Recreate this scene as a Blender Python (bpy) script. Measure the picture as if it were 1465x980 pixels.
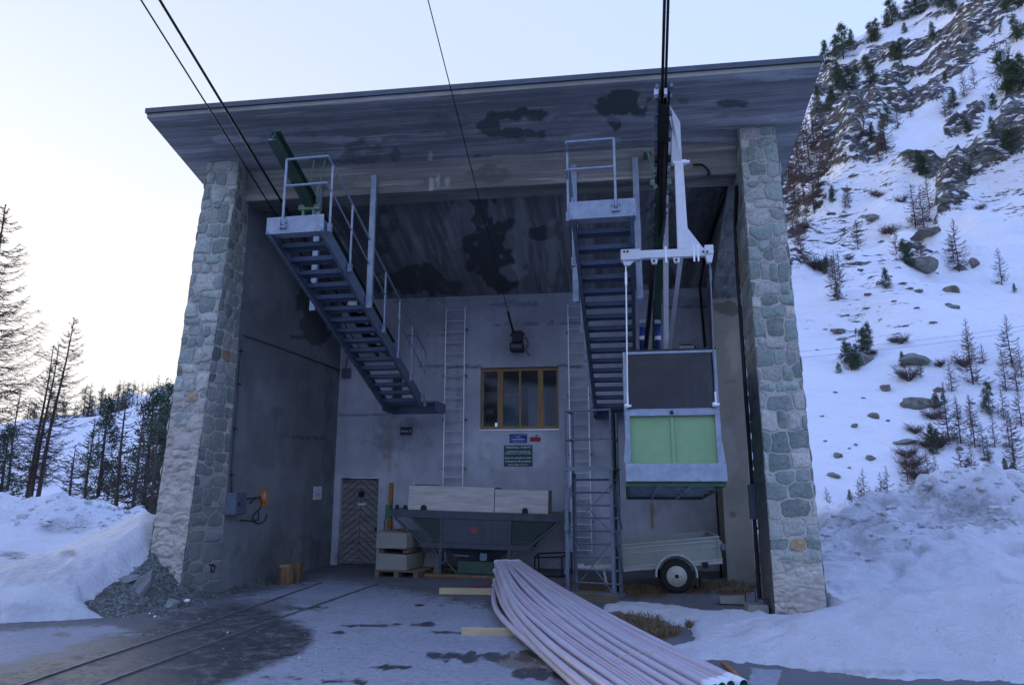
import bpy, math, random
import numpy as np
from mathutils import Vector, Matrix

for _o in list(bpy.data.objects): bpy.data.objects.remove(_o)
SC = bpy.context.scene
COL = SC.collection
R = math.radians

# ------------------------------------------------------------------ camera
F = 995.0; CX = 732.5; CY = 490.0; H = 1.9
PITCH = math.atan(198 / F); YAW = math.atan(140 / math.hypot(F, 198))
cam_d = bpy.data.cameras.new('camera'); cam = bpy.data.objects.new('camera', cam_d); COL.objects.link(cam)
cam.location = (0, 0, H); cam.rotation_euler = (math.pi / 2 + PITCH, 0, YAW)
cam_d.sensor_width = 36; cam_d.lens = F / 1465 * 36; cam_d.clip_start = 0.05; cam_d.clip_end = 5000
SC.camera = cam

# ------------------------------------------------------------------ sky, sun, exposure
SUN_EL = R(3.0); SUN_AZ = R(-62)          # azimuth from +Y, positive to the right: low sun behind the ridge on the left
W = bpy.data.worlds.new('World'); SC.world = W; W.use_nodes = True
nt = W.node_tree; nt.nodes.clear()
sky = nt.nodes.new('ShaderNodeTexSky'); sky.sky_type = 'NISHITA'; sky.sun_disc = False
sky.sun_elevation = SUN_EL; sky.sun_rotation = SUN_AZ; sky.altitude = 1900; sky.air_density = 1.0; sky.dust_density = 0.6; sky.ozone_density = 1.6
bg = nt.nodes.new('ShaderNodeBackground'); bg.inputs[1].default_value = 0.15
wo = nt.nodes.new('ShaderNodeOutputWorld')
def wmix(mode, f, a, b):
    x = nt.nodes.new('ShaderNodeMix'); x.data_type = 'RGBA'; x.blend_type = mode; x.inputs[0].default_value = f
    for k, v in ((6, a), (7, b)):
        if isinstance(v, tuple): x.inputs[k].default_value = (*v, 1)
        else: nt.links.new(v, x.inputs[k])
    return x.outputs[2]
bw = nt.nodes.new('ShaderNodeRGBToBW'); nt.links.new(sky.outputs[0], bw.inputs[0])
EXP = 3.75
lum = nt.nodes.new('ShaderNodeMath'); lum.operation = 'MULTIPLY'; lum.inputs[1].default_value = 0.15 * 2 ** EXP / 3.4; nt.links.new(bw.outputs[0], lum.inputs[0])
grade = nt.nodes.new('ShaderNodeValToRGB'); nt.links.new(lum.outputs[0], grade.inputs[0])      # luminance of the physical sky -> cold dusk grading
els = grade.color_ramp.elements; els[0].position = 0.0; els[0].color = (0.08, 0.16, 0.46, 1); els[1].position = 1.0; els[1].color = (0.575, 0.555, 0.54, 1)
for pos_, c_ in ((0.16, (0.22, 0.36, 0.86)), (0.30, (0.345, 0.43, 0.66)), (0.46, (0.385, 0.445, 0.54)), (0.75, (0.49, 0.53, 0.57))):
    e_ = els.new(pos_); e_.color = (*c_, 1)
skyc = wmix('MULTIPLY', 1.0, grade.outputs[0], tuple(1.85 / (0.15 * 2 ** EXP) for q in range(3)))
# the side of the sky away from the sun is deeper blue
wtc = nt.nodes.new('ShaderNodeTexCoord'); vd_ = nt.nodes.new('ShaderNodeVectorMath'); vd_.operation = 'DOT_PRODUCT'; nt.links.new(wtc.outputs['Generated'], vd_.inputs[0])
vd_.inputs[1].default_value = (math.sin(SUN_AZ), math.cos(SUN_AZ), 0.0)
mr_ = nt.nodes.new('ShaderNodeMapRange'); nt.links.new(vd_.outputs['Value'], mr_.inputs[0]); mr_.inputs[1].default_value = -0.9; mr_.inputs[2].default_value = 0.45
anti = nt.nodes.new('ShaderNodeValToRGB'); nt.links.new(mr_.outputs[0], anti.inputs[0]); anti.color_ramp.elements[0].color = (0.80, 1.00, 1.50, 1); anti.color_ramp.elements[1].color = (1, 1, 1, 1)
skyc = wmix('MULTIPLY', 1.0, skyc, anti.outputs[0])
nt.links.new(skyc, bg.inputs[0]); nt.links.new(bg.outputs[0], wo.inputs[0])
sd = bpy.data.lights.new('sun', 'SUN'); sd.energy = 0.10; sd.angle = R(14); sd.color = (1.0, 0.86, 0.72)
sun = bpy.data.objects.new('sun', sd); COL.objects.link(sun)
sdir = Vector((math.sin(SUN_AZ) * math.cos(SUN_EL), math.cos(SUN_AZ) * math.cos(SUN_EL), math.sin(SUN_EL)))
sun.rotation_euler = sdir.to_track_quat('Z', 'Y').to_euler(); sun.location = (-20, 10, 20)
SC.view_settings.view_transform = 'Standard'; SC.view_settings.look = 'None'
SC.view_settings.gamma = 1; SC.view_settings.use_curve_mapping = False
SC.view_settings.exposure = EXP

# ------------------------------------------------------------------ measuring the photograph
def ray(px, py):
    x = (px - CX) / F; y = -(py - CY) / F; z = -1.0
    a = math.pi / 2 + PITCH
    Y = y * math.cos(a) - z * math.sin(a); Z = y * math.sin(a) + z * math.cos(a)
    c, s = math.cos(YAW), math.sin(YAW)
    return Vector((c * x - s * Y, s * x + c * Y, Z))
def aty(px, py, Y):
    r = ray(px, py); t = Y / r.y; return Vector((r.x * t, Y, H + r.z * t))
def atx(px, py, X):
    r = ray(px, py); t = X / r.x; return Vector((X, r.y * t, H + r.z * t))
def atz(px, py, Z=0.0):
    r = ray(px, py); t = (Z - H) / r.z; return Vector((r.x * t, r.y * t, Z))
def projv(P):
    P = np.asarray(P, float)
    c, s = math.cos(-YAW), math.sin(-YAW)
    X = c * P[..., 0] - s * P[..., 1]; Y = s * P[..., 0] + c * P[..., 1]; Z = P[..., 2] - H
    a = -(math.pi / 2 + PITCH)
    y2 = Y * math.cos(a) - Z * math.sin(a); z2 = Y * math.sin(a) + Z * math.cos(a)
    z2 = np.where(z2 > -0.3, -0.3, z2)
    return CX + F * X / -z2, CY - F * y2 / -z2

# ------------------------------------------------------------------ noise
def _h(ix, iy, iz, seed):
    n = (ix.astype(np.int64) * 374761393 + iy.astype(np.int64) * 668265263 + iz.astype(np.int64) * 2147483647 + seed * 974634777) & 0xFFFFFFFF
    n = ((n ^ (n >> 13)) * 1274126177) & 0xFFFFFFFF
    n = ((n ^ (n >> 16)) * 2246822519) & 0xFFFFFFFF
    return ((n ^ (n >> 15)) & 0xFFFFFF) / float(0xFFFFFF)
def vnoise(x, y, z=0.0, seed=0):
    x, y, z = np.broadcast_arrays(np.asarray(x, float), np.asarray(y, float), np.asarray(z, float))
    ix, iy, iz = np.floor(x), np.floor(y), np.floor(z)
    fx, fy, fz = x - ix, y - iy, z - iz
    fx = fx * fx * (3 - 2 * fx); fy = fy * fy * (3 - 2 * fy); fz = fz * fz * (3 - 2 * fz)
    r = 0
    for a in (0, 1):
        for b in (0, 1):
            for c in (0, 1):
                w = (fx if a else 1 - fx) * (fy if b else 1 - fy) * (fz if c else 1 - fz)
                r = r + w * _h(ix + a, iy + b, iz + c, seed)
    return r
def fbm(x, y, z=0.0, seed=0, o=4):
    r = 0; a = 0.5; s = 0
    for k in range(o):
        r = r + a * vnoise(np.asarray(x) * 2 ** k, np.asarray(y) * 2 ** k, np.asarray(z) * 2 ** k, seed + k * 17); s += a; a *= 0.5
    return r / s
def sstep(a, b, x):
    t = np.clip((np.asarray(x, float) - a) / (b - a), 0, 1); return t * t * (3 - 2 * t)
def sdpoly(px, py, poly):                      # signed distance, positive inside
    px = np.asarray(px, float); py = np.asarray(py, float)
    d = np.full(px.shape, 1e18); ins = np.zeros(px.shape, bool)
    n = len(poly)
    for i in range(n):
        ax, ay = poly[i]; bx, by = poly[(i + 1) % n]
        ex, ey = bx - ax, by - ay
        t = np.clip(((px - ax) * ex + (py - ay) * ey) / (ex * ex + ey * ey + 1e-9), 0, 1)
        d = np.minimum(d, (px - ax - t * ex) ** 2 + (py - ay - t * ey) ** 2)
        if ay != by:
            c = ((ay > py) != (by > py)) & (px < (bx - ax) * (py - ay) / (by - ay) + ax)
            ins ^= c
    d = np.sqrt(d); return np.where(ins, d, -d)
def blobs(px, py, L, ns=0.06, seed=3, edge=1.0):  # L: (cx, cy, rx, ry, weight) in photo pixels, on a real surface
    m = np.zeros(px.shape)
    for (cx, cy, rx, ry, w) in L:
        q = np.sqrt(((px - cx) / rx) ** 2 + ((py - cy) / ry) ** 2)
        n = fbm(px * ns, py * ns, cx * 0.1, seed, 4)
        m = np.maximum(m, w * sstep(0.0, 0.28 * edge, 1.0 - q + (n - 0.5) * 1.5))
    return m

# ------------------------------------------------------------------ mesh building
class MB:
    def __init__(s): s.v = []; s.f = []; s.m = []
    def add(s, vs, fs, mi=0):
        o = len(s.v); s.v.extend([tuple(v) for v in vs]); s.f.extend([tuple(i + o for i in f) for f in fs]); s.m.extend([mi] * len(fs)); return s
    def box(s, x0, x1, y0, y1, z0, z1, M=None, mi=0):
        vs = [Vector(p) for p in ((x0, y0, z0), (x1, y0, z0), (x1, y1, z0), (x0, y1, z0), (x0, y0, z1), (x1, y0, z1), (x1, y1, z1), (x0, y1, z1))]
        if M is not None: vs = [M @ v for v in vs]
        return s.add(vs, [(0, 3, 2, 1), (4, 5, 6, 7), (0, 1, 5, 4), (1, 2, 6, 5), (2, 3, 7, 6), (3, 0, 4, 7)], mi)
    def hexa(s, v8, mi=0):
        return s.add(v8, [(0, 3, 2, 1), (4, 5, 6, 7), (0, 1, 5, 4), (1, 2, 6, 5), (2, 3, 7, 6), (3, 0, 4, 7)], mi)
    def bar(s, p, q, w, h, up=(0, 0, 1), mi=0):
        p = Vector(p); q = Vector(q); d = (q - p).normalized(); up = Vector(up)
        if abs(d.dot(up)) > 0.98: up = Vector((0, 1, 0))
        a = d.cross(up).normalized() * w / 2; b = a.cross(d).normalized() * h / 2
        return s.add([p - a - b, p + a - b, p + a + b, p - a + b, q - a - b, q + a - b, q + a + b, q - a + b],
                     [(0, 1, 2, 3), (7, 6, 5, 4), (0, 4, 5, 1), (1, 5, 6, 2), (2, 6, 7, 3), (3, 7, 4, 0)], mi)
    def channel(s, p, q, w, h, t, up=(0, 1, 0), side=1):   # U profile: web + 2 flanges
        p = Vector(p); q = Vector(q); d = (q - p).normalized(); a = d.cross(Vector(up)).normalized(); b = a.cross(d).normalized()
        s.bar(p, q, w, t, b)
        for k in (-1, 1):
            o = a * k * (w / 2 - t / 2) + b * side * (h / 2 + t / 2)
            s.bar(p + o, q + o, t, h, b)
        return s
    def tube(s, pts, r, n=8, cap=True, mi=0, r2=None):
        pts = [Vector(p) for p in pts]; k = len(pts); rings = []; up = None
        for i, p in enumerate(pts):
            d = (pts[min(i + 1, k - 1)] - pts[max(i - 1, 0)])
            if d.length < 1e-9: d = Vector((0, 0, 1))
            d.normalize()
            if up is None:
                up = Vector((0, 0, 1)) if abs(d.z) < 0.9 else Vector((1, 0, 0))
            a = d.cross(up); a.normalize(); b = a.cross(d).normalized(); up = b
            rr = r if r2 is None else r + (r2 - r) * i / (k - 1)
            rings.append([p + (a * math.cos(2 * math.pi * j / n) + b * math.sin(2 * math.pi * j / n)) * rr for j in range(n)])
        vs = [v for g in rings for v in g]; fs = []
        for i in range(k - 1):
            for j in range(n):
                fs.append((i * n + j, i * n + (j + 1) % n, (i + 1) * n + (j + 1) % n, (i + 1) * n + j))
        if cap: fs.append(tuple(range(n - 1, -1, -1))); fs.append(tuple((k - 1) * n + j for j in range(n)))
        return s.add(vs, fs, mi)
    def lathe(s, prof, c=(0, 0, 0), axis='z', n=20, mi=0):   # prof: (radius, height)
        vs = []; c = Vector(c)
        for (r, h) in prof:
            for j in range(n):
                a = 2 * math.pi * j / n; u, v = r * math.cos(a), r * math.sin(a)
                vs.append(c + (Vector((u, v, h)) if axis == 'z' else Vector((h, u, v)) if axis == 'x' else Vector((v, h, u))))
        fs = [(i * n + j, i * n + (j + 1) % n, (i + 1) * n + (j + 1) % n, (i + 1) * n + j) for i in range(len(prof) - 1) for j in range(n)]
        fs.append(tuple(range(n - 1, -1, -1))); fs.append(tuple((len(prof) - 1) * n + j for j in range(n)))
        return s.add(vs, fs, mi)
    def prism(s, poly, d, mi=0):        # poly: list of 3D points in a plane, d: extrusion vector
        d = Vector(d); P = [Vector(p) for p in poly]; n = len(P)
        return s.add(P + [p + d for p in P], [tuple(range(n - 1, -1, -1)), tuple(range(n, 2 * n))] + [(i, (i + 1) % n, n + (i + 1) % n, n + i) for i in range(n)], mi)
def mesh_obj(name, vs, fs, mats, mi=None, smooth=False, bevel=0, attrs=None):
    me = bpy.data.meshes.new(name)
    me.from_pydata([tuple(v) for v in vs], [], [tuple(f) for f in fs])
    for m in (mats if isinstance(mats, (list, tuple)) else [mats]): me.materials.append(m)
    if mi is not None and any(mi): me.polygons.foreach_set('material_index', mi)
    if smooth: me.polygons.foreach_set('use_smooth', [True] * len(me.polygons))
    if attrs:
        for k, a in attrs.items():
            a = np.asarray(a, np.float32)
            if a.ndim == 1:
                at = me.attributes.new(k, 'FLOAT', 'POINT'); at.data.foreach_set('value', a)
            else:
                at = me.attributes.new(k, 'FLOAT_COLOR', 'POINT')
                at.data.foreach_set('color', np.concatenate([a, np.ones((len(a), 1), np.float32)], 1).ravel())
    me.update()
    o = bpy.data.objects.new(name, me); COL.objects.link(o)
    if bevel:
        b = o.modifiers.new('bevel', 'BEVEL'); b.width = bevel; b.segments = 2; b.limit_method = 'ANGLE'; b.angle_limit = R(40)
    return o
def tag(o, label=None, cat=None, group=None, kind=None):
    if label: o['label'] = label
    if cat: o['category'] = cat
    if group: o['group'] = group
    if kind: o['kind'] = kind
    return o
class Thing:
    def __init__(s, name, label, cat, loc=(0, 0, 0), rot=(0, 0, 0), group=None, world=False):
        s.root = bpy.data.objects.new(name, None); COL.objects.link(s.root); s.root.empty_display_size = 0.2
        s.root.location = loc; s.root.rotation_euler = rot; s.off = Vector(loc) if world else Vector((0, 0, 0))
        tag(s.root, label, cat, group)
    def part(s, name, mb, mat, parent=None, smooth=False, bevel=0, label=None, attrs=None):
        vs = [(v[0] - s.off.x, v[1] - s.off.y, v[2] - s.off.z) for v in mb.v]
        o = mesh_obj(name, vs, mb.f, mat, mb.m, smooth, bevel, attrs); o.parent = parent or s.root
        if label: o['label'] = label
        return o
def single(name, mb, mat, label, cat, group=None, loc=None, rot=(0, 0, 0), smooth=False, bevel=0, kind=None, attrs=None):
    if loc is None:
        a = np.array(mb.v); loc = (float(a[:, 0].mean()), float(a[:, 1].mean()), float(a[:, 2].min()))
        vs = a - np.array(loc)
    else: vs = mb.v
    o = mesh_obj(name, vs, mb.f, mat, mb.m, smooth, bevel, attrs); o.location = loc; o.rotation_euler = rot
    return tag(o, label, cat, group, kind)
def copy_tree(o, parent=None):
    c = o.copy(); COL.objects.link(c); c.parent = parent
    for ch in [x for x in KIDS.get(o.name, [])]: copy_tree(ch, c)
    return c
KIDS = {}
def index_kids():
    KIDS.clear()
    for o in bpy.data.objects:
        if o.parent: KIDS.setdefault(o.parent.name, []).append(o)
def smooth_by_angle(o, ang=35):
    o.data.polygons.foreach_set('use_smooth', [True] * len(o.data.polygons))
    try: o.data.set_sharp_from_angle(angle=R(ang))
    except Exception: pass
    return o

# ------------------------------------------------------------------ materials
class NT:
    def __init__(s, name):
        s.m = bpy.data.materials.new(name); s.m.use_nodes = True; s.t = s.m.node_tree; s.t.nodes.clear()
        s.out = s.n('ShaderNodeOutputMaterial'); s.b = s.n('ShaderNodeBsdfPrincipled'); s.l(s.b.outputs[0], s.out.inputs[0])
        s.tc = s.n('ShaderNodeTexCoord')
    def n(s, t, **k):
        x = s.t.nodes.new(t)
        for a, b in k.items(): setattr(x, a, b)
        return x
    def l(s, a, b): s.t.links.new(a, b)
    def setv(s, inp, v):
        if hasattr(v, 'is_output') or isinstance(v, bpy.types.NodeSocket): s.l(v, inp)
        else: inp.default_value = v if not (isinstance(v, tuple) and len(v) == 3) else (*v, 1)
    def coord(s, scale=(1, 1, 1), rot=(0, 0, 0), kind='Object'):
        mp = s.n('ShaderNodeMapping'); s.l(s.tc.outputs[kind], mp.inputs[0]); mp.inputs['Scale'].default_value = scale; mp.inputs['Rotation'].default_value = rot
        return mp.outputs[0]
    def noise(s, scale, detail=4, rough=0.55, vec=None, dist=0.0):
        x = s.n('ShaderNodeTexNoise'); x.inputs['Scale'].default_value = scale; x.inputs['Detail'].default_value = detail
        x.inputs['Roughness'].default_value = rough; x.inputs['Distortion'].default_value = dist
        s.l(vec if vec is not None else s.tc.outputs['Object'], x.inputs['Vector']); return x.outputs[0]
    def vor(s, scale, feature='F1', vec=None, out=0):
        x = s.n('ShaderNodeTexVoronoi', feature=feature); x.inputs['Scale'].default_value = scale
        s.l(vec if vec is not None else s.tc.outputs['Object'], x.inputs['Vector']); return x.outputs[out]
    def ramp(s, v, a, b, c0=(0, 0, 0), c1=(1, 1, 1)):
        x = s.n('ShaderNodeValToRGB'); x.color_ramp.elements[0].position = a; x.color_ramp.elements[1].position = b
        x.color_ramp.elements[0].color = (*c0, 1); x.color_ramp.elements[1].color = (*c1, 1); s.l(v, x.inputs[0]); return x.outputs[0]
    def mix(s, f, a, b, mode='MIX'):
        x = s.n('ShaderNodeMix', data_type='RGBA', blend_type=mode); s.setv(x.inputs[0], f); s.setv(x.inputs[6], a); s.setv(x.inputs[7], b); return x.outputs[2]
    def math(s, op, a, b=0.0, c=None):
        x = s.n('ShaderNodeMath', operation=op); s.setv(x.inputs[0], a); s.setv(x.inputs[1], b)
        if c is not None: s.setv(x.inputs[2], c)
        return x.outputs[0]
    def attr(s, name, out='Fac'):
        x = s.n('ShaderNodeAttribute', attribute_name=name); return x.outputs[out]
    def bump(s, h, strength=0.4, dist=0.01, prev=None):
        x = s.n('ShaderNodeBump'); x.inputs['Strength'].default_value = strength; x.inputs['Distance'].default_value = dist; s.l(h, x.inputs['Height'])
        if prev is not None: s.l(prev, x.inputs['Normal'])
        return x.outputs[0]
    def fin(s, col=None, rough=None, metal=None, normal=None, **k):
        if col is not None: s.setv(s.b.inputs['Base Color'], col)
        if rough is not None: s.setv(s.b.inputs['Roughness'], rough)
        if metal is not None: s.setv(s.b.inputs['Metallic'], metal)
        if normal is not None: s.l(normal, s.b.inputs['Normal'])
        for a, b in k.items(): s.setv(s.b.inputs[a.replace('_', ' ')], b)
        return s.m
def M_simple(name, c, rough=0.6, metal=0.0, var=0.25, scale=6.0, bump=0.15, dirt=None, c2=None):
    g = NT(name); n1 = g.noise(scale, 6, 0.65); n2 = g.noise(scale * 7, 3, 0.6)
    cc = c2 if c2 else tuple(max(0, x * (1 - var)) for x in c); hi = tuple(min(1, x * (1 + var * 0.6)) for x in c)
    col = g.mix(g.ramp(n1, 0.3, 0.7), cc, hi)
    if dirt: col = g.mix(g.ramp(g.noise(scale * 0.6, 8, 0.75), dirt[1], dirt[1] + 0.12), col, dirt[0])
    rr = g.math('ADD', g.math('MULTIPLY', n2, 0.25), rough - 0.12)
    return g.fin(col, rr, metal, g.bump(n2, bump, 0.004))
def M_concrete(name, base, board=None, stain=0.5, vscale=1.0, streak=True, attr=True, speck=0.3, joint=None):
    # board: axis scale tuple that stretches noise into board marks
    g = NT(name)
    n1 = g.noise(0.55 * vscale, 7, 0.62); n2 = g.noise(2.6 * vscale, 8, 0.7); n3 = g.noise(26, 4, 0.7)
    b = base
    col = g.mix(g.ramp(n1, 0.32, 0.68), tuple(x * 0.66 for x in b), tuple(min(1, x * 1.22) for x in b))
    col = g.mix(g.math('MULTIPLY', g.ramp(n2, 0.35, 0.75), 0.5), col, tuple(x * 0.6 for x in b))
    col = g.mix(g.math('MULTIPLY', g.ramp(n3, 0.55, 0.8), speck), col, tuple(x * 0.55 for x in b))
    nm = g.bump(n3, 0.25, 0.006)
    if board:
        nb = g.noise(1.0, 5, 0.6, g.coord(board)); col = g.mix(g.math('MULTIPLY', g.ramp(nb, 0.42, 0.58), 0.85), col, tuple(x * 0.45 for x in b))
        nw = g.noise(1.0, 4, 0.6, g.coord(tuple(k * 1.9 for k in board)))
        col = g.mix(g.math('MULTIPLY', g.ramp(nw, 0.57, 0.68), 0.6), col, tuple(min(1, x * 1.7) for x in b))
        nm = g.bump(nb, 0.5, 0.02, nm)
    if joint:
        sp = g.n('ShaderNodeSeparateXYZ'); g.l(g.tc.outputs['Object'], sp.inputs[0]); c_ = g.math('ADD', g.math('MULTIPLY', sp.outputs[joint[0]], joint[1]), g.math('MULTIPLY', g.noise(0.8, 3), 0.10))
        wn = g.n('ShaderNodeTexWhiteNoise', noise_dimensions='1D'); g.l(g.math('FLOOR', c_), wn.inputs['W'])
        col = g.mix(g.math('MULTIPLY', wn.outputs[0], 0.55), col, tuple(x * 0.42 for x in b))
        ln = g.math('ABSOLUTE', g.math('SUBTRACT', g.math('FRACT', c_), 0.5)); lf = g.math('MULTIPLY', g.ramp(ln, 0.455, 0.49), g.ramp(g.noise(2.2, 4), 0.35, 0.6))
        col = g.mix(g.math('MULTIPLY', lf, 0.7), col, tuple(x * 0.35 for x in b)); nm = g.bump(lf, 0.8, -0.01, nm)
    if streak:
        ns = g.noise(1.0, 5, 0.6, g.coord((5, 5, 0.45))); col = g.mix(g.math('MULTIPLY', g.ramp(ns, 0.5, 0.72), 0.45), col, tuple(x * 0.62 for x in b))
    if attr:
        col = g.mix(g.math('MULTIPLY', g.ramp(g.math('ADD', g.math('ADD', g.attr('dark'), g.math('MULTIPLY', g.math('SUBTRACT', n2, 0.5), 0.9)), g.math('MULTIPLY', g.math('SUBTRACT', g.noise(9, 5, 0.7), 0.5), 0.5)), 0.34, 0.74), g.math('MULTIPLY', g.math('POWER', g.attr('dark'), 0.5), stain)), col, tuple(x * 0.22 for x in (b[0] * 0.9, b[1] * 1.02, b[2] * 0.95)))
        col = g.mix(g.math('MULTIPLY', g.attr('lite'), 0.55), col, tuple(min(1, x * 1.9) for x in b))
        col = g.mix(g.attr('rust'), col, (0.36, 0.15, 0.045))
        nm = g.bump(g.attr('crack'), 1.0, -0.012, nm)
        col = g.mix(g.math('MULTIPLY', g.attr('crack'), 0.8), col, tuple(x * 0.3 for x in b))
    return g.fin(col, 0.86, 0, nm)

m_soffit = M_concrete('soffit_concrete', (0.40, 0.42, 0.44), board=(0.35, 5.5, 5.5), stain=0.95, streak=False, joint=(1, 7.5))
m_ceiling = M_concrete('ceiling_concrete', (0.36, 0.37, 0.375), board=(5.0, 0.35, 0.35), stain=0.92, streak=False, joint=(0, 6.5))
m_beam = M_concrete('beam_concrete', (0.36, 0.35, 0.32), board=(0.3, 3.0, 6.0), stain=0.6, streak=False, joint=(2, 8.0))
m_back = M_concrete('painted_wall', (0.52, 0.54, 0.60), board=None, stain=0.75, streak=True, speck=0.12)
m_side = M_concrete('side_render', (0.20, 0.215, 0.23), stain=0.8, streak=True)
m_col = M_concrete('column_concrete', (0.32, 0.29, 0.24), stain=0.7, streak=False)
m_plain = M_concrete('plain_concrete', (0.30, 0.29, 0.25), stain=0, attr=False)
m_roofmetal = M_simple('roof_edge_metal', (0.085, 0.10, 0.125), 0.5, 0.3)
m_galv = M_simple('galvanised_steel', (0.17, 0.208, 0.275), 0.55, 0.4, 0.28, 9, 0.08, ((0.13, 0.15, 0.18), 0.60))
m_galvb = M_simple('bright_galvanised', (0.30, 0.35, 0.43), 0.5, 0.35, 0.25, 7, 0.06, ((0.22, 0.24, 0.28), 0.58))
m_white = M_simple('white_paint', (0.72, 0.74, 0.78), 0.45, 0.0, 0.10, 5, 0.05, ((0.42, 0.42, 0.42), 0.68))
m_green = M_simple('pale_green_paint', (0.24, 0.42, 0.20), 0.42, 0.0, 0.13, 3, 0.05, ((0.12, 0.28, 0.17), 0.66))
m_green2 = M_simple('green_paint', (0.03, 0.12, 0.05), 0.45, 0.0, 0.2, 5, 0.05)
m_dgreen = M_simple('dark_green_paint', (0.05, 0.10, 0.07), 0.6, 0.1, 0.3, 4, 0.1, ((0.03, 0.03, 0.025), 0.62))
m_bgreen = M_simple('bracket_green', (0.20, 0.30, 0.22), 0.6, 0.1, 0.3, 6, 0.1, ((0.12, 0.10, 0.07), 0.6))
m_hop = M_simple('hopper_paint', (0.07, 0.085, 0.10), 0.55, 0.2, 0.25, 5, 0.1, ((0.05, 0.05, 0.045), 0.64))
m_black = M_simple('black_steel', (0.018, 0.018, 0.020), 0.45, 0.4, 0.4, 8, 0.1)
m_grease = M_simple('greasy_iron', (0.03, 0.027, 0.022), 0.4, 0.5, 0.5, 14, 0.4, ((0.10, 0.075, 0.05), 0.60))
m_rubber = M_simple('tyre_rubber', (0.022, 0.022, 0.023), 0.85, 0.0, 0.3, 20, 0.3)
m_rust = M_simple('rusty_iron', (0.30, 0.13, 0.05), 0.85, 0.1, 0.4, 12, 0.3, ((0.42, 0.27, 0.08), 0.55))
m_rail = M_simple('rail_steel', (0.20, 0.19, 0.19), 0.5, 0.5, 0.3, 12, 0.2, ((0.14, 0.08, 0.05), 0.58))
m_pipeg = M_simple('grey_conduit', (0.10, 0.11, 0.12), 0.6, 0.1, 0.2, 10, 0.1)
m_box = M_simple('grey_cabinet', (0.10, 0.13, 0.17), 0.5, 0.1, 0.15, 6, 0.05)
m_trail = M_simple('trailer_paint', (0.38, 0.42, 0.38), 0.55, 0.1, 0.18, 4, 0.08, ((0.15, 0.10, 0.07), 0.66))
m_trailw = M_simple('mudguard_paint', (0.62, 0.66, 0.62), 0.5, 0.05, 0.12, 5, 0.05, ((0.22, 0.15, 0.1), 0.68))
m_wheel = M_simple('wheel_paint', (0.60, 0.60, 0.52), 0.55, 0.1, 0.15, 8, 0.05, ((0.25, 0.15, 0.1), 0.64))
m_alu = M_simple('aluminium', (0.85, 0.86, 0.87), 0.4, 0.5, 0.1, 9, 0.03)
m_pvc = M_simple('white_plastic', (0.50, 0.47, 0.52), 0.42, 0.0, 0.10, 2.5, 0.04, ((0.45, 0.44, 0.44), 0.67))
m_red = M_simple('red_stripe', (0.45, 0.02, 0.05), 0.5, 0, 0.1)
m_ingreen = M_simple('green_lining', (0.02, 0.13, 0.07), 0.5, 0, 0.2)
m_orange = M_simple('orange_plate', (0.62, 0.20, 0.03), 0.5, 0, 0.15)
m_blue = M_simple('blue_plate', (0.015, 0.03, 0.28), 0.5, 0, 0.1)
m_dred = M_simple('dark_red_plate', (0.30, 0.01, 0.03), 0.5, 0, 0.1)
m_sgreen = M_simple('green_plate', (0.008, 0.085, 0.075), 0.5, 0, 0.1)
m_navy = M_simple('navy_plate', (0.01, 0.012, 0.05), 0.5, 0, 0.1)
m_letter = M_simple('letter_white', (0.75, 0.76, 0.78), 0.6, 0, 0.02)
m_letterd = M_simple('letter_dark', (0.03, 0.04, 0.12), 0.6, 0, 0.02)
m_hydb = M_simple('hydraulic_blue', (0.02, 0.05, 0.22), 0.4, 0.1, 0.1)
m_bark = M_simple('bark', (0.075, 0.058, 0.048), 0.9, 0, 0.4, 9, 0.5)
m_twig = M_simple('bare_twigs', (0.085, 0.062, 0.055), 0.9, 0, 0.35, 1.0, 0.1)
m_twigh = M_simple('hillside_twigs', (0.12, 0.085, 0.075), 0.9, 0, 0.3, 1.0, 0.1)
m_drygrass = M_simple('dry_grass_blades', (0.20, 0.14, 0.07), 0.9, 0, 0.5, 5.0, 0.1)
def m_wood(name, c, c2, sc=(1, 14, 14), gloss=0.75):
    g = NT(name); v = g.coord(sc); n = g.noise(1.6, 8, 0.65, v, 0.6); n2 = g.noise(3, 3)
    col = g.mix(g.ramp(n, 0.32, 0.68), c2, c); col = g.mix(g.math('MULTIPLY', g.ramp(n2, 0.45, 0.7), 0.3), col, tuple(x * 0.5 for x in c))
    return g.fin(col, gloss, 0, g.bump(n, 0.35, 0.004))
m_timber = m_wood('fresh_timber', (0.62, 0.50, 0.30), (0.44, 0.33, 0.18))
m_ply = m_wood('weathered_formwork', (0.74, 0.70, 0.64), (0.44, 0.39, 0.34), (0.8, 16, 16))
m_plydark = m_wood('dark_ply_end', (0.20, 0.16, 0.13), (0.10, 0.08, 0.07), (10, 1, 10))
m_plank = m_wood('grey_door_plank', (0.34, 0.31, 0.30), (0.15, 0.135, 0.13), (1.2, 12, 12), 0.9)
m_frame = m_wood('window_frame_wood', (0.40, 0.24, 0.09), (0.27, 0.15, 0.055), (10, 10, 1), 0.5)
m_pallet = m_wood('pallet_wood', (0.22, 0.17, 0.12), (0.09, 0.07, 0.05))
m_log = m_wood('log_bark', (0.24, 0.14, 0.07), (0.09, 0.05, 0.03), (9, 9, 1.2), 0.9)
m_logend = m_wood('log_end', (0.42, 0.28, 0.14), (0.26, 0.16, 0.08), (6, 6, 6), 0.8)
m_boardrow = m_wood('row_of_boards', (0.38, 0.35, 0.32), (0.12, 0.10, 0.09), (6, 6, 1))

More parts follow.
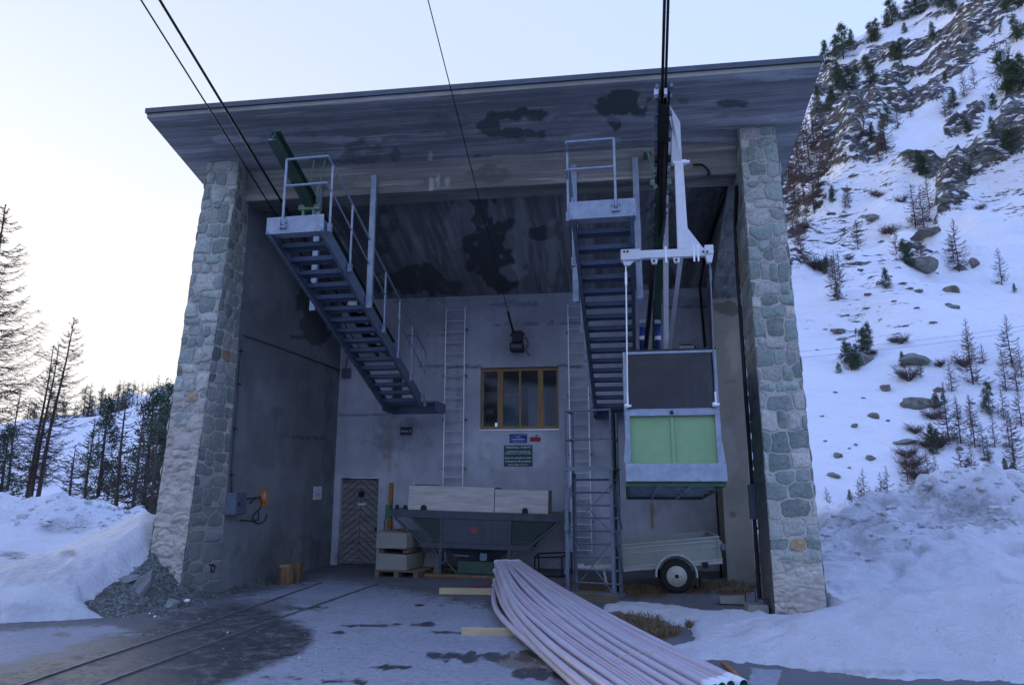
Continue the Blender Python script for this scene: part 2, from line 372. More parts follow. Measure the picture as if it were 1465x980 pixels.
def make_snow(name, dirt=True, base=(0.80, 0.81, 0.84)):
    g = NT(name); n1 = g.noise(1.4, 8, 0.65); n2 = g.noise(9, 7, 0.75); n3 = g.noise(60, 3, 0.7)
    col = g.mix(g.ramp(n1, 0.35, 0.7), tuple(x * 0.88 for x in base), base)
    if dirt: col = g.mix(g.math('MULTIPLY', g.attr('dirt'), g.ramp(n2, 0.30, 0.70)), col, (0.17, 0.15, 0.135))
    nm = g.bump(n1, 1.0, 0.22); nm = g.bump(n2, 1.0, 0.06, nm); nm = g.bump(n3, 0.3, 0.004, nm)
    return g.fin(col, 0.75, 0, nm)
m_snow = make_snow('snow')
def make_mountain():
    g = NT('mountain_snow_and_rock'); rk = g.attr('rock'); n1 = g.noise(0.35, 9, 0.7); n2 = g.noise(0.07, 5, 0.6); n3 = g.noise(1.6, 6, 0.7)
    sn = g.mix(g.ramp(n2, 0.35, 0.65), (0.74, 0.75, 0.79), (0.82, 0.83, 0.86))
    rc = g.mix(g.ramp(n1, 0.40, 0.62), (0.03, 0.030, 0.028), (0.20, 0.205, 0.17)); rc = g.mix(g.math('MULTIPLY', g.ramp(g.noise(0.16, 5), 0.50, 0.60), 0.85), rc, (0.095, 0.07, 0.05))
    ck = g.vor(0.32, 'DISTANCE_TO_EDGE', g.coord((1, 1, 2.2))); rc = g.mix(g.math('MULTIPLY', g.ramp(ck, 0.02, 0.14, (1, 1, 1), (0, 0, 0)), 0.8), rc, (0.015, 0.016, 0.016))
    rc = g.mix(g.math('MULTIPLY', g.ramp(n3, 0.5, 0.66), 0.7), rc, (0.03, 0.03, 0.027))
    led = g.noise(0.5, 7, 0.65, g.coord((0.7, 0.9, 1.5), (0.0, R(38), 0)))
    f = g.ramp(g.math('ADD', rk, g.math('MULTIPLY', g.math('SUBTRACT', n3, 0.5), 0.55)), 0.46, 0.54)
    nf = g.noise(0.55, 6, 0.7, g.coord((0.55, 1.0, 2.4), (0, R(14), 0))); f2 = g.math('MULTIPLY', g.ramp(g.math('ADD', g.attr('fleck'), g.math('MULTIPLY', g.math('SUBTRACT', nf, 0.5), 1.6)), 0.60, 0.64), g.math('GREATER_THAN', g.attr('fleck'), 0.05))
    f = g.math('MULTIPLY', f, g.ramp(led, 0.54, 0.60, (1, 1, 1), (0, 0, 0)))
    f = g.math('MAXIMUM', f, f2)
    return g.fin(g.mix(f, sn, rc), 0.85, 0, g.bump(g.noise(0.9, 8, 0.7), 0.7, 0.6, g.bump(ck, 0.6, 0.8)))
m_mount = make_mountain()
def make_yard():
    g = NT('yard_surface'); fr = g.attr('frost'); wt = g.attr('wet'); nd = g.attr('needles'); gv = g.attr('grit')
    n1 = g.noise(1.3, 8, 0.65); n2 = g.noise(14, 6, 0.75); n3 = g.noise(70, 3, 0.8); vd = g.vor(38, 'F1')
    asp = g.mix(g.ramp(n1, 0.3, 0.7), (0.085, 0.085, 0.088), (0.145, 0.145, 0.15)); asp = g.mix(g.math('MULTIPLY', g.ramp(n3, 0.5, 0.75), 0.5), asp, (0.22, 0.22, 0.22))
    wetc = g.mix(g.ramp(n2, 0.4, 0.7), (0.038, 0.039, 0.043), (0.075, 0.075, 0.08))
    fro = g.mix(g.ramp(n2, 0.3, 0.75), (0.20, 0.21, 0.235), (0.36, 0.37, 0.41))
    fro = g.mix(g.math('MULTIPLY', g.ramp(n1, 0.45, 0.7), 0.45), fro, (0.18, 0.185, 0.20))
    jit = g.math('ADD', g.math('MULTIPLY', g.math('SUBTRACT', n2, 0.5), 0.9), g.math('MULTIPLY', g.math('SUBTRACT', g.noise(4.5, 7, 0.7), 0.5), 1.1))
    fF = g.ramp(g.math('ADD', fr, jit), 0.36, 0.62); wF = g.ramp(g.math('ADD', wt, jit), 0.42, 0.66)
    col = g.mix(fF, asp, fro); col = g.mix(wF, col, wetc)
    nF = g.ramp(g.math('ADD', nd, g.math('MULTIPLY', g.math('SUBTRACT', g.noise(45, 4, 0.8), 0.5), 2.2)), 0.55, 0.75)
    col = g.mix(nF, col, g.mix(n3, (0.075, 0.045, 0.025), (0.20, 0.12, 0.06)))
    gF = g.math('MULTIPLY', g.ramp(vd, 0.10, 0.22, (1, 1, 1), (0, 0, 0)), g.ramp(g.math('ADD', gv, g.math('MULTIPLY', g.math('SUBTRACT', n2, 0.5), 1.4)), 0.5, 0.7))
    col = g.mix(gF, col, (0.32, 0.34, 0.36))
    rough = g.mix(wF, (0.85, 0.85, 0.85), (0.30, 0.30, 0.30))
    return g.fin(col, rough, 0, g.bump(g.math('ADD', g.math('MULTIPLY', n2, 0.7), g.math('MULTIPLY', n3, 0.35)), 0.5, 0.014))
m_yard = make_yard()
def make_gravel():
    g = NT('gravel_slope'); v = g.vor(26, 'F1', out=1); d = g.vor(26, 'F1'); n = g.noise(3, 6)
    sep = g.n('ShaderNodeSeparateColor'); g.l(v, sep.inputs[0])
    col = g.mix(sep.outputs[0], (0.05, 0.055, 0.05), (0.19, 0.205, 0.19)); col = g.mix(g.ramp(n, 0.5, 0.7), col, (0.075, 0.07, 0.055))
    return g.fin(col, 0.85, 0, g.bump(d, 0.8, -0.03))
m_gravel = make_gravel()
def make_rock(name, c, c2, moss=None):
    g = NT(name); n = g.noise(2.2, 9, 0.7); n2 = g.noise(12, 6, 0.75)
    col = g.mix(g.ramp(n, 0.35, 0.65), c2, c); col = g.mix(g.math('MULTIPLY', g.ramp(n2, 0.5, 0.7), 0.5), col, tuple(x * 0.4 for x in c))
    if moss: col = g.mix(g.ramp(g.noise(1.1, 5), 0.52, 0.6), col, moss)
    return g.fin(col, 0.85, 0, g.bump(n2, 0.6, 0.03))
m_rock = make_rock('grey_rock', (0.23, 0.24, 0.21), (0.11, 0.12, 0.11), (0.12, 0.095, 0.07))
m_rockl = make_rock('pale_rock', (0.30, 0.32, 0.32), (0.17, 0.185, 0.18))
def make_stone():
    g = NT('stone_masonry'); c = g.attr('scol', 'Color'); mo = g.attr('mortar'); n = g.noise(22, 7, 0.75); n2 = g.noise(5, 5, 0.6); n3 = g.noise(1.3, 5, 0.6)
    st = g.mix(g.math('MULTIPLY', g.ramp(n, 0.40, 0.65), 0.65), c, (0.42, 0.43, 0.40), 'MULTIPLY'); st = g.mix(g.math('MULTIPLY', g.ramp(n2, 0.5, 0.72), 0.55), st, (0.40, 0.40, 0.37))
    mt = g.mix(g.ramp(n2, 0.3, 0.7), (0.42, 0.40, 0.37), (0.58, 0.55, 0.51))
    st = g.mix(g.math('MULTIPLY', g.ramp(g.noise(34, 3, 0.7), 0.58, 0.68), 0.7), st, (0.06, 0.075, 0.065))
    pl = g.attr('plaster'); plc = g.mix(g.ramp(n2, 0.3, 0.7), (0.42, 0.385, 0.33), (0.56, 0.52, 0.46))
    mo2 = g.ramp(g.math('ADD', mo, g.math('MULTIPLY', g.math('SUBTRACT', n, 0.5), 0.5)), 0.42, 0.62)
    col = g.mix(mo2, st, mt); rim = g.ramp(mo, 0.02, 0.30); rim = g.math('MULTIPLY', rim, g.math('SUBTRACT', 1.0, mo2)); col = g.mix(g.math('MULTIPLY', rim, 0.5), col, (0.09, 0.095, 0.09))  # rim: shadow line of the recessed joint, painted dark round each stone
    pf = g.ramp(g.math('ADD', pl, g.math('MULTIPLY', g.math('SUBTRACT', g.noise(7, 6, 0.7), 0.5), 1.1)), 0.45, 0.6)
    col = g.mix(pf, col, plc)
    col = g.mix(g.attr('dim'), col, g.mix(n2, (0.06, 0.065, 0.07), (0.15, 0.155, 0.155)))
    return g.fin(col, 0.9, 0, g.bump(n, 0.6, 0.012, g.bump(n2, 0.4, 0.03)))
m_stone = make_stone()
def make_foliage(name, a, b):
    g = NT(name); n = g.noise(1.2, 3, 0.6); ge = g.n('ShaderNodeNewGeometry')
    col = g.mix(g.ramp(n, 0.3, 0.7), a, b); col = g.mix(g.math('MULTIPLY', g.noise(9, 2), 0.5), col, tuple(x * 0.5 for x in a))
    return g.fin(col, 0.8, 0)
m_pine = make_foliage('pine_needles', (0.030, 0.060, 0.035), (0.075, 0.115, 0.060))
def make_glass(name, tint, refl=0.18, bump=None, haze=0.0):
    g = NT(name); tr = g.n('ShaderNodeBsdfTransparent'); tr.inputs[0].default_value = (*tint, 1)
    gl = g.n('ShaderNodeBsdfGlossy'); gl.inputs['Roughness'].default_value = 0.04
    lw = g.n('ShaderNodeLayerWeight'); lw.inputs[0].default_value = 0.35
    f = g.math('MINIMUM', g.math('ADD', g.math('MULTIPLY', lw.outputs[1], 0.35), refl), 1.0)
    if bump:
        nn = g.noise(bump[0], 3, 0.5, g.coord((1, 1, 1)), 1.2); g.l(g.bump(nn, bump[1], bump[2]), gl.inputs['Normal'])
    mx = g.n('ShaderNodeMixShader'); g.l(f, mx.inputs[0]); g.l(tr.outputs[0], mx.inputs[1]); g.l(gl.outputs[0], mx.inputs[2])
    last = mx
    if haze:
        df = g.n('ShaderNodeBsdfDiffuse'); df.inputs[0].default_value = (0.5, 0.5, 0.5, 1)
        m2 = g.n('ShaderNodeMixShader'); hz = g.math('MULTIPLY', g.ramp(g.noise(1.2, 4, 0.55, g.coord((1, 1, 1.6)), 1.8), 0.50, 0.66), haze)  # pale diffuse swirls painted into the pane in place of distorted reflections
        g.l(hz, m2.inputs[0]); g.l(mx.outputs[0], m2.inputs[1]); g.l(df.outputs[0], m2.inputs[2]); last = m2
    g.t.nodes.remove(g.b); g.l(last.outputs[0], g.out.inputs[0]); return g.m
m_glass = make_glass('window_glass', (0.80, 0.85, 0.88), 0.03)
m_perspex = make_glass('scratched_perspex', (0.36, 0.40, 0.58), 0.03, (0.7, 0.2, 0.06), 0.03)
def make_mesh_mat():
    g = NT('wire_mesh'); v = g.coord((1, 1, 1), (0, R(45), 0)); sp = g.n('ShaderNodeSeparateXYZ'); g.l(v, sp.inputs[0])
    def lin(c): return g.math('GREATER_THAN', g.math('ABSOLUTE', g.math('SUBTRACT', g.math('FRACT', g.math('MULTIPLY', c, 22)), 0.5)), 0.34)
    f = g.math('MAXIMUM', lin(sp.outputs[0]), lin(sp.outputs[2]))
    tr = g.n('ShaderNodeBsdfTransparent'); mx = g.n('ShaderNodeMixShader'); g.l(f, mx.inputs[0]); g.l(tr.outputs[0], mx.inputs[1]); g.l(g.b.outputs[0], mx.inputs[2])
    g.l(mx.outputs[0], g.out.inputs[0]); return g.fin((0.07, 0.105, 0.10), 0.5, 0.2)
m_mesh = make_mesh_mat()
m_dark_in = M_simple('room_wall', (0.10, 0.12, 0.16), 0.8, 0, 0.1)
m_grate = M_simple('tread_grating', (0.15, 0.20, 0.29), 0.6, 0.4, 0.4, 60, 0.6)

def text_mesh(txt, size, origin, mat, thing, parent, name='lettering', align='CENTER', xdir=(1, 0, 0), ydir=(0, 0, 1), depth=0.001, sx=1.0, bold=0.0):
    cu = bpy.data.curves.new('t', 'FONT'); cu.body = txt; cu.size = size; cu.extrude = depth; cu.align_x = align; cu.align_y = 'CENTER'; cu.offset = bold
    ob = bpy.data.objects.new('t', cu); COL.objects.link(ob)
    dg = bpy.context.evaluated_depsgraph_get(); dg.update(); me = bpy.data.meshes.new_from_object(ob.evaluated_get(dg)); bpy.data.objects.remove(ob)
    X = Vector(xdir).normalized(); Yv = Vector(ydir).normalized(); Z = X.cross(Yv); O = Vector(origin)
    mb = MB(); mb.add([O + X * v.co.x * sx + Yv * v.co.y + Z * v.co.z for v in me.vertices], [tuple(p.vertices) for p in me.polygons])
    bpy.data.meshes.remove(me)
    return thing.part(name, mb, mat, parent)

# ================================================================== ground and terrain
def grid(xs, ys, zf):
    X, Y = np.meshgrid(xs, ys); Z = zf(X, Y)
    nx, ny = len(xs), len(ys)
    V = np.stack([X.ravel(), Y.ravel(), Z.ravel()], 1)
    i = np.arange(ny - 1)[:, None] * nx + np.arange(nx - 1)[None, :]; i = i.ravel()
    Fc = np.stack([i, i + 1, i + nx + 1, i + nx], 1)
    return V, Fc
def fast_mesh(name, V, Fc, mat, smooth=True, attrs=None, mi=None):
    me = bpy.data.meshes.new(name); V = np.asarray(V, np.float32); Fc = np.asarray(Fc, np.int32)
    me.vertices.add(len(V)); me.vertices.foreach_set('co', V.ravel())
    k = Fc.shape[1]; me.loops.add(len(Fc) * k); me.loops.foreach_set('vertex_index', Fc.ravel())
    me.polygons.add(len(Fc)); me.polygons.foreach_set('loop_start', np.arange(len(Fc), dtype=np.int32) * k)
    me.update(calc_edges=True)
    for m in (mat if isinstance(mat, (list, tuple)) else [mat]): me.materials.append(m)
    if mi is not None: me.polygons.foreach_set('material_index', np.asarray(mi, np.int32))
    me.polygons.foreach_set('use_smooth', np.full(len(Fc), smooth))
    for kx, a in (attrs or {}).items():
        a = np.asarray(a, np.float32)
        if a.ndim == 1: at = me.attributes.new(kx, 'FLOAT', 'POINT'); at.data.foreach_set('value', a)
        else: at = me.attributes.new(kx, 'FLOAT_COLOR', 'POINT'); at.data.foreach_set('color', np.concatenate([a, np.ones((len(a), 1), np.float32)], 1).ravel())
    me.validate(); o = bpy.data.objects.new(name, me); COL.objects.link(o); return o
def px_of(V): return projv(V)

# one sheet of snow-covered ground to the horizon
V, Fc = grid(np.array([-2500, -600, -150, -40, -13, 5.5, 30, 150, 600, 2500]), np.array([-2500, -600, -150, -30, 0, 18, 60, 200, 800, 2500]), lambda x, y: x * 0 - 0.03)
tag(fast_mesh('ground', V, Fc, m_snow, False, {'dirt': np.zeros(len(V))}), kind='structure')

# the yard: wet asphalt and concrete with frost patches
V, Fc = grid(np.concatenate([np.arange(-22, -13.5, .5), np.arange(-13.5, 5.6, 0.055), np.arange(5.7, 20, .5)]), np.concatenate([np.arange(-12, 4.2, .5), np.arange(4.2, 17.6, 0.055)]), lambda x, y: (fbm(x * 0.8, y * 0.8, 0, 5) - 0.5) * 0.012)
px, py = px_of(V)
F1 = [(-40, 905), (60, 897), (150, 893), (215, 905), (262, 900), (300, 896), (250, 906), (170, 918), (185, 928), (110, 940), (60, 950), (40, 962), (-60, 975)]
F2 = [(290, 862), (330, 852), (400, 833), (470, 820), (560, 835), (700, 862), (760, 880), (800, 960), (800, 1010), (210, 1010), (260, 985), (330, 968), (440, 915), (420, 905), (350, 885), (410, 868), (360, 864)]
frost = np.maximum(sstep(-10, 12, sdpoly(px, py, F1)), 0.74 * sstep(-16, 22, sdpoly(px, py, F2)))
F3 = [(1075, 955), (1120, 958), (1110, 985), (1070, 985)]
frost = np.maximum(frost, sstep(-5, 6, sdpoly(px, py, F3)))
wet = blobs(px, py, [(525, 895, 70, 5, 1), (640, 905, 35, 4, 1), (610, 893, 30, 5, 1), (600, 866, 12, 3, 1), (632, 866, 16, 3, 1), (650, 858, 14, 2.5, 1), (570, 893, 20, 3, .9),
                     (700, 940, 120, 13, 1), (560, 955, 60, 6, 1), (500, 975, 60, 8, .9), (780, 965, 80, 14, 1), (470, 905, 40, 5, .8), (85, 908, 28, 6, 1), (235, 905, 26, 6, 1), (655, 855, 12, 3, 1), (400, 970, 60, 6, .7),
                     (350, 925, 110, 26, 0.9), (300, 945, 110, 22, .9), (170, 940, 90, 18, .8), (440, 870, 60, 6, .7), (260, 880, 120, 8, .8), (80, 893, 110, 6, .6), (900, 845, 180, 20, .7), (560, 838, 60, 8, .6), (480, 845, 40, 5, .5), (340, 872, 50, 5, .7)], 0.08, 9, 3.0) * 0.80
needles = blobs(px, py, [(330, 895, 60, 8, .5), (420, 860, 70, 6, .5), (250, 925, 70, 8, .3), (390, 905, 50, 8, .5), (760, 945, 60, 14, .7), (300, 880, 80, 5, .5), (520, 845, 40, 5, .5), (930, 840, 150, 14, .9), (920, 905, 60, 22, 1.0)], 0.06, 21)
grit = blobs(px, py, [(320, 900, 90, 22, .6), (200, 925, 90, 22, .5), (140, 965, 120, 18, .5), (400, 940, 160, 45, .45), (770, 950, 80, 22, .6), (240, 885, 120, 9, .7), (470, 880, 100, 20, .3)], 0.05, 31)
dark_all = 0.62 * sstep(-30, 0, sdpoly(px, py, [(0, 1000), (0, 960), (220, 900), (330, 870), (380, 880), (440, 905), (430, 925), (330, 965), (240, 1000)]))
tag(fast_mesh('yard', V + np.array([0, 0, 0.004]), Fc, m_yard, True, {'frost': frost.astype(np.float32) * 0.95, 'wet': np.maximum(wet, dark_all), 'needles': needles, 'grit': grit}), kind='structure')

# ------------------------------------------------------------------ left: gravel cone and snow beside the pillar
CXs = np.array([-40, -14, -11.5, -10.3, -9.2, -7.95, -7.5, -7.15, -6.8, -6.3, -5]); CZ = np.array([0.0, 0.0, 0.05, 0.33, 0.86, 1.48, 1.22, 0.75, 0.22, -0.02, -0.05])
def g_left(x, y):
    c = np.interp(x, CXs, CZ); f = np.interp(x, [-14, -9.5, -8.3, -7.0, -6.3], [8.7, 8.85, 9.0, 9.62, 10.25])
    up = np.clip((y - f) / (12.2 - f), -0.3, 1); dn = 1 - np.clip((y - 12.2) / 4.0, 0, 1)
    r = c * np.where(up > 0, up ** 0.92, up) * dn
    return r + (fbm(x * 1.7, y * 1.7, 0, 8) - 0.5) * 0.16 * np.clip(up, 0, 1) - 0.012
def bank_far(x, y):
    r = 1.0 * np.interp(x, [-22, -16, -13.8, -11], [1.1, 1.0, .62, .6]) * np.exp(-((y - 19.5) / 2.0) ** 2) * (0.8 + 0.5 * fbm(x * 0.5, y * 0.5, 0, 12)) + 0.5 * (fbm(x * 1.1, y * 1.1, 0, 13) - 0.5) * np.exp(-((y - 18.5) / 3.0) ** 2)
    return r * sstep(-8, -9.5, x)
V, Fc = grid(np.arange(-11.5, -5.6, 0.05), np.arange(8.6, 14.5, 0.05), lambda x, y: g_left(x, y) + (vnoise(x * 14, y * 14, 0, 4) - 0.5) * 0.035)
tag(fast_mesh('gravel_bank', V, Fc, m_gravel, True), kind='structure')
GR = [(215, 792), (166, 826), (124, 853), (134, 864), (168, 884), (150, 892), (400, 900), (400, 700), (230, 700)]
def snow_left(x, y):
    g = np.maximum(g_left(x, y), 0.0)
    px, py = px_of(np.stack([x, y, g + 0.08], -1))
    d = -sdpoly(px, py, GR) + (fbm(px * .06, py * .06, 0, 2) - .5) * 8
    f = np.interp(x, [-30, -14, -9.5, -8.3, -7.05], [8.4, 8.6, 8.82, 8.97, 9.6]) + (fbm(x * 2.5, 0 * x, 0, 5) - .5) * 0.25
    e = np.minimum(d * 0.0105, (y - f))                        # metres inside the edge
    t = 0.17 * sstep(0, 0.22, e) - 0.08 * (e < 0.0) + 0.06 * sstep(0.2, 1.2, e)
    t = t + (fbm(x * 1.2, y * 1.2, 0, 6) - .5) * 0.16 * sstep(0.1, 0.9, e)
    t = t + (fbm(x * 6.5, y * 6.5, 0, 58, 3) - .5) * 0.045 * sstep(.1, .5, e)
    z = g + t + bank_far(x, y) + (vnoise(x * 2.4, y * 2.4, 0, 59) ** 2) * .28 * sstep(17, 18.5, y)
    road = sstep(1.6, 0.4, np.abs(y - 15.3)) * sstep(-7.5, -9, x)
    z = z * (1 - 0.9 * road) + 0.02 * road
    return z
V, Fc = grid(np.concatenate([np.arange(-40, -12, 0.25), np.arange(-12, -6.9, 0.05)]), np.concatenate([np.arange(8.3, 13, 0.05), np.arange(13, 26, 0.12)]), snow_left)
px, py = px_of(V)
dl = blobs(px, py, [(95, 752, 45, 14, .8), (100, 790, 16, 6, 1.0), (18, 793, 22, 7, 1.4), (30, 815, 110, 22, .42), (20, 870, 80, 6, .3)], 0.09, 41)  # road dirt, and the dark of a gap in the bank painted in
tag(fast_mesh('snow_bank', V, Fc, m_snow, True, {'dirt': dl}), kind='structure')

# ------------------------------------------------------------------ right: snow banks
RE = [(862, 862), (900, 858), (960, 862), (1010, 868), (1060, 866), (1130, 872), (1190, 860), (1190, 745), (3500, 500), (3500, 1180), (1465, 979), (1330, 974), (1280, 976), (1180, 963), (1100, 953), (1000, 945), (940, 928), (905, 917),
      (905, 915), (955, 926), (990, 915), (985, 903), (940, 889), (900, 880), (862, 876)]
def crest(x): return np.interp(x, [2.5, 4.2, 5.4, 6.4, 7.2, 7.9, 8.6, 9.6, 10.6, 12, 15, 20], [.15, .55, 1.0, 1.35, 1.75, 1.95, 1.7, 1.15, .85, .7, .7, .7])
def snow_right(x, y):
    yc = 16.2
    up = np.clip((y - 10.6) / (yc - 10.6), 0, 1); dn = 1 - 0.7 * np.clip((y - yc) / 6, 0, 1)
    r = crest(x * yc / np.clip(y, 12, yc)) * (up ** 1.5) * dn * sstep(2.3, 3.2, x)
    fr = 0.30 * sstep(8.0, 9.0, y) * sstep(0.8, 2.6, x) * (1 - 0.35 * sstep(9.5, 11, y))
    fr = fr + 0.28 * np.exp(-((y - 9.2 - 0.1 * x) / 0.8) ** 2) * sstep(2.5, 4.5, x)
    n = (fbm(x * 0.9, y * 0.9, 0, 51) - .5) * 0.60 * np.clip(r + 0.30, 0, 1) - 0.16 * sstep(.07, 0, np.abs(fbm(x * .7, y * 1.1, 0, 50, 3) - .5)) * np.clip(r * 2 + .2, 0, 1) + (fbm(x * 3.2, y * 3.2, 0, 52) - .5) * 0.10 * np.clip(0.3 + r, 0, 1)
    n = n + (fbm(x * 7, y * 7, 0, 57, 3) - .5) * 0.05 * sstep(.05, .3, r + fr); lump = (vnoise(x * 2.6, y * 2.6, 0, 55) ** 2) * 0.36 * sstep(13.8, 15.5, y) * sstep(3, 4, x)
    g = r + fr + n + lump
    px, py = px_of(np.stack([x, y, np.maximum(g * 0.5, 0)], -1))
    e = (sdpoly(px, py, RE) + (fbm(px * .07, py * .07, 0, 3) - .5) * 9) * 0.0085
    e = np.where(((x > 3.4) & (y > 9.5)) | ((x > 3.14) & (y > 10.7)), 1.0, e)
    return np.where(e > 0, g * sstep(-0.05, 0.35, e) + 0.07 * sstep(0, 0.10, e), -0.06)
V, Fc = grid(np.concatenate([np.arange(-0.6, 9, 0.05), np.arange(9, 40, 0.2)]), np.concatenate([np.arange(7.0, 18, 0.05), np.arange(18, 41, 0.3)]), snow_right)
inb = (V[:, 0] > -0.7) & (V[:, 0] < 2.9) & (V[:, 1] > 12.4) & (V[:, 1] < 17); V[inb, 2] = np.minimum(V[inb, 2], -0.05)
px, py = px_of(V)
dr = blobs(px, py, [(1400, 738, 75, 20, .85), (1325, 702, 14, 20, .9), (1290, 720, 40, 16, .5), (1370, 715, 45, 16, .75), (1150, 962, 200, 6, .5), (1235, 760, 50, 18, .4), (1280, 845, 30, 8, .3)], 0.08, 43)
tag(fast_mesh('snow_bank', V, Fc, m_snow, True, {'dirt': dr}), kind='structure')

# ------------------------------------------------------------------ the mountain on the right
def hill_z(x, y):
    t = (y - 40) / 220.0
    top = 100 + 0.72 * x
    z = np.where(t < 1, t * top, top - (t - 1) * 120)
    z = np.where(t < 0, t * 8, z)
    tt = np.clip(t, 0, 1)
    z = z + (fbm(x * 0.035, y * 0.035, 0, 71, 4) - .5) * 26 * np.clip(tt * 3, 0.02, 1) * np.clip((1 - t) * 4, 0.15, 1) + (fbm(x * 0.16, y * 0.16, 0, 72, 4) - .5) * 5.5 * np.clip(tt * 4, 0.05, 1)
    return z
RK = [([(1165, 130), (1200, 75), (1290, 55), (1345, 25), (1430, -10), (1500, -20), (1500, 60), (1440, 60), (1405, 75), (1375, 110), (1345, 140), (1290, 190), (1240, 240), (1195, 300), (1165, 250)], 0.60),
      ([(1345, 305), (1372, 290), (1400, 262), (1440, 240), (1500, 190), (1500, 150), (1440, 180), (1400, 215), (1360, 250), (1320, 235), (1270, 250), (1290, 240), (1310, 250), (1345, 262)], 0.75),
      ([(1100, 240), (1190, 250), (1185, 330), (1130, 420), (1080, 500)], 0.42),
      ([(1440, 100), (1500, 70), (1500, 190), (1440, 190), (1430, 150)], 0.55),
      ([(1345, 200), (1400, 180), (1410, 120), (1380, 170)], 0.6),
      ([(1280, 330), (1350, 315), (1345, 380), (1285, 380)], 0.42),
      ([(1375, 345), (1415, 350), (1405, 385), (1375, 380)], 0.4)]
V, Fc = grid(np.concatenate([np.arange(-120, 20, 5.0), np.arange(20, 190, 0.9), np.arange(190, 420, 6.0)]), np.concatenate([np.arange(34, 290, 0.9), np.arange(290, 420, 10.0)]), hill_z)
px, py = px_of(V); rock = np.zeros(len(V))
for P, w in RK: rock = np.maximum(rock, w * sstep(-22, 10, sdpoly(px, py, P)))
nn = fbm(V[:, 0] * 0.10, V[:, 1] * 0.05, V[:, 2] * 0.14, 75, 5)
rock = rock * (0.35 + 1.35 * sstep(0.36, 0.60, nn))
fl = 0.62 * blobs(px, py, [(1330, 250, 180, 60, .8), (1200, 330, 90, 60, .9), (1250, 400, 90, 50, .8), (1230, 470, 90, 30, .8), (1300, 420, 90, 60, .7), (1190, 640, 70, 30, .7), (1200, 540, 60, 40, .6), (1430, 260, 90, 80, .8), (1330, 560, 60, 40, .5)], 0.02, 77)
dz = rock * (fbm(V[:, 0] * 0.22, V[:, 1] * 0.22, V[:, 2] * 0.12, 76, 5) - 0.25) * 9.0
V[:, 2] += dz; V[:, 1] -= dz * 0.5
HV = V
tag(fast_mesh('mountain', V, Fc, m_mount, True, {'rock': rock, 'fleck': fl}), kind='structure')

# low hills on the left and behind the camera
def lhill_z(x, y):
    t = np.clip((y - 60) / 75.0, 0, 1); top = np.interp(x, [-200, -125, -108, -84, -60, -20, 20], [0, 2, 9, 20, 30, 40, 46])
    return -0.5 + t * top * 1.0 - np.clip(y - 135, 0, 200) * 0.15 + (fbm(x * .05, y * .05, 0, 81) - .5) * 6 * t
V, Fc = grid(np.arange(-260, 22, 2.2), np.arange(58, 200, 2.2), lhill_z)
px, py = px_of(V)
rk = 0.50 + 0.35 * sstep(0.36, 0.52, fbm(V[:, 0] * .12, V[:, 1] * .12, 0, 83)); tag(fast_mesh('hill', V, Fc, m_mount, True, {'rock': rk, 'fleck': rk}), kind='structure')
def vhill_z(x, y):
    d = np.sqrt((x * 0.7) ** 2 + y ** 2); t = np.clip((d - 55) / 260, 0, 1)
    return -0.6 + t * (74 + 40 * (fbm(x * .012, y * .012, 0, 91) - .3)) + (fbm(x * .06, y * .06, 0, 92) - .5) * 9 * t
V, Fc = grid(np.arange(-420, 421, 7.0), np.arange(-420, -44, 7.0), vhill_z)
rk = 0.62 * sstep(0.34, 0.55, fbm(V[:, 0] * .03, V[:, 1] * .03, 0, 93)) + 0.1; tag(fast_mesh('valley_side', V, Fc, m_mount, True, {'rock': rk, 'fleck': rk * 0.6}), kind='structure')

# ================================================================== the station building
B = Thing('cable_car_station', 'grey concrete cable car hall open between two stone pillars under a wide eave', 'building', (-2.2, 11.2, 0), world=True)
YP = 11.05                      # pillar front
YB = 16.05                      # back wall
def z_sof(y): return 10.6 - 0.268 * y
def lin(a, b, st):
    n = max(1, int(math.ceil(abs(b - a) / st))); return np.linspace(a, b, n + 1)
def face_sheet(P00, P10, P11, P01, nu, nv, layers):
    P00, P10, P11, P01 = [np.array(p, float) for p in (P00, P10, P11, P01)]
    u = np.linspace(0, 1, nu + 1)[None, :, None]; v = np.linspace(0, 1, nv + 1)[:, None, None]
    V = ((1 - u) * (1 - v) * P00 + u * (1 - v) * P10 + u * v * P11 + (1 - u) * v * P01).reshape(-1, 3)
    i = (np.arange(nv)[:, None] * (nu + 1) + np.arange(nu)[None, :]).ravel()
    return V, np.stack([i, i + 1, i + nu + 2, i + nu + 1], 1)
def attrs_for(V, dark=(), lite=(), rust=(), crack=(), seed=3, ns=0.06):
    px, py = px_of(V); px = np.asarray(px); py = np.asarray(py)
    cr = np.zeros(len(V))
    for (x0, y0, x1, y1, w) in crack:
        t = np.clip(((px - x0) * (x1 - x0) + (py - y0) * (y1 - y0)) / ((x1 - x0) ** 2 + (y1 - y0) ** 2), 0, 1)
        d = np.hypot(px - x0 - t * (x1 - x0), py - y0 - t * (y1 - y0) + (fbm(px * .15, py * .15, 0, 7) - .5) * 5); cr = np.maximum(cr, sstep(w, w * 0.3, d))
    return {'dark': blobs(px, py, dark, ns, seed), 'lite': blobs(px, py, lite, ns, seed + 1), 'rust': blobs(px, py, rust, 0.12, seed + 2, 1.5), 'crack': cr}
def bpart(name, V, Fc, mat, attrs, label=None):
    V = np.asarray(V) - np.array(B.off); o = fast_mesh(name, V, Fc, mat, False, attrs); o.parent = B.root
    if label: o['label'] = label
    return o
def merge(parts):
    Vs, Fs, o = [], [], 0
    for V, Fc in parts: Vs.append(np.asarray(V)); Fs.append(np.asarray(Fc) + o); o += len(V)
    return np.concatenate(Vs), np.concatenate(Fs)
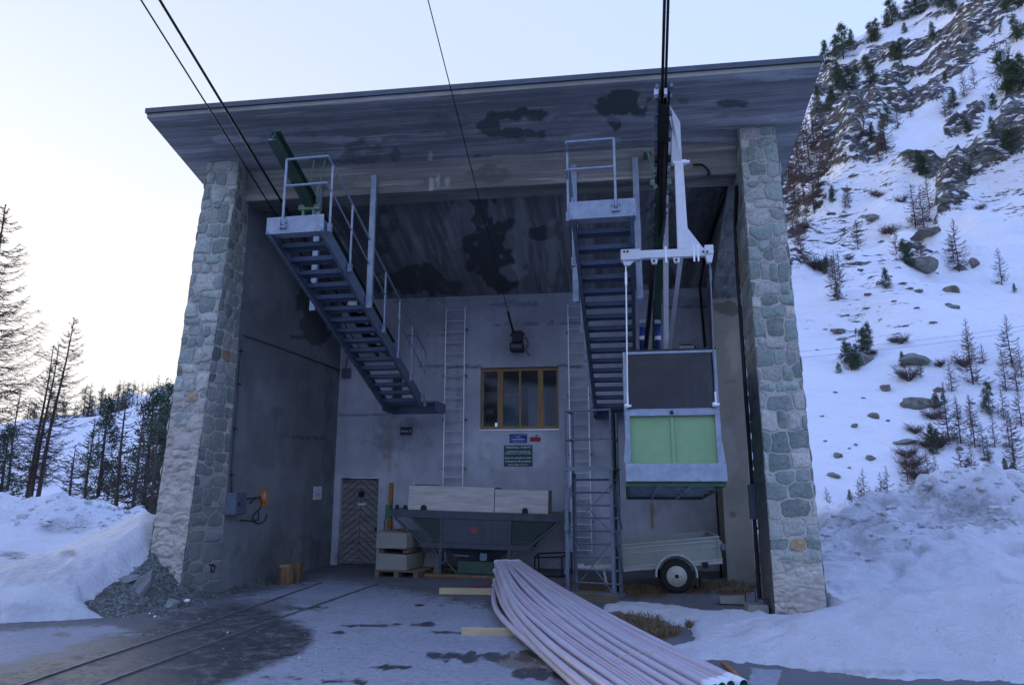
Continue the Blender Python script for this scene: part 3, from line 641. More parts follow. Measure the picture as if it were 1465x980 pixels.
RX0, RX1, RY0, RY1 = -7.63, 3.28, 9.90, 17.4
# soffit of the eave (in front of the beam), with bevelled sides
sx0, sx1 = -7.25, 2.92
zf = z_sof(RY0)
parts = [face_sheet((sx0, 11.35, z_sof(11.35)), (sx1, 11.35, z_sof(11.35)), (RX1, RY0, zf), (RX0, RY0, zf), 260, 44, 0),
         face_sheet((sx1, 11.35, z_sof(11.35)), (sx1, RY1, z_sof(RY1)), (RX1, RY1, z_sof(RY1) + 0.14), (RX1, RY0, zf), 60, 10, 0),
         face_sheet((sx0, RY1, z_sof(RY1)), (sx0, 11.35, z_sof(11.35)), (RX0, RY0, zf), (RX0, RY1, z_sof(RY1) + 0.14), 60, 10, 0)]
V, Fc = merge(parts)
bpart('eave_soffit', V, Fc, m_soffit, attrs_for(V,
      dark=[(885, 150, 42, 22, 1), (880, 175, 12, 14, .9), (745, 165, 60, 10, .95), (735, 190, 55, 10, .8), (700, 180, 18, 14, .8), (1045, 148, 32, 8, .75), (980, 145, 10, 5, .6), (520, 218, 50, 16, .6), (640, 180, 40, 18, .45),
            (760, 200, 25, 5, .7), (300, 220, 60, 10, .35), (450, 190, 80, 14, .4), (1000, 215, 60, 14, .4), (690, 230, 30, 8, .6), (560, 160, 90, 10, .35), (1130, 150, 20, 30, .25)],
      lite=[(480, 200, 80, 6, .6), (616, 235, 3, 22, .9), (622, 262, 4, 18, .8), (1000, 200, 60, 5, .6), (820, 200, 70, 5, .5), (1100, 110, 60, 6, .5), (330, 200, 50, 6, .5), (950, 170, 200, 5, .4), (750, 230, 60, 8, .5)], seed=11))
# roof slab above: fascia band, metal edge, top
mb = MB()
zt0, zt1 = zf + 0.075, z_sof(RY1) + 0.16
mb.hexa([(RX0, RY0, zf + .001), (RX1, RY0, zf + .001), (RX1, RY1, z_sof(RY1) + .142), (RX0, RY1, z_sof(RY1) + .142), (RX0, RY0, zt0), (RX1, RY0, zt0), (RX1, RY1, zt1), (RX0, RY1, zt1)])
roof = B.part('roof', mb, M_concrete('fascia_concrete', (0.36, 0.35, 0.31), stain=0, attr=False, streak=False))
mb = MB(); e = 0.025
def edge(p, q, w):
    mb.bar(p, q, w, 0.085)
edge((RX0 - e, RY0 - 0.0, zt0 + .045), (RX1 + e, RY0 - 0.0, zt0 + .045), 0.07)
edge((RX0 - 0.0, RY0 + 0.036, zt0 + .035), (RX0 - 0.0, RY1, zt1 + .045), 0.06)
edge((RX1 + 0.0, RY0 + 0.036, zt0 + .035), (RX1 + 0.0, RY1, zt1 + .045), 0.06)
B.part('roof_edging', mb, m_roofmetal, roof)
mb = MB(); mb.hexa([(RX0 + .04, RY0 + .04, zt0 + .003), (RX1 - .04, RY0 + .04, zt0 + .003), (RX1 - .04, RY1, zt1 + .003), (RX0 + .04, RY1, zt1 + .003), (RX0 + .04, RY0 + .04, zt0 + .05), (RX1 - .04, RY0 + .04, zt0 + .05), (RX1 - .04, RY1, zt1 + .05), (RX0 + .04, RY1, zt1 + .05)])
B.part('roof_covering', mb, m_roofmetal, roof)
# ceiling inside
YBm0, YBm1 = 11.35, 11.85
V, Fc = face_sheet((-7.0, YB, z_sof(YB)), (2.8, YB, z_sof(YB)), (2.8, YBm1, z_sof(YBm1)), (-7.0, YBm1, z_sof(YBm1)), 230, 110, 0)
bpart('ceiling', V, Fc, m_ceiling, attrs_for(V,
      dark=[(700, 350, 40, 60, 1), (715, 395, 30, 25, 1), (770, 335, 28, 12, .9), (690, 300, 20, 30, .8), (590, 400, 60, 22, .8), (530, 330, 40, 40, .6), (640, 410, 40, 14, .7), (980, 330, 60, 60, .7), (940, 390, 40, 25, .7), (1000, 280, 40, 20, .6), (620, 320, 20, 40, .4), (450, 320, 60, 40, .5)],
      lite=[(745, 330, 14, 50, .5), (790, 360, 10, 50, .5), (735, 390, 20, 12, .6), (650, 330, 14, 50, .35), (810, 300, 10, 30, .4), (600, 360, 10, 40, .3)], seed=15))
# front beam
zb = 6.98
parts = [face_sheet((-6.62, YBm0, zb), (2.32, YBm0, zb), (2.32, YBm0, z_sof(YBm0)), (-6.62, YBm0, z_sof(YBm0)), 240, 16, 0),
         face_sheet((-6.62, YBm1, zb), (2.32, YBm1, zb), (2.32, YBm0, zb), (-6.62, YBm0, zb), 120, 8, 0),
         face_sheet((2.32, YBm1, zb), (-6.62, YBm1, zb), (-6.62, YBm1, z_sof(YBm1)), (2.32, YBm1, z_sof(YBm1)), 30, 8, 0)]
V, Fc = merge(parts)
bpart('front_beam', V, Fc, m_beam, attrs_for(V, dark=[(700, 250, 30, 12, .7), (380, 262, 60, 12, .5), (500, 258, 60, 10, .3), (940, 245, 10, 20, .7), (1014, 250, 4, 4, 1), (560, 280, 200, 3, .5), (800, 250, 80, 5, .35), (650, 262, 40, 8, .3)],
      lite=[(617, 264, 4, 12, .9), (627, 258, 3, 9, .8), (640, 262, 5, 10, .6), (860, 258, 80, 5, .3), (545, 262, 60, 5, .35)], seed=19))
# back wall with door and window openings
DX0, DX1, DZ1 = -6.30, -5.37, 1.97
WX0, WX1, WZ0, WZ1 = -2.965, -1.125, 3.06, 4.53
def holed(x0, x1, z0, z1, y, holes, st, inset):
    xs = set(np.round(lin(x0, x1, st), 4)); zs = set(np.round(lin(z0, z1, st), 4))
    for (a, b, c, d) in holes: xs |= {a, b}; zs |= {c, d}
    xs = np.array(sorted(xs)); zs = np.array(sorted(zs)); nx = len(xs)
    X, Z = np.meshgrid(xs, zs); V = np.stack([X.ravel(), np.full(X.size, y), Z.ravel()], 1); Fs = []
    for j in range(len(zs) - 1):
        cz = (zs[j] + zs[j + 1]) / 2
        for i in range(nx - 1):
            cx = (xs[i] + xs[i + 1]) / 2
            if any(a < cx < b and c < cz < d for (a, b, c, d) in holes): continue
            k = j * nx + i; Fs.append((k, k + 1, k + nx + 1, k + nx))
    ex = []
    for (a, b, c, d) in holes:
        for (p, q) in (((a, c), (a, d)), ((a, d), (b, d)), ((b, d), (b, c)), ((b, c), (a, c))):
            ex.append(face_sheet((p[0], y, p[1]), (q[0], y, q[1]), (q[0], y + inset, q[1]), (p[0], y + inset, p[1]), 6, 3, 0))
    return merge([(V, np.array(Fs))] + ex)
V, Fc = holed(-6.9, 2.75, -0.1, 6.45, YB, [(DX0, DX1, -0.1, DZ1), (WX0, WX1, WZ0, WZ1)], 0.05, 0.28)
bpart('back_wall', V, Fc, m_back, attrs_for(V,
      dark=[(655, 560, 5, 60, .5), (640, 480, 6, 40, .35), (700, 660, 12, 30, .5), (688, 650, 5, 22, .55), (560, 620, 40, 40, .55), (590, 640, 30, 40, .4), (830, 620, 25, 40, .3), (960, 430, 60, 12, .5), (880, 630, 40, 60, .35), (740, 435, 50, 6, .6), (520, 800, 60, 10, .5), (650, 815, 200, 10, .6),
            (870, 810, 200, 12, .45), (560, 740, 30, 60, .25), (700, 455, 60, 6, .4), (620, 430, 60, 5, .5), (850, 610, 20, 10, .3), (900, 560, 40, 50, .35), (800, 800, 20, 20, .4)],
      lite=[(720, 640, 80, 30, .25), (960, 750, 50, 30, .25), (1000, 480, 30, 60, .2)],
      rust=[(933, 740, 3.0, 28, .85), (559, 740, 3, 50, .8), (557, 640, 5, 40, .35)],
      crack=[(484, 593, 560, 594, 2.2), (600, 524, 688, 525, 2.6), (799, 524, 830, 524, 2.2), (700, 464, 830, 462, 1.6), (955, 440, 1020, 438, 1.6), (580, 480, 640, 479, 1.5)], seed=23))
mb = MB(); mb.box(-6.9, DX0 - .0, YB + .281, YB + .6, -.1, 6.3); mb.box(WX1 + 0.0, 2.75, YB + .281, YB + .6, -.1, 6.3); mb.box(DX1, WX0, YB + .281, YB + .6, -.1, 6.3)
mb.box(DX0, DX1, YB + .281, YB + .6, DZ1, 6.3); mb.box(WX0, WX1, YB + .281, YB + .6, WZ1, 6.3); mb.box(WX0, WX1, YB + .281, YB + .6, -.1, WZ0)
B.part('rear_masonry', mb, m_plain)
# left wall (render), splayed a little
LX0, LX1 = -6.60, -6.46
def lx(y): return LX0 + (LX1 - LX0) * (y - YP) / (YB - YP)
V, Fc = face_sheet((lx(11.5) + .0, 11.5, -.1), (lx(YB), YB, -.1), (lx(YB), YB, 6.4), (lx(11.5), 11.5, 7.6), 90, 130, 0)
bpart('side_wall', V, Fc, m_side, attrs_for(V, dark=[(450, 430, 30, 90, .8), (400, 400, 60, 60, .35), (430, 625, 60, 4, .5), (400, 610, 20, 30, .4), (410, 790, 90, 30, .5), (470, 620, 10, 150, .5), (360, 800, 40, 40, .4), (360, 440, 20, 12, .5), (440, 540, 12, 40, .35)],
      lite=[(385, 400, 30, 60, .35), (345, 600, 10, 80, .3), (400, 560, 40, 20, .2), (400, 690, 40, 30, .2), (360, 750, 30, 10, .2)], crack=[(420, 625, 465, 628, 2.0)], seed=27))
mb = MB(); mb.hexa([(-7.35, 11.86, -.1), (lx(11.86) - .01, 11.86, -.1), (lx(YB) - .01, YB + .6, -.1), (-7.2, YB + .6, -.1), (-7.35, 11.86, z_sof(11.86)), (lx(11.86) - .01, 11.86, z_sof(11.86)), (lx(YB) - .01, YB + .6, z_sof(YB + .6)), (-7.2, YB + .6, z_sof(YB + .6))])
B.part('outer_wall', mb, m_plain)
# right: column, sloping side beam, wall stub
parts = []
def box_sheet(x0, x1, y0, y1, z0, z1, st=0.06):
    nz = max(1, int((z1 - z0) / st)); nx = max(1, int((x1 - x0) / st)); ny = max(1, int((y1 - y0) / st))
    return [face_sheet((x0, y0, z0), (x1, y0, z0), (x1, y0, z1), (x0, y0, z1), nx, nz, 0), face_sheet((x0, y1, z0), (x0, y0, z0), (x0, y0, z1), (x0, y1, z1), ny, nz, 0),
            face_sheet((x1, y0, z0), (x1, y1, z0), (x1, y1, z1), (x1, y0, z1), ny, nz, 0), face_sheet((x1, y1, z0), (x0, y1, z0), (x0, y1, z1), (x1, y1, z1), nx, nz, 0)]
V, Fc = merge(box_sheet(2.19, 2.71, 14.4, 15.0, -0.1, 5.6))
bpart('column', V, Fc, m_col, attrs_for(V, dark=[(1040, 440, 24, 12, .9), (1045, 545, 16, 5, .6), (1050, 735, 8, 5, .8), (1040, 600, 16, 30, .25), (1060, 800, 30, 12, .3), (1036, 700, 8, 40, .3), (1060, 650, 8, 30, .25)], lite=[(1050, 500, 16, 30, .3), (1040, 660, 14, 40, .25)], rust=[(1052, 734, 3, 2.5, .4)], seed=33))
mb = MB(); mb.hexa([(2.19, 11.86, zb), (2.72, 11.86, zb), (2.72, 14.4, 5.6), (2.19, 14.4, 5.6), (2.19, 11.86, z_sof(11.86) - .002), (2.72, 11.86, z_sof(11.86) - .002), (2.72, 14.4, z_sof(14.4) - .002), (2.19, 14.4, z_sof(14.4) - .002)])
mb.box(2.19, 2.72, 14.402, 15.0, 5.602, z_sof(15) - .002)
B.part('side_beam', mb, M_concrete('side_beam_concrete', (0.26, 0.27, 0.27), board=(6, .4, 6), stain=0, attr=False, streak=False))
mb = MB(); mb.box(2.40, 2.70, 15.002, YB - 0.003, -.1, 6.3); B.part('side_wall', mb, m_plain)

# ---- stone pillars: every stone displaced from the mortar
def masonry(P00, P10, P11, P01, out, st, seed, rowh=(0.2, 0.34), colw=(0.2, 0.5), plaster=None, dim=None, tint=1.0, rough_amp=0.03, dimcol=0):
    P00, P10, P11, P01 = [Vector(p) for p in (P00, P10, P11, P01)]; out = Vector(out).normalized()
    wu = (P10 - P00).length; hv = (P01 - P00).length; nu = max(2, int(wu / st)); nv = max(2, int(hv / st))
    rnd = random.Random(seed); seeds = []; z = -0.1
    while z < hv + 0.3:
        rh = rnd.uniform(*rowh); x = -rnd.uniform(0.0, 0.3)
        while x < wu + 0.3:
            cw = rnd.uniform(*colw)
            seeds.append((x + cw / 2, z + rh / 2 + rnd.uniform(-.07, .07), cw, rh * rnd.uniform(0.85, 1.15), rnd.random(), rnd.random())); x += cw
        z += rh
    S = np.array(seeds)
    u = np.linspace(0, wu, nu + 1)[None, :] + np.zeros((nv + 1, 1)); v = np.linspace(0, hv, nv + 1)[:, None] + np.zeros((1, nu + 1))
    uf, vf = u.ravel(), v.ravel()
    du = uf + (fbm(uf * 4, vf * 4, seed, 5) - .5) * 0.10; dv = vf + (fbm(uf * 4, vf * 4, seed + 3, 6) - .5) * 0.10
    d1 = np.full(uf.shape, 9.0); d2 = np.full(uf.shape, 9.0); idx = np.zeros(uf.shape, int)
    order = np.argsort(vf, kind='stable')
    for k, (sx, sz, cw, rh, a, b) in enumerate(seeds):
        sel = np.where(np.abs(vf - sz) < 0.62)[0]
        if len(sel) == 0: continue
        d = (np.abs((du[sel] - sx) / (cw * 0.5)) ** 3.6 + np.abs((dv[sel] - sz) / (rh * 0.5)) ** 3.6) ** (1 / 3.6)
        m1 = d < d1[sel]; m2 = (~m1) & (d < d2[sel])
        d2[sel] = np.where(m1, d1[sel], np.where(m2, d, d2[sel])); idx[sel] = np.where(m1, k, idx[sel]); d1[sel] = np.where(m1, d, d1[sel])
    gap = (d2 - d1)
    mort = sstep(0.26, 0.08, gap); mort = np.maximum(mort, sstep(0.98, 1.25, d1))
    a = S[idx, 4]; b = S[idx, 5]
    pal = np.array([(0.19, 0.235, 0.21), (0.26, 0.30, 0.275), (0.31, 0.315, 0.295), (0.17, 0.21, 0.19), (0.36, 0.355, 0.32), (0.23, 0.27, 0.25), (0.28, 0.29, 0.26), (0.25, 0.165, 0.085)])
    ci = np.minimum((a * 7.15).astype(int), 7); c = pal[ci] * (0.85 + 0.6 * b)[:, None] * tint * 1.42
    bulge = (1 - mort) * (0.35 + 0.65 * np.clip(1 - d1 ** 2, 0, 1)) * (0.5 + b) * rough_amp + (fbm(uf * 9, vf * 9, 0, seed + 9) - .5) * 0.022
    uu = u / wu; vv = v / hv
    V = np.zeros((u.size, 3))
    for ax in range(3):
        V[:, ax] = ((1 - uu) * (1 - vv) * P00[ax] + uu * (1 - vv) * P10[ax] + uu * vv * P11[ax] + (1 - uu) * vv * P01[ax]).ravel()
    plm = np.zeros(u.size) if plaster is None else plaster(V); dm = np.zeros(u.size) if dim is None else dim(V)
    bulge = bulge * (1 - 0.72 * plm) + plm * ((fbm(uf * 4.2, vf * 4.2, 0, seed + 12, 6) - .35) * 0.10 - 0.035 * sstep(.07, 0.0, np.abs(fbm(uf * 4.1, vf * 5.6, 0, seed + 14, 4) - .5)) + (fbm(uf * 16, vf * 16, 0, seed + 15, 3) - .5) * .045)
    edge_f = np.minimum(1, np.minimum(uf, wu - uf) / 0.02 + 0.35)
    V += np.array(out)[None, :] * (bulge * edge_f)[:, None]
    i = (np.arange(nv)[:, None] * (nu + 1) + np.arange(nu)[None, :]).ravel()
    return V, np.stack([i, i + 1, i + nu + 2, i + nu + 1], 1), {'scol': c, 'mortar': mort, 'plaster': plm, 'dim': dm}
def masonry_join(L):
    V, Fc = merge([(a, b) for a, b, c in L]); at = {k: np.concatenate([c[k] for a, b, c in L]) for k in L[0][2]}
    return V, Fc, at
# right pillar
bl, br = aty(1111, 905, YP), aty(1187, 905, YP); tl, tr = aty(1057, 180, YP), aty(1108, 176, YP)
def q(p, y=None, dx=0): return (p.x + dx, YP if y is None else y, p.z)
z0 = min(bl.z, br.z); YD = 11.83
def zt(y): return z_sof(y) - 0.004
pl_r = lambda V: 0.70 * sstep(2.0, 0.2, V[:, 2]) ** 1.2
a0, a1, a2, a3 = (bl.x, YP, z0), (br.x, YP, z0), (tr.x, YP, zt(YP)), (tl.x, YP, zt(YP))
b0, b1, b2, b3 = (bl.x, YD, z0), (br.x, YD, z0), (tr.x, YD, zt(YD)), (tl.x, YD, zt(YD))
rp = [masonry(a0, a1, a2, a3, (0, -1, 0), 0.013, 5, plaster=pl_r, rowh=(.14, .32), colw=(.13, .46), rough_amp=0.030),
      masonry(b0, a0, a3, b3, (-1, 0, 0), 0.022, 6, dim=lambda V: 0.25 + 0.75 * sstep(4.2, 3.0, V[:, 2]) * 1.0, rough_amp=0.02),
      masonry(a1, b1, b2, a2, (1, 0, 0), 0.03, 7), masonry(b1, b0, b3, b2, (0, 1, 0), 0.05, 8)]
V, Fc, at = masonry_join(rp)
o = fast_mesh('stone_pillar', V - np.array(B.off), Fc, m_stone, True, at); o.parent = B.root; o['label'] = 'right stone pillar of greenish rubble with clear pale joints'
# left pillar
bl, br = aty(203, 870, YP), aty(253, 870, YP); tl, tr = aty(297, 246, YP), aty(343, 240, YP)
z0 = min(bl.z, br.z)
a0, a1, a2, a3 = (bl.x, YP, z0), (br.x, YP, z0), (tr.x, YP, zt(YP)), (tl.x, YP, zt(YP)); YE = 11.5
def spl(z): return br.x + (tr.x - br.x) * (z - z0) / (zt(YP) - z0)
c1, c2 = (lx(YE) + .02, YE, z0), (lx(YE) + .02, YE, zt(YE))
b0, b3 = (bl.x, YD, z0), (tl.x, YD, zt(YD))
pl_l = lambda V: np.clip(0.22 + 0.62 * sstep(5.0, 1.0, V[:, 2]), 0, 1)
lp = [masonry(a0, a1, a2, a3, (0, -1, 0), 0.014, 15, rowh=(.15, .32), colw=(.14, .44), plaster=pl_l, rough_amp=0.05),
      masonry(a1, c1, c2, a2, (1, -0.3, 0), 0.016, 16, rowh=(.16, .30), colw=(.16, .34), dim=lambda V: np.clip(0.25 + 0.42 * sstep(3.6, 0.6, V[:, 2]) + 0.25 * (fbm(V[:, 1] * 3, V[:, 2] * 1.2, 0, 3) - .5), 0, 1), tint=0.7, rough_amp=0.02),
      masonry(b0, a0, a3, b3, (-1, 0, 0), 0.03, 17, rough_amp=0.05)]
V, Fc, at = masonry_join(lp)
o = fast_mesh('stone_pillar', V - np.array(B.off), Fc, m_stone, True, at); o.parent = B.root; o['label'] = 'left stone pillar half covered by rough pale plaster'
mb = MB(); mb.hexa([(bl.x + .05, YE + .02, z0), (lx(YE) - .02, YE + .02, z0), (lx(YD) - .02, YD + .02, z0), (bl.x + .05, YD + .02, z0), (tl.x + .05, YE + .02, zt(YE)), (lx(YE) - .02, YE + .02, zt(YE)), (lx(YD) - .02, YD + .02, zt(YD)), (tl.x + .05, YD + .02, zt(YD))])
B.part('pillar_core', mb, m_plain)

# ---- door
mb = MB(); y0 = YB + 0.12; n = 15; cx = (DX0 + DX1) / 2; hw = (DX1 - DX0) / 2 - .012
for k in range(-3, 17):                                  # herringbone planks on both halves
    for sgn in (-1, 1):
        zc = 0.03 + k * 0.155; t = 0.135; sl = 0.80
        pts = []
        pc = [(0, zc), (0, zc + t), (hw, zc + t - hw * sl), (hw, zc - hw * sl)]
        # clip against door rectangle
        def clip(poly, f):
            r = []
            for i in range(len(poly)):
                a, b = poly[i - 1], poly[i]; fa, fb = f(a), f(b)
                if fa * fb < 0: tt = fa / (fa - fb); r.append((a[0] + (b[0] - a[0]) * tt, a[1] + (b[1] - a[1]) * tt))
                if fb >= 0: r.append(b)
            return r
        pc = clip(pc, lambda p: p[1] - 0.02); pc = clip(pc, lambda p: DZ1 - .02 - p[1]) if len(pc) > 2 else []
        if len(pc) < 3: continue
        if sgn > 0: P = [(cx + p[0] + .004, y0, p[1]) for p in pc]
        else: P = [(cx - p[0] - .004, y0, p[1]) for p in pc][::-1]
        mb.prism(P, (0, 0.03, 0))
door = B.part('door', mb, m_plank)
mb = MB(); mb.box(DX0 + .005, DX1 - .005, y0 + .031, y0 + .05, 0, DZ1 - .005); B.part('door_backing', mb, m_black, door)
mb = MB(); pc_ = aty(517, 707, y0 - .01); mb.lathe([(0.075, 0), (0.075, 0.012)], (pc_.x, y0 - .012, pc_.z), 'y', 24); B.part('porthole', mb, m_black, door)
mb = MB(); pc_ = aty(517, 721, y0 - .01); mb.box(pc_.x - .10, pc_.x + .10, y0 - .006, y0 - .001, pc_.z - .022, pc_.z + .022); B.part('name_plate', mb, m_alu, door)
mb = MB(); pc_ = aty(538, 757, y0 - .02); mb.box(pc_.x - .02, pc_.x + .01, y0 - .03, y0 - .001, pc_.z - .05, pc_.z + .05); mb.tube([(pc_.x - .005, y0 - .03, pc_.z), (pc_.x - .005, y0 - .06, pc_.z), (pc_.x - .09, y0 - .06, pc_.z)], .008, 6); B.part('handle', mb, m_black, door)
# ---- window
y0 = YB + 0.10; mb = MB(); fw = .06
mb.box(WX0, WX1, y0, y0 + .07, WZ0 + .03, WZ0 + .03 + fw); mb.box(WX0, WX1, y0, y0 + .07, WZ1 - .075, WZ1)
xs = [WX0 + .0, WX0 + .40, WX0 + .475, WX0 + 0.90, WX0 + 1.325, WX0 + 1.40, WX1 - .06]
for x, w in ((WX0, .06), (WX0 + .39, .065), (WX0 + .457, .065), (WX0 + .905, .05), (WX0 + 1.345, .065), (WX0 + 1.412, .065), (WX1 - .055, .055)): mb.box(x, x + w, y0 + .003, y0 + .067, WZ0 + .091, WZ1 - .076)
win = B.part('window', mb, m_frame, bevel=.004)
gz0, gz1 = WZ0 + .085, WZ1 - .07
for a, b in ((WX0 + .05, WX0 + .40), (WX0 + .515, WX0 + .91), (WX0 + .95, WX0 + 1.35), (WX0 + 1.47, WX1 - .05)):
    mb = MB(); mb.box(a, b, y0 + .03, y0 + .036, gz0, gz1); B.part('pane', mb, m_glass, win)
mb = MB(); mb.hexa([(WX0 - .02, YB - .035, WZ0 - .015), (WX1 + .0, YB - .035, WZ0 - .015), (WX1, y0, WZ0 + .002), (WX0, y0, WZ0 + .002), (WX0 - .02, YB - .035, WZ0 + .012), (WX1, YB - .035, WZ0 + .012), (WX1, y0, WZ0 + .028), (WX0, y0, WZ0 + .028)])
B.part('sill', mb, m_alu, win)
# room behind the window, open to the snow on its far side through two windows
mb = MB(); ry = YB + .61; rz0, rz1 = 2.2, 5.1; rx0, rx1 = -4.2, 0.4; ry1 = ry + 3.2
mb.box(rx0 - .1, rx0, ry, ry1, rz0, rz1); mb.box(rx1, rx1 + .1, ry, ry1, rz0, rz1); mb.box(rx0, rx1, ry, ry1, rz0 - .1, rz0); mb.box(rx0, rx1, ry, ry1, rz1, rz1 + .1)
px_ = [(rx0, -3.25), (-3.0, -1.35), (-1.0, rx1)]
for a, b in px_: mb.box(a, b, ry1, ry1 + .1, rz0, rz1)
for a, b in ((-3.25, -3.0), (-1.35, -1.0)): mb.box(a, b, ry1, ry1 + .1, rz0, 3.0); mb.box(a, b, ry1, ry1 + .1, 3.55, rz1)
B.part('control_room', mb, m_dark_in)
m_cab = M_simple('cabinet_paint', (0.34, 0.48, 0.55), 0.5, 0, 0.06)
for (x0, x1, zt_) in ((-2.72, -2.22, 4.15), (-2.05, -1.62, 4.28), (-1.30, -0.95, 4.25)):
    mb = MB(); mb.box(x0, x1, ry + 1.3, ry + 1.7, rz0 + .002, zt_); mb.box(x0 + .03, x1 - .03, ry + 1.285, ry + 1.3, rz0 + .1, zt_ - .04)
    mb.box(x1 - .10, x1 - .08, ry + 1.26, ry + 1.285, 3.3, 3.5)
    single('control_cabinet', mb, m_cab, {-2.72: 'pale control cabinet seen through the window, wider one left of the middle bar', -2.05: 'narrow pale control cabinet seen through the window, right of the middle bar', -1.30: 'tall narrow cabinet seen through the rightmost pane'}[x0], 'cabinet', bevel=.006)

# ================================================================== cables and track beams
def dirv(px, py): r = ray(px, py); return Vector((r.x / r.y, 1.0, r.z / r.y))
DL = dirv(928, 1155); DR = dirv(922, 1155)
def along(P, D, y): return P + D * (y - P.y)
def cable(P, D, y0, y1, r, label, group=None, name='steel_cable', mat=None):
    a, b = along(P, D, y0), along(P, D, y1); mb = MB(); n = 24
    mb.tube([a + (b - a) * (i / n) for i in range(n + 1)], r, 8)
    return single(name, mb, mat or m_black, label, 'cable', group, smooth=True)
PL1 = aty(385, 292, 11.3); PL2 = aty(405, 292, 11.3)
cable(PL1, DL, -22, 15.8, .013, 'thin dark cable, the outermost on the left, passing under the beam left of the stairs')
cable(PL2, DL, -22, 15.8, .021, 'thick dark cable right of the thin one, over the left stairs')
PM = aty(735, 478, 15.85)
DM = (aty(684, 279.5, 11.3) - PM); DM = DM / DM.y
cable(PM, DM, -22, 15.7, .0075, 'single thin haul cable in the middle, running down to the black wall pulley')
PR1 = aty(943.5, 290, 11.3); PR2 = aty(947.5, 290, 11.3)
cable(PR1, DR, -22, 15.6, .021, 'thick track cable, the left one of the pair above the cabin')
cable(PR2, DR, -22, 15.6, .019, 'thick track cable, the right one of the pair above the cabin')

def track_beam(P, D, y0, y1, w, h, label, col, dz=0.0):
    a, b = along(P, D, y0), along(P, D, y1); a.z += dz; b.z += dz
    T = Thing('track_beam', label, 'steel beam', a, world=True)
    mb = MB(); up = Vector((0, 0, 1)); d = (b - a).normalized(); s = d.cross(up).normalized(); u = s.cross(d).normalized()
    mb.bar(a - u * h / 2, b - u * h / 2, w, .018, u); mb.bar(a + u * h / 2, b + u * h / 2, w, .018, u); mb.bar(a, b, .014, h - .02, u)
    T.part('girder', mb, col)
    mb = MB(); mb.bar(a + d * .05 - s * .07 - u * .06, a + d * .12 - s * .07 - u * .06, .07, .1, u); T.part('end_lug', mb, m_bgreen)
    return T
GL = aty(446, 292, 11.3)
T = track_beam(GL, DL, 9.85, 15.7, .17, .22, 'dark green track beam sticking out under the eave above the left stairs', m_dgreen)
mb = MB(); c = aty(444, 297, 11.28); mb.box(c.x - .20, c.x + .20, 11.22, 11.33, c.z - .06, c.z + .03); mb.box(c.x - .14, c.x - .10, 11.24, 11.30, c.z - .40, c.z - .061); mb.box(c.x + .06, c.x + .10, 11.24, 11.30, c.z - .40, c.z - .061); T.part('support_bracket', mb, m_bgreen)
for (x0, y0_, x1, y1_) in ((441, 285, 449, 243), (453, 290, 465, 243)):
    mb = MB(); p, q_ = aty(x0, y0_, 11.26), aty(x1, y1_, 11.1); q_.z = z_sof(q_.y) - .01; mb.tube([p, q_], .02, 8); mb.box(q_.x - .07, q_.x + .07, q_.y - .05, q_.y + .05, q_.z - .02, q_.z + .0); T.part('tie_rod', mb, m_bgreen)
GR_ = aty(943, 293, 11.3)
T = track_beam(GR_, DR, 10.7, 15.6, .15, .26, 'dark green track beam behind the carriage of the cable car', m_dgreen, -.10)
mb = MB(); c = aty(946, 264, 11.3); mb.box(c.x - .19, c.x + .16, 11.20, 11.33, c.z - .05, c.z + .05); T.part('support_bracket', mb, m_bgreen)
for (x0, y0_, x1, y1_) in ((938, 258, 926, 216), (952, 258, 962, 230)):
    mb = MB(); p, q_ = aty(x0, y0_, 11.24), aty(x1, y1_, 11.05); mb.tube([p, q_], .02, 8); mb.box(q_.x - .06, q_.x + .06, q_.y - .03, 11.34, q_.z - .02, q_.z + .03); T.part('tie_rod', mb, m_bgreen)
# rollers and machinery at the end of the left track, seen through the stairs
T = Thing('track_saddle', 'black roller saddle at the end of the left track, seen behind the stairs', 'cable machinery', along(GL, DL, 13.6) + Vector((-.15, 0, -.35)), world=True)
o_ = T.off; mb = MB(); mb.bar(o_ + Vector((-.12, 0, .1)), along(GL, DL, 15.6) + Vector((-.27, 0, -.25)), .03, .22); mb.bar(o_ + Vector((.16, 0, .1)), along(GL, DL, 15.6) + Vector((.01, 0, -.25)), .03, .22); T.part('side_plate', mb, m_grease)
for k in range(5):
    p = along(GL, DL, 13.75 + .4 * k) + Vector((-.14, 0, -.27)); mb = MB(); mb.lathe([(.05, -.12), (.11, -.11), (.08, -.03), (.08, .03), (.11, .11), (.05, .12)], p, 'x', 16); T.part('roller', mb, m_white if k == 0 else m_grease, smooth=True)
mb = MB(); p = along(GL, DL, 15.85) + Vector((.1, 0, -.2)); mb.box(p.x - .10, p.x + .08, 15.9, 16.04, 3.5, 4.4); T.part('back_plate', mb, m_black)

# small pulley on the haul cable
T = Thing('cable_pulley', 'small black pulley block hanging from the back wall above the window', 'pulley', aty(740, 503, 15.85), world=True)
c = aty(741, 484, 15.88)
mb = MB(); mb.box(c.x - .13, c.x + .11, 15.78, 15.98, c.z - .10, c.z + .16); mb.box(c.x - .18, c.x + .15, 15.84, 15.90, c.z + .06, c.z + .12); T.part('housing', mb, m_black, bevel=.01)
mb = MB(); c2 = aty(740, 496, 15.78); mb.box(c2.x - .17, c2.x + .14, 15.70, 16.0, c2.z - .10, c2.z + .085); T.part('motor', mb, m_black, bevel=.015)
mb = MB(); mb.box(c2.x - .13, c2.x + .10, 15.688, 15.70, c2.z - .03, c2.z + .03); T.part('cover_plate', mb, m_box)
mb = MB()
for k in range(9):
    p = along(PM, DM, 15.75 - .10 * k) ; mb.lathe([(.012, -.03), (.028, -.02), (.028, .02), (.012, .03)], p, 'z', 8)
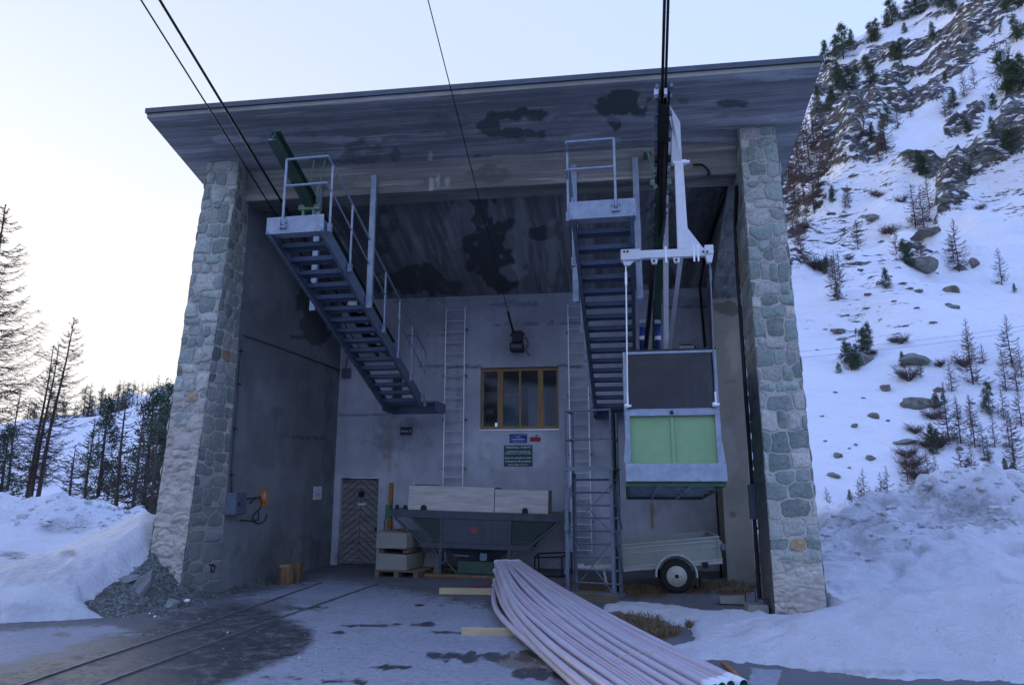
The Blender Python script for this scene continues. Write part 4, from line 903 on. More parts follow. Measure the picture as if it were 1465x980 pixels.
T.part('cable_clamps', mb, m_grease)
mb = MB(); mb.tube([aty(752, 482, 15.8), aty(756, 492, 15.76), aty(752, 500, 15.78), aty(757, 509, 15.75)], .012, 6); T.part('loose_wire', mb, m_black)

# ================================================================== suspended stairs
def stair(P, D, w, L, side, label, hang):
    yaw = -math.atan2(D.x, 1.0); s = -D.z / math.hypot(D.x, 1.0)
    T = Thing('suspended_staircase', label, 'staircase', P, (0, 0, yaw), 'galvanised stairs hanging under the ceiling'); zz = lambda y: -s * y
    h = w / 2
    mb = MB(); mb.box(-h, h, -.012, 0, 0, .27); mb.box(-h, h, 0, .20, .0, .012); T.part('front_plate', mb, m_galvb if side > 0 else m_galvb, bevel=.004)
    mb = MB(); mb.box(-h + .06, h - .06, .02, .42, .20, .235); T.part('top_platform', mb, m_grate)
    for k in (-1, 1):
        mb = MB(); x = k * (h - .03)
        a = Vector((x, .002, .10)); b = Vector((x, L, zz(L) + .10)); mb.bar(a, b, .012, .24)
        for dz in (-.115, .115): mb.bar(a + Vector((-k * .025, 0, dz)), b + Vector((-k * .025, 0, dz)), .05, .012)
        T.part('stringer', mb, m_galv)
    n = 16
    for i in range(n):
        y = .42 + (L - .55) * i / (n - 1) + .05; mb = MB(); mb.box(-h + .045, h - .045, y - .11, y + .11, zz(y) + .145, zz(y) + .17)
        mb.box(-h + .045, h - .045, y - .115, y - .105, zz(y) + .10, zz(y) + .172); mb.box(-h + .045, h - .045, y + .105, y + .115, zz(y) + .10, zz(y) + .172)
        for j in range(6): yy = y - .08 + .032 * j; mb.box(-h + .045, h - .045, yy - .003, yy + .003, zz(y) + .118, zz(y) + .145)
        T.part('tread', mb, m_grate)
    zl = zz(L); mb = MB(); mb.box(-h, h + .28 * side, L - .05, L + .75, zl + .12, zl + .15); mb.box(-h, h + .28 * side, L + .74, L + .752, zl - .06, zl + .16); mb.box(-h, -h + .012, L - .05, L + .74, zl - .06, zl + .119); mb.box(h + .27, h + .282, L - .05, L + .74, zl - .06, zl + .119) if side > 0 else mb.box(h - .012, h, L - .05, L + .74, zl - .06, zl + .119)
    T.part('bottom_landing', mb, m_galv)
    x = side * (h + .03); top = 1.02; ys = [.14] + [.14 + (L - .35) * i / 6.0 for i in range(1, 7)] + [L - .02]
    if side < 0: ys = ys[:]
    for y in ys:
        mb = MB(); b0 = zz(y) + .05 if y > .2 else .05; mb.tube([(x, y, b0), (x, y, zz(y) + top + .17)], .019, 8); mb.box(x - .03, x + .03, y - .035, y + .035, b0 - .02, b0 + .12); T.part('handrail_post', mb, m_galvb)
    mb = MB()
    for hh in (top + .17, .58 + .17):
        xg = -side * (h - .28)
        zt_ = hh - zz(.14) * 0
        mb.tube([(xg, -.035, zt_ + .01), (x, -.035 + .0, zt_ + .01)], .019, 8)
        mb.tube([(x, -.035, zt_ + .01), (x, .14, zt_ + zz(.14))], .019, 8)
        mb.tube([(x, y, zz(y) + hh) for y in [.14] + ys[1:]], .019 if hh > 1 else .014, 8)
    T.part('handrail', mb, m_galvb)
    mb = MB(); xg = -side * (h - .28); mb.tube([(xg, -.035, .13), (xg, -.035, top + .18)], .02, 8); mb.box(xg - .06, xg + .06, -.045, -.013, .08, .12); mb.box(xg - .06, xg + .06, -.045, -.013, .17, .21); mb.box(xg - .045, xg - .03, -.06, -.013, .07, .22); mb.box(xg + .03, xg + .045, -.06, -.013, .07, .22)
    T.part('handrail_post', mb, m_galvb)
    for (k, yh, zt_) in hang:
        xx = k * (h + .055); yl = yh; mb = MB(); mb.channel((xx, yl, zz(yl) - .05), (xx, yl, zt_ - P.z), .10, .055, .008, (0, 1, 0), 1)
        T.part('hanger', mb, m_galvb)
    return T
PLs = aty(421.5, 333.5, 9.52); DLs = dirv(931, 1155); wL = (aty(463, 335, 9.52) - aty(380, 333, 9.52)).length
stair(PLs, DLs, wL, 5.25, 1, 'left suspended galvanised staircase with its handrail on the right side', [(1, 1.75, 7.30), (-1, 1.75, 7.25)])
PRs = aty(862, 312, 9.55); DRs = dirv(918, 1155); wR = (aty(909, 310, 9.55) - aty(814, 313, 9.55)).length
stair(PRs, DRs, wR, 5.6, -1, 'right suspended galvanised staircase beside the cabin, handrail on the left side', [(1, 1.75, 7.35), (-1, 1.75, 7.30)])

# ================================================================== wall ladders
def wall_ladder(x, z0, z1, w, label):
    T = Thing('wall_ladder', label, 'ladder', (x, YB - .14, z0), group='aluminium ladders on the back wall'); h = z1 - z0
    for s in (0, w): mb = MB(); mb.box(s - .010, s + .010, -.025, .025, 0, h); T.part('side_rail', mb, m_alu)
    n = int(h / .27); mb = None
    for i in range(n + 1):
        z = .06 + i * (h - .12) / n; mb = MB(); mb.tube([(0.012, 0, z), (w - .012, 0, z)], .016, 6); T.part('rung', mb, m_alu)
    for z in [h * .12, h * .38, h * .62, h * .88]:
        for s in (-.03, w + .03): mb = MB(); mb.box(s - .02, s + .02, .0, .138, z - .02, z + .02); T.part('wall_bracket', mb, m_box)
wall_ladder(-3.79, 1.66, 5.98, .46, 'long aluminium ladder on the back wall left of the window, above the formwork box')
wall_ladder(-.87, .35, 5.98, .44, 'long aluminium ladder on the back wall behind the right stairs and the steel tower')

# ================================================================== free-standing steel tower
fl, fr = Vector((-.77, 12.10, 0)), Vector((.05, 11.9, 0)); yaw = math.atan2(fr.y - fl.y, fr.x - fl.x); wd = (fr - fl).length
T = Thing('access_tower', 'free-standing galvanised steel tower with ladder rungs and railed platform, left of the trailer', 'steel tower', (fl.x, fl.y, -.02), (0, 0, yaw))
dp = .50
for (x, y) in ((0, 0), (wd, 0), (0, dp), (wd, dp)):
    mb = MB(); hh = 3.13; t = .028
    sx, sy = (1 if x == 0 else -1), (1 if y == 0 else -1)
    mb.box(x - (t if sx < 0 else 0) * 2.2, x + (t if sx > 0 else 0) * 2.2, y, y + .008 * sy, 0, 2.1 if y == 0 else 2.05); mb.box(x, x + .008 * sx, y, y + sy * .06, 0, 2.1 if y == 0 else 2.05)
    mb.tube([(x + .02 * sx, y + .03 * sy, 2.0), (x + .02 * sx, y + .03 * sy, hh)], .022, 8)
    T.part('post', mb, m_galv)
mb = MB()
for z in (3.11, 2.62): mb.tube([(.02, .03, z), (wd - .02, .03, z)], .02 if z > 3 else .014, 8); mb.tube([(.02, .03, z), (.02, dp - .03, z)], .02, 8); mb.tube([(wd - .02, .03, z), (wd - .02, dp - .03, z)], .02, 8)
T.part('guard_rail', mb, m_galv)
mb = MB(); mb.box(-.01, wd + .01, -.015, dp, 2.10, 2.13); mb.box(-.02, wd + .02, -.03, -.016, 2.09, 2.16); T.part('platform', mb, m_galv)
for i in range(9):
    z = .22 + i * .215; mb = MB(); mb.tube([(.03, dp - .03, z), (wd - .03, dp - .03, z)], .018, 8); T.part('rung', mb, m_galv)
for (za, zb_) in ((.40, 1.10), (1.12, 1.86)):
    mb = MB()
    if za > 1: mb.bar((.02, -.012, za - .05), (wd - .02, -.012, zb_), .008, .04, (0, 1, 0)); mb.bar((.02, -.024, zb_), (wd - .02, -.024, za - .05), .008, .04, (0, 1, 0))
    else: mb.bar((.02, -.012, zb_), (wd - .02, -.012, .12), .008, .04, (0, 1, 0)); mb.bar((.02, dp + .012, .12), (wd - .02, dp + .012, zb_), .008, .04, (0, 1, 0))
    mb.bar((-.010, .02, za), (-.010, dp - .02, zb_), .008, .04, (1, 0, 0)); mb.bar((wd + .010, .02, zb_), (wd + .010, dp - .02, za), .008, .04, (1, 0, 0))
    T.part('cross_brace', mb, m_galv)
mb = MB()
for (a, b) in (((0, 0), (0, dp)), ((0, dp), (wd, dp)), ((wd, dp), (wd, 0))): mb.bar((a[0], a[1], .05), (b[0], b[1], .05), .07, .07)
T.part('base_frame', mb, m_galv)
mb = MB(); mb.box(-.02, wd + .06, -.14, -.04, .0, .13); single('base_timber', mb, m_pallet, 'grey squared timber lying along the front foot of the steel tower', 'timber', loc=(fl.x, fl.y, .0), rot=(0, 0, yaw), bevel=.008)
# dark upright pole just right of the tower
mb = MB(); p = aty(885, 850, 12.5); p2 = aty(884, 592, 12.5); mb.tube([(p.x, 12.5, 0), (p.x + .0, 12.5, p2.z)], .03, 10); mb.box(p.x - .10, p.x + .10, 12.4, 12.6, 0, .02)
single('steel_pole', mb, m_black, 'thin dark upright pole between the steel tower and the cabin', 'pole')

# ================================================================== cable car: cabin, hanger and carriage
CF = aty(966, 692, 10.0); cw = .66; CL = 3.3
CC = Thing('cable_car', 'green and galvanised cable car cabin hanging from a white arm on the right', 'cable car', (CF.x, 10.0, CF.z), world=True)
Mc = Matrix.Translation(CF) @ Matrix.Rotation(R(-1.4), 4, 'Z') @ Matrix.Rotation(R(-4.5), 4, 'X')
def cb(mb, x0, x1, y0, y1, z0, z1): mb.box(x0, x1, y0, y1, z0, z1, Mc); return mb
def cbar(mb, p, q_, w, h, up=(0, 0, 1)):
    Mr = Mc.to_3x3(); mb.bar(Mc @ Vector(p), Mc @ Vector(q_), w, h, Mr @ Vector(up)); return mb
mb = MB(); cb(mb, -cw - .02, cw + .02, -.03, .03, -.035, .02); cb(mb, -cw - .02, -cw + .03, .03, CL, -.035, .02); cb(mb, cw - .03, cw + .02, .03, CL, -.035, .02); cb(mb, -cw - .02, cw + .02, CL, CL + .05, -.035, .02)
base = CC.part('cabin', mb, m_green2)
mb = MB()
for i in range(1, 4): y = CL * i / 4; cb(mb, -cw + .031, cw - .031, y - .025, y + .025, -.03, .02)
for x in (-.22, .22): cb(mb, x - .025, x + .025, .031, CL - .001, -.028, .018)
CC.part('floor_ribs', mb, m_galvb, base)
mb = MB(); cb(mb, -cw + .01, cw - .01, .02, CL - .02, .022, .04); CC.part('floor', mb, m_galv, base)
mb = MB(); mb.hexa([Mc @ Vector(p) for p in ((-cw - .01, -.10, .025), (cw + .03, -.10, .025), (cw + .03, .02, .025), (-cw - .01, .02, .025), (-cw - .01, -.085, .27), (cw + .03, -.085, .27), (cw - .01, .02, .27), (-cw - .01, .02, .27))]); CC.part('bumper_plate', mb, m_galvb, base, bevel=.005)
mb = MB(); cb(mb, -cw + .03, cw - .03, .06, .075, .04, .96)
CC.part('front_panel', mb, m_green, base)
mb = MB(); cb(mb, -.02, .025, .035, .06, .27, .93); CC.part('panel_rib', mb, m_green, base)
mb = MB(); cb(mb, -cw + .01, cw - .01, .0, .06, .95, 1.03); CC.part('waist_rail', mb, m_galvb, base, bevel=.004)
mb = MB(); mb.lathe([(.028, 0), (.028, .02)], Mc @ Vector((0, -.02, .99)), 'y', 12); CC.part('rail_bolt', mb, m_grease, base)
for k in (-1, 1):
    mb = MB(); cb(mb, k * (cw - .035) - .035, k * (cw - .035) + .035, -.005, .055, .25, .95); pts = [(k * (cw - .07), -.008, .27), (k * (cw), -.008, .27), (k * (cw + .03), -.008, .30), (k * cw, -.008, .62)]
    mb.prism([Mc @ Vector(p) for p in (pts if k > 0 else pts[::-1])], Mc.to_3x3() @ Vector((0, -.006, 0))); CC.part('corner_post', mb, m_galvb, base)
    mb = MB(); x = k * (cw - .01); cb(mb, x - .008, x + .008, .06, CL - .04, .03, .97); CC.part('side_panel', mb, m_green, base)
    mb = MB(); cb(mb, x - .02, x + .02, .061, CL - .05, .971, 1.02); cb(mb, x - .02, x + .02, .061, CL - .05, 1.86, 1.90)
    for y in (.9, 1.8, 2.7, CL - .05): cb(mb, x - .02, x + .02, y - .02, y + .02, 1.021, 1.859)
    CC.part('side_frame', mb, m_galvb, base)
    mb = MB(); cb(mb, x - .003, x + .003, .07, CL - .06, 1.021, 1.859); CC.part('side_glazing', mb, m_perspex, base)
mb = MB(); cb(mb, -cw, -cw + .045, .005, .05, 1.03, 1.90); cb(mb, cw - .045, cw, .005, .05, 1.03, 1.90); cb(mb, -cw + .046, cw - .046, .005, .05, 1.86, 1.90); cb(mb, -cw + .046, cw - .046, .005, .05, 1.031, 1.05)
fr_ = CC.part('window_frame', mb, m_galvb, base, bevel=.003)
mb = MB(); cb(mb, -cw + .046, cw - .046, .022, .028, 1.051, 1.859); CC.part('windscreen', mb, m_perspex, base)
mb = MB(); cb(mb, -cw, cw, .06, CL, 1.902, 1.93); cb(mb, -cw - .005, cw + .005, -.005, .059, 1.902, 1.925); CC.part('cabin_roof', mb, m_black, base)
mb = MB(); cb(mb, -cw + .03, cw - .03, CL - .03, CL - .01, .04, 1.02); CC.part('rear_panel', mb, m_galv, base)
mb = MB()
for (x0, z0_, x1, z1_) in ((-cw + .05, 1.05, -cw + .16, 1.25), (-.1, 1.03, .14, 1.30), (cw - .42, 1.05, cw - .36, 1.8), (cw - .30, 1.05, cw - .22, 1.8)): cb(mb, x0, x1, .5, .56, z0_, z1_)
cb(mb, -.28, .28, .48, .52, 1.10, 1.14); cb(mb, -cw + .02, cw - .02, 2.2, 2.26, 1.05, 1.85); CC.part('inner_fittings', mb, m_galv, base)
for k in (-1, 1):
    p = Mc @ Vector((k * (cw - .05), -.03, 1.09)); mb = MB(); mb.lathe([(.02, -.05), (.035, -.04), (.035, .0), (.02, .02), (.02, .05)], p, 'x', 12); mb.box(p.x - .012, p.x + .012, p.y - .02, p.y + .02, p.z, p.z + .18); CC.part('pin', mb, m_alu, base)
mb = MB(); p = Mc @ Vector((-.02, .35, 1.93)); mb.box(p.x + .10, p.x + .34, p.y, p.y + .2, p.z + .0, p.z + .05); CC.part('roof_hatch', mb, m_alu, base)
# white cross beam
YX = 10.02
xa, xb = aty(888, 365, YX), aty(1020, 362, YX); zc = (xa.z + xb.z) / 2
mb = MB(); mb.box(xa.x + .26, xb.x - .10, YX - .05, YX + .05, zc - .065, zc + .055); mb.box(xa.x, xa.x + .28, YX - .075, YX + .075, zc - .085, zc + .075); mb.box(xb.x - .12, xb.x, YX - .07, YX + .07, zc - .04, zc + .09)
mb.prism([(xa.x + .02, YX - .04, zc - .084), (xa.x + .20, YX - .04, zc - .084), (xa.x + .12, YX - .04, zc - .16), (xa.x + .05, YX - .04, zc - .16)][::-1], (0, .08, 0))
mb.prism([(xb.x - .12, YX - .05, zc - .04), (xb.x - .0, YX - .05, zc - .04), (xb.x - .03, YX - .05, zc - .17), (xb.x - .09, YX - .05, zc - .17)][::-1], (0, .1, 0))
for px0 in (936, 968):
    c = aty(px0, 374, YX); mb.prism([(c.x - .055, YX - .03, zc - .064), (c.x + .055, YX - .03, zc - .064), (c.x + .035, YX - .03, zc - .15), (c.x - .035, YX - .03, zc - .15)][::-1], (0, .06, 0))
xbm = CC.part('cross_beam', mb, m_white, bevel=.004)
mb = MB()
for px0 in (893, 898, 1006, 1012): c = aty(px0, 360, YX - .08); mb.lathe([(.016, 0), (.016, .014)], (c.x, YX - .085 if px0 < 950 else YX - .084, c.z), 'y', 10)
for px0 in (936, 968): c = aty(px0, 374, YX - .08); mb.lathe([(.018, 0), (.018, .012)], (c.x, YX - .045, zc - .11), 'y', 10)
CC.part('bolts', mb, m_black, xbm)
mb = MB()
for px0 in (992, 998, 952): c = aty(px0, 360, YX); mb.box(c.x - .012, c.x + .012, YX - .058, YX - .051, zc - .15, zc + .10)
CC.part('strap', mb, m_alu, xbm)
for k, (xx, pz) in enumerate(((xa.x + .07, (893, 590)), (xb.x - .05, (1019, 590)))):
    e_ = Mc @ Vector(((-1 if k == 0 else 1) * (cw - .05), -.03, 1.22)); top_ = Vector((xx, YX - .0, zc - .13))
    mb = MB(); mb.tube([top_, e_], .011, 8); mb.tube([top_ + (e_ - top_) * .06, top_ + (e_ - top_) * .16], .019, 8); CC.part('suspension_rod', mb, m_alu if k == 0 else m_galv)
# white arm
mb = MB(); a = aty(967, 235, YX); b = aty(978, 356, YX)
mb.hexa([(b.x - .09, YX - .05, zc + .057), (b.x + .07, YX - .05, zc + .057), (b.x + .07, YX + .05, zc + .057), (b.x - .09, YX + .05, zc + .057), (a.x - .02, YX - .05, a.z), (a.x + .10, YX - .05, a.z), (a.x + .10, YX + .05, a.z), (a.x - .02, YX + .05, a.z)])
g1, g2, g3 = aty(983, 322, YX), aty(1008, 350, YX), aty(983, 350, YX); mb.prism([(g1.x - .03, YX - .012, g1.z), (g3.x - .03, YX - .012, zc + .058), (g2.x - .02, YX - .012, zc + .058)], (0, .024, 0))
CC.part('hanger_arm', mb, m_white, bevel=.004)
mb = MB(); hng = aty(972, 233, YX); mb.lathe([(.045, -.10), (.045, .10)], (hng.x, YX, hng.z), 'x', 14); mb.lathe([(.03, .10), (.03, .15)], (hng.x, YX, hng.z), 'x', 10); CC.part('hinge_pin', mb, m_alu)
u0, u1 = aty(966, 228, 9.95), aty(957, 160, 9.6)
mb = MB(); mb.prism([Vector((u0.x - .05, 9.98, hng.z + .0)), Vector((u0.x + .10, 9.98, hng.z)), aty(973, 175, 9.72), aty(958, 150, 9.55), aty(955, 158, 9.55), aty(961, 185, 9.75)], (0, .11, 0)); CC.part('upper_arm', mb, m_white, bevel=.004)
# rear hanger behind
YR = 13.0; ra, rb = aty(946, 395, YR), aty(953, 505, YR)
mb = MB(); mb.bar((ra.x, YR - 1.6, ra.z + 1.0), (rb.x, YR, rb.z), .09, .07); mb.bar((rb.x - .55, YR, rb.z), (rb.x + .6, YR, rb.z), .08, .08); mb.bar((ra.x + .06, YX + .06, zc + .0), (rb.x + .06, YR, rb.z + .06), .06, .08); CC.part('rear_hanger', mb, m_white)
mb = MB(); mb.tube([aty(936, 365, 10.2), aty(932, 420, 11.0), aty(923, 505, 12.5)], .042, 12); CC.part('hydraulic_hose', mb, m_grease, smooth=True)
# carriage: rollers and side plates along the cables
cen = (PR1 + PR2) / 2
def cp(y, dx=0.0, dz=0.0): p = along(cen, DR, y); return Vector((p.x + dx, p.y, p.z + dz))
mb = MB(); mb.bar(cp(9.3, 0, -.16), cp(11.9, 0, -.16), .13, .10); mb.bar(cp(9.15, -.07, -.05), cp(12.3, -.07, -.05), .018, .16); mb.bar(cp(9.15, .07, -.05), cp(12.3, .07, -.05), .018, .16)
car = CC.part('carriage', mb, m_grease)
for k in range(14):
    y = 9.25 + .235 * k; mb = MB(); mb.lathe([(.03, -.05), (.085, -.045), (.06, -.01), (.06, .01), (.085, .045), (.03, .05)], cp(y, 0, .03), 'x', 14); CC.part('roller', mb, m_grease, car, smooth=True)
mb = MB()
for k in range(15):
    y = 9.15 + .22 * k
    for s_ in (-1, 1): p = cp(y, s_ * .10, -.02 + .05 * (k % 2)); mb.box(p.x - .02, p.x + .02, p.y - .03, p.y + .03, p.z - .03, p.z + .03)
CC.part('roller_bolts', mb, m_galv, car)
for (poly, yy, dx) in ((((938, 150), (944, 150), (943, 225), (938, 232), (936, 210), (934, 190)), 9.8, 0), (((955, 150), (959, 158), (967, 190), (960, 196), (957, 240), (953, 242)), 9.8, 0)):
    mb = MB(); pp = []
    for (x_, y_) in poly:
        Yk = 9.45 + (y_ - 150) / 90.0 * 1.1; pp.append(aty(x_, y_, Yk))
    mb.prism(pp, (0.02, 0, 0) if dx == 0 else (0, .02, 0)); mb.prism([p + Vector((0, .02, .02)) for p in pp], (0, .03, 0)); CC.part('side_cheek', mb, m_white if poly[0][0] > 950 else m_galvb, car)
mb = MB(); c = aty(941, 133, 9.2); mb.box(c.x - .05, c.x + .02, 9.15, 9.25, c.z - .05, c.z + .04); CC.part('front_lug', mb, m_white, car); mb = MB(); c = aty(951, 133, 9.2); mb.box(c.x - .01, c.x + .03, 9.15, 9.25, c.z - .05, c.z + .04); CC.part('front_lug', mb, m_white, car)
mb = MB(); p = cp(10.3, .0, -.12); mb.tube([cp(9.9, .0, -.2), cp(10.6, .0, -.28), cp(11.2, .02, -.36), cp(11.7, 0, -.26)], .05, 8); mb.box(p.x - .12, p.x + .15, p.y - .04, p.y + .04, p.z - .02, p.z + .06); CC.part('brake_jaw', mb, m_grease, car)
for k, (x_, l) in enumerate(((919, 'l'), (941, 'r'))):
    mb = MB(); a, b = aty(x_, 468, 13.2), aty(x_, 500, 13.2); mb.tube([a, b], .055, 12); cyl = CC.part('hydraulic_cylinder', mb, m_hydb, smooth=True)
    mb = MB(); c = a + (b - a) * .5; mb.lathe([(.058, -.035), (.058, .035)], c, 'z', 12); CC.part('cylinder_band', mb, m_white, cyl)
    mb = MB(); c = aty(x_, 462, 13.2); mb.box(c.x - .06, c.x + .05, 13.15, 13.25, c.z - .02, c.z + .05); CC.part('cylinder_head', mb, m_galvb, cyl)

# ================================================================== green freight carrier with the formwork boxes
HZ = 1.13
m_brightred = M_simple('red_paint', (0.6, 0.03, 0.03), 0.5, 0, 0.1)
Tt = Thing('freight_carrier', 'dark green steel freight carrier with mesh sides tapering down, parked below the window', 'freight carrier', (-2.75, 14.4, 0), (R(0), R(1.35), R(-1.0)))
hx0, hx1 = -1.88, 1.83; mb = MB()
mb.box(hx0, hx1, -.03, .03, HZ, HZ + .15); mb.box(hx0, hx1, 1.30, 1.36, HZ, HZ + .15); mb.box(hx0, hx0 + .08, .031, 1.30, HZ, HZ + .15); mb.box(hx1 - .08, hx1, .031, 1.30, HZ, HZ + .15)
Tt.part('deck_frame', mb, m_hop, bevel=.005)
mb = MB(); mb.box(hx0 + .081, hx1 - .081, .031, 1.299, HZ + .10, HZ + .149); Tt.part('deck', mb, m_boardrow)
lz, l0, l1 = .60, -1.17, 1.12
mb = MB(); mb.box(l0, l1, -.03, .03, lz - .05, lz + .045); mb.box(l0, l1, 1.0, 1.06, lz - .05, lz + .04); Tt.part('lower_frame', mb, m_hop, bevel=.004)
for y in (0, 1.03):
    for (a, b) in (((hx0 + .15, y, HZ - .01), (l0 + .05, y, lz + .02)), ((hx1 - .15, y, HZ - .01), (l1 - .05, y, lz + .02))): mb = MB(); mb.bar(a, b, .045, .05, (0, 1, 0)); Tt.part('sloping_strut', mb, m_hop)
for x in (-.72, .70): mb = MB(); mb.box(x - .03, x + .03, -.027, .027, .02, HZ - .001); Tt.part('leg', mb, m_hop)
for (a, b) in (((l0 + .28, 0, lz - .05), (-.72, 0, .30)), ((l1 - .26, 0, lz - .05), (.70, 0, .30))): mb = MB(); mb.bar(a, b, .03, .03, (0, 1, 0)); Tt.part('leg_brace', mb, m_hop)
Tt_mb = mb
for (P) in ([(hx0 + .22, .0, HZ - .005), (l0 + .06, 0, lz + .05), (-.752, 0, lz + .05), (-.752, 0, HZ - .005)], [(hx1 - .22, 0, HZ - .005), (.732, 0, HZ - .005), (.732, 0, lz + .05), (l1 - .06, 0, lz + .05)]):
    mb = MB(); mb.add([Vector(p) for p in P], [(0, 1, 2, 3)]); Tt.part('mesh_panel', mb, m_mesh)
mb = MB(); mb.add([Vector(p) for p in ((hx0 + .2, 1.02, HZ), (l0, 1.02, lz), (l1, 1.02, lz), (hx1 - .2, 1.02, HZ))], [(0, 1, 2, 3)]); Tt.part('rear_sheet', mb, m_black)
mb = MB(); mb.box(-.688, .668, -.012, .0, lz + .05, HZ - .002); pan = Tt.part('front_sheet', mb, m_hop)
text_mesh('23', .13, (-.03, -.016, (lz + HZ) / 2 + .05), m_brightred, Tt, pan, bold=.004)
mb = MB(); mb.add([Vector(p) for p in ((-.70, .15, lz - .05), (.68, .15, lz - .05), (.68, .9, lz - .05), (-.70, .9, lz - .05), (-.25, .3, .27), (.32, .3, .27), (.32, .75, .27), (-.25, .75, .27))], [(0, 1, 5, 4), (1, 2, 6, 5), (2, 3, 7, 6), (3, 0, 4, 7), (4, 5, 6, 7)]); Tt.part('hopper', mb, m_hop)
mb = MB(); mb.box(-.36, .45, .05, .75, .07, .30); mb.bar((-.62, .04, .32), (-.36, .04, .04), .03, .05, (0, 1, 0)); mb.box(-.42, .55, .03, .06, .02, .055); Tt.part('outlet_box', mb, m_dgreen)
mb = MB(); mb.bar((-.45, -.02, .42), (-.12, -.02, .41), .02, .02); mb.box(.10, .24, .0, .05, .33, .47); Tt.part('lever', mb, m_galv)
mb = MB(); mb.tube([(-.70, -.04, .50), (-.78, -.05, .35), (-.74, -.05, .2), (-.80, -.08, .06)], .012, 6); mb.tube([(-.62, -.03, .48), (-.60, -.04, .3), (-.72, -.05, .22)], .014, 6); Tt.part('hose', mb, m_galv)
for (xx, zz_) in ((-1.12, 1), (1.00, 1), (-1.73, 1), (-1.55, 1)):
    mb = MB(); y = -.02 if abs(xx) < 1.5 else .1; pts = [(xx - .06, y, HZ + .10), (xx + .06, y, HZ + .10), (xx + .06, y, HZ + .22), (xx + .03, y, HZ + .26), (xx - .03, y, HZ + .26), (xx - .06, y, HZ + .22)]
    if xx < -1.5: pts = [(xx + (p[0] - xx) * .7, p[1], HZ + .10 + (p[2] - HZ - .10) * .9) for p in pts]
    mb.prism(pts, (0, .03, 0)); Tt.part('lifting_eye', mb, m_black)
for xx in (hx0, hx1): mb = MB(); mb.box(xx - .05, xx + .05, -.045, .10, HZ - .02, HZ + .24); Tt.part('corner_stop', mb, m_green2)
mb = MB(); mb.box(-1.15, 1.0, -.05, .0, -.02, .04); mb.box(-1.15, 1.0, .9, .95, -.02, .04); Tt.part('skid', mb, m_rust)

def hp(x, y, z): return Tt.root.matrix_basis @ Vector((x, y, z))
def fbox(x0, x1, zz0, zz1, label, cut=0):
    T = Thing('formwork_box', label, 'wooden box', hp((x0 + x1) / 2, .12, HZ + .15), (0, R(1.5), R(-1.2)), 'formwork boxes on the freight carrier'); w = (x1 - x0) / 2 - .004; h = zz1
    mb = MB(); mb.box(-w, w, 0, .03, 0, h); T.part('front_board', mb, m_ply, bevel=.004)
    mb = MB(); mb.box(-w, w, .72, .75, 0, h); T.part('rear_board', mb, m_ply)
    for k in (-1, 1): mb = MB(); mb.box(k * (w - .015) - .015, k * (w - .015) + .015, .031, .719, 0, h); T.part('end_board', mb, m_plydark)
    mb = MB(); mb.box(-w + .031, w - .031, .031, .719, .0, .02); T.part('bottom_board', mb, m_plydark)
fbox(-1.50, .34, 0, .49, 'long pale weathered formwork box, the left one on the green freight carrier')
fbox(.345, 1.46, 0, .46, 'shorter pale formwork box, the right one on the green freight carrier')
mb = MB(); p = hp(-1.2, .5, HZ + .15 + .50); mb.box(-.25, .25, -.1, .1, 0, .02); single('board_offcut', mb, m_plydark, 'dark board offcut lying on the left end of the long formwork box', 'board', loc=p, rot=(0, R(1), R(8)), bevel=.003)
mb = MB(); p = hp(1.60, .3, HZ + .15); mb.box(-.14, .22, -.25, .25, 0, .025); single('board_offcut', mb, m_plydark, 'thin dark board leaning flat on the deck at the right end of the freight carrier', 'board', loc=p, rot=(0, R(-3), R(12)), bevel=.003)

# rusty strut at the wall left of the carrier, orange guide
mb = MB(); a = aty(559, 700, 15.95); mb.box(a.x - .035, a.x + .035, 15.93, 16.03, .45, a.z + .15); mb.box(a.x - .06, a.x + .06, 15.90, 15.93, .9, 1.0)
T = Thing('guide_post', 'rust-orange steel post on the wall between the door and the freight carrier', 'steel post', (a.x, 15.95, .45), world=True); T.part('upright', mb, M_simple('orange_rust_paint', (0.45, 0.20, 0.04), .8, 0, .4, 8, .2, ((.25, .22, .08), .55)))
mb = MB(); mb.tube([(a.x - .12, 15.9, .5), (a.x - .11, 15.92, 1.0), (a.x - .03, 15.94, 1.2)], .01, 6); T.part('chain', mb, m_grease)

# ================================================================== concrete blocks on a pallet
bx, by, byaw = -4.12, 14.12, R(-6)
T = Thing('pallet', 'wooden pallet under the two concrete blocks beside the door', 'pallet', (bx - .30, by, 0), (0, 0, byaw))
for i in range(5): mb = MB(); y = .02 + i * .20; mb.box(-.36, .62, y, y + .12, .11, .135); T.part('deck_board', mb, m_pallet)
for x in (-.34, .08, .50): mb = MB(); mb.box(x, x + .10, .0, .95, .022, .109); T.part('bearer', mb, m_pallet)
for x in (-.35, .07, .49): mb = MB(); mb.box(x, x + .12, .0, .95, 0, .021); T.part('bottom_board', mb, m_pallet)
m_blk = M_concrete('block_concrete', (0.34, 0.33, 0.27), stain=0, attr=False, streak=False)
def block(z, label, dx=0, hook=False):
    T = Thing('concrete_block', label, 'concrete block', (bx - .30 + dx, by, z), (0, 0, byaw + R(dx * 30)), 'concrete blocks stacked on the pallet')
    mb = MB(); mb.hexa([(-.34, .02, 0), (.34, .02, 0), (.36, .98, 0), (-.34, .98, 0), (-.33, .03, .33), (.33, .03, .30), (.35, .97, .30), (-.33, .97, .33)]); T.part('body', mb, m_blk, bevel=.02)
    mb = MB(); mb.tube([(.02 + .06 * math.cos(t), .5, .31 + .075 * math.sin(t)) for t in [math.pi * i / 8 for i in range(9)]], .009, 6); T.part('lifting_loop', mb, m_rust)
block(.137, 'lower of the two rough concrete blocks stacked on the pallet')
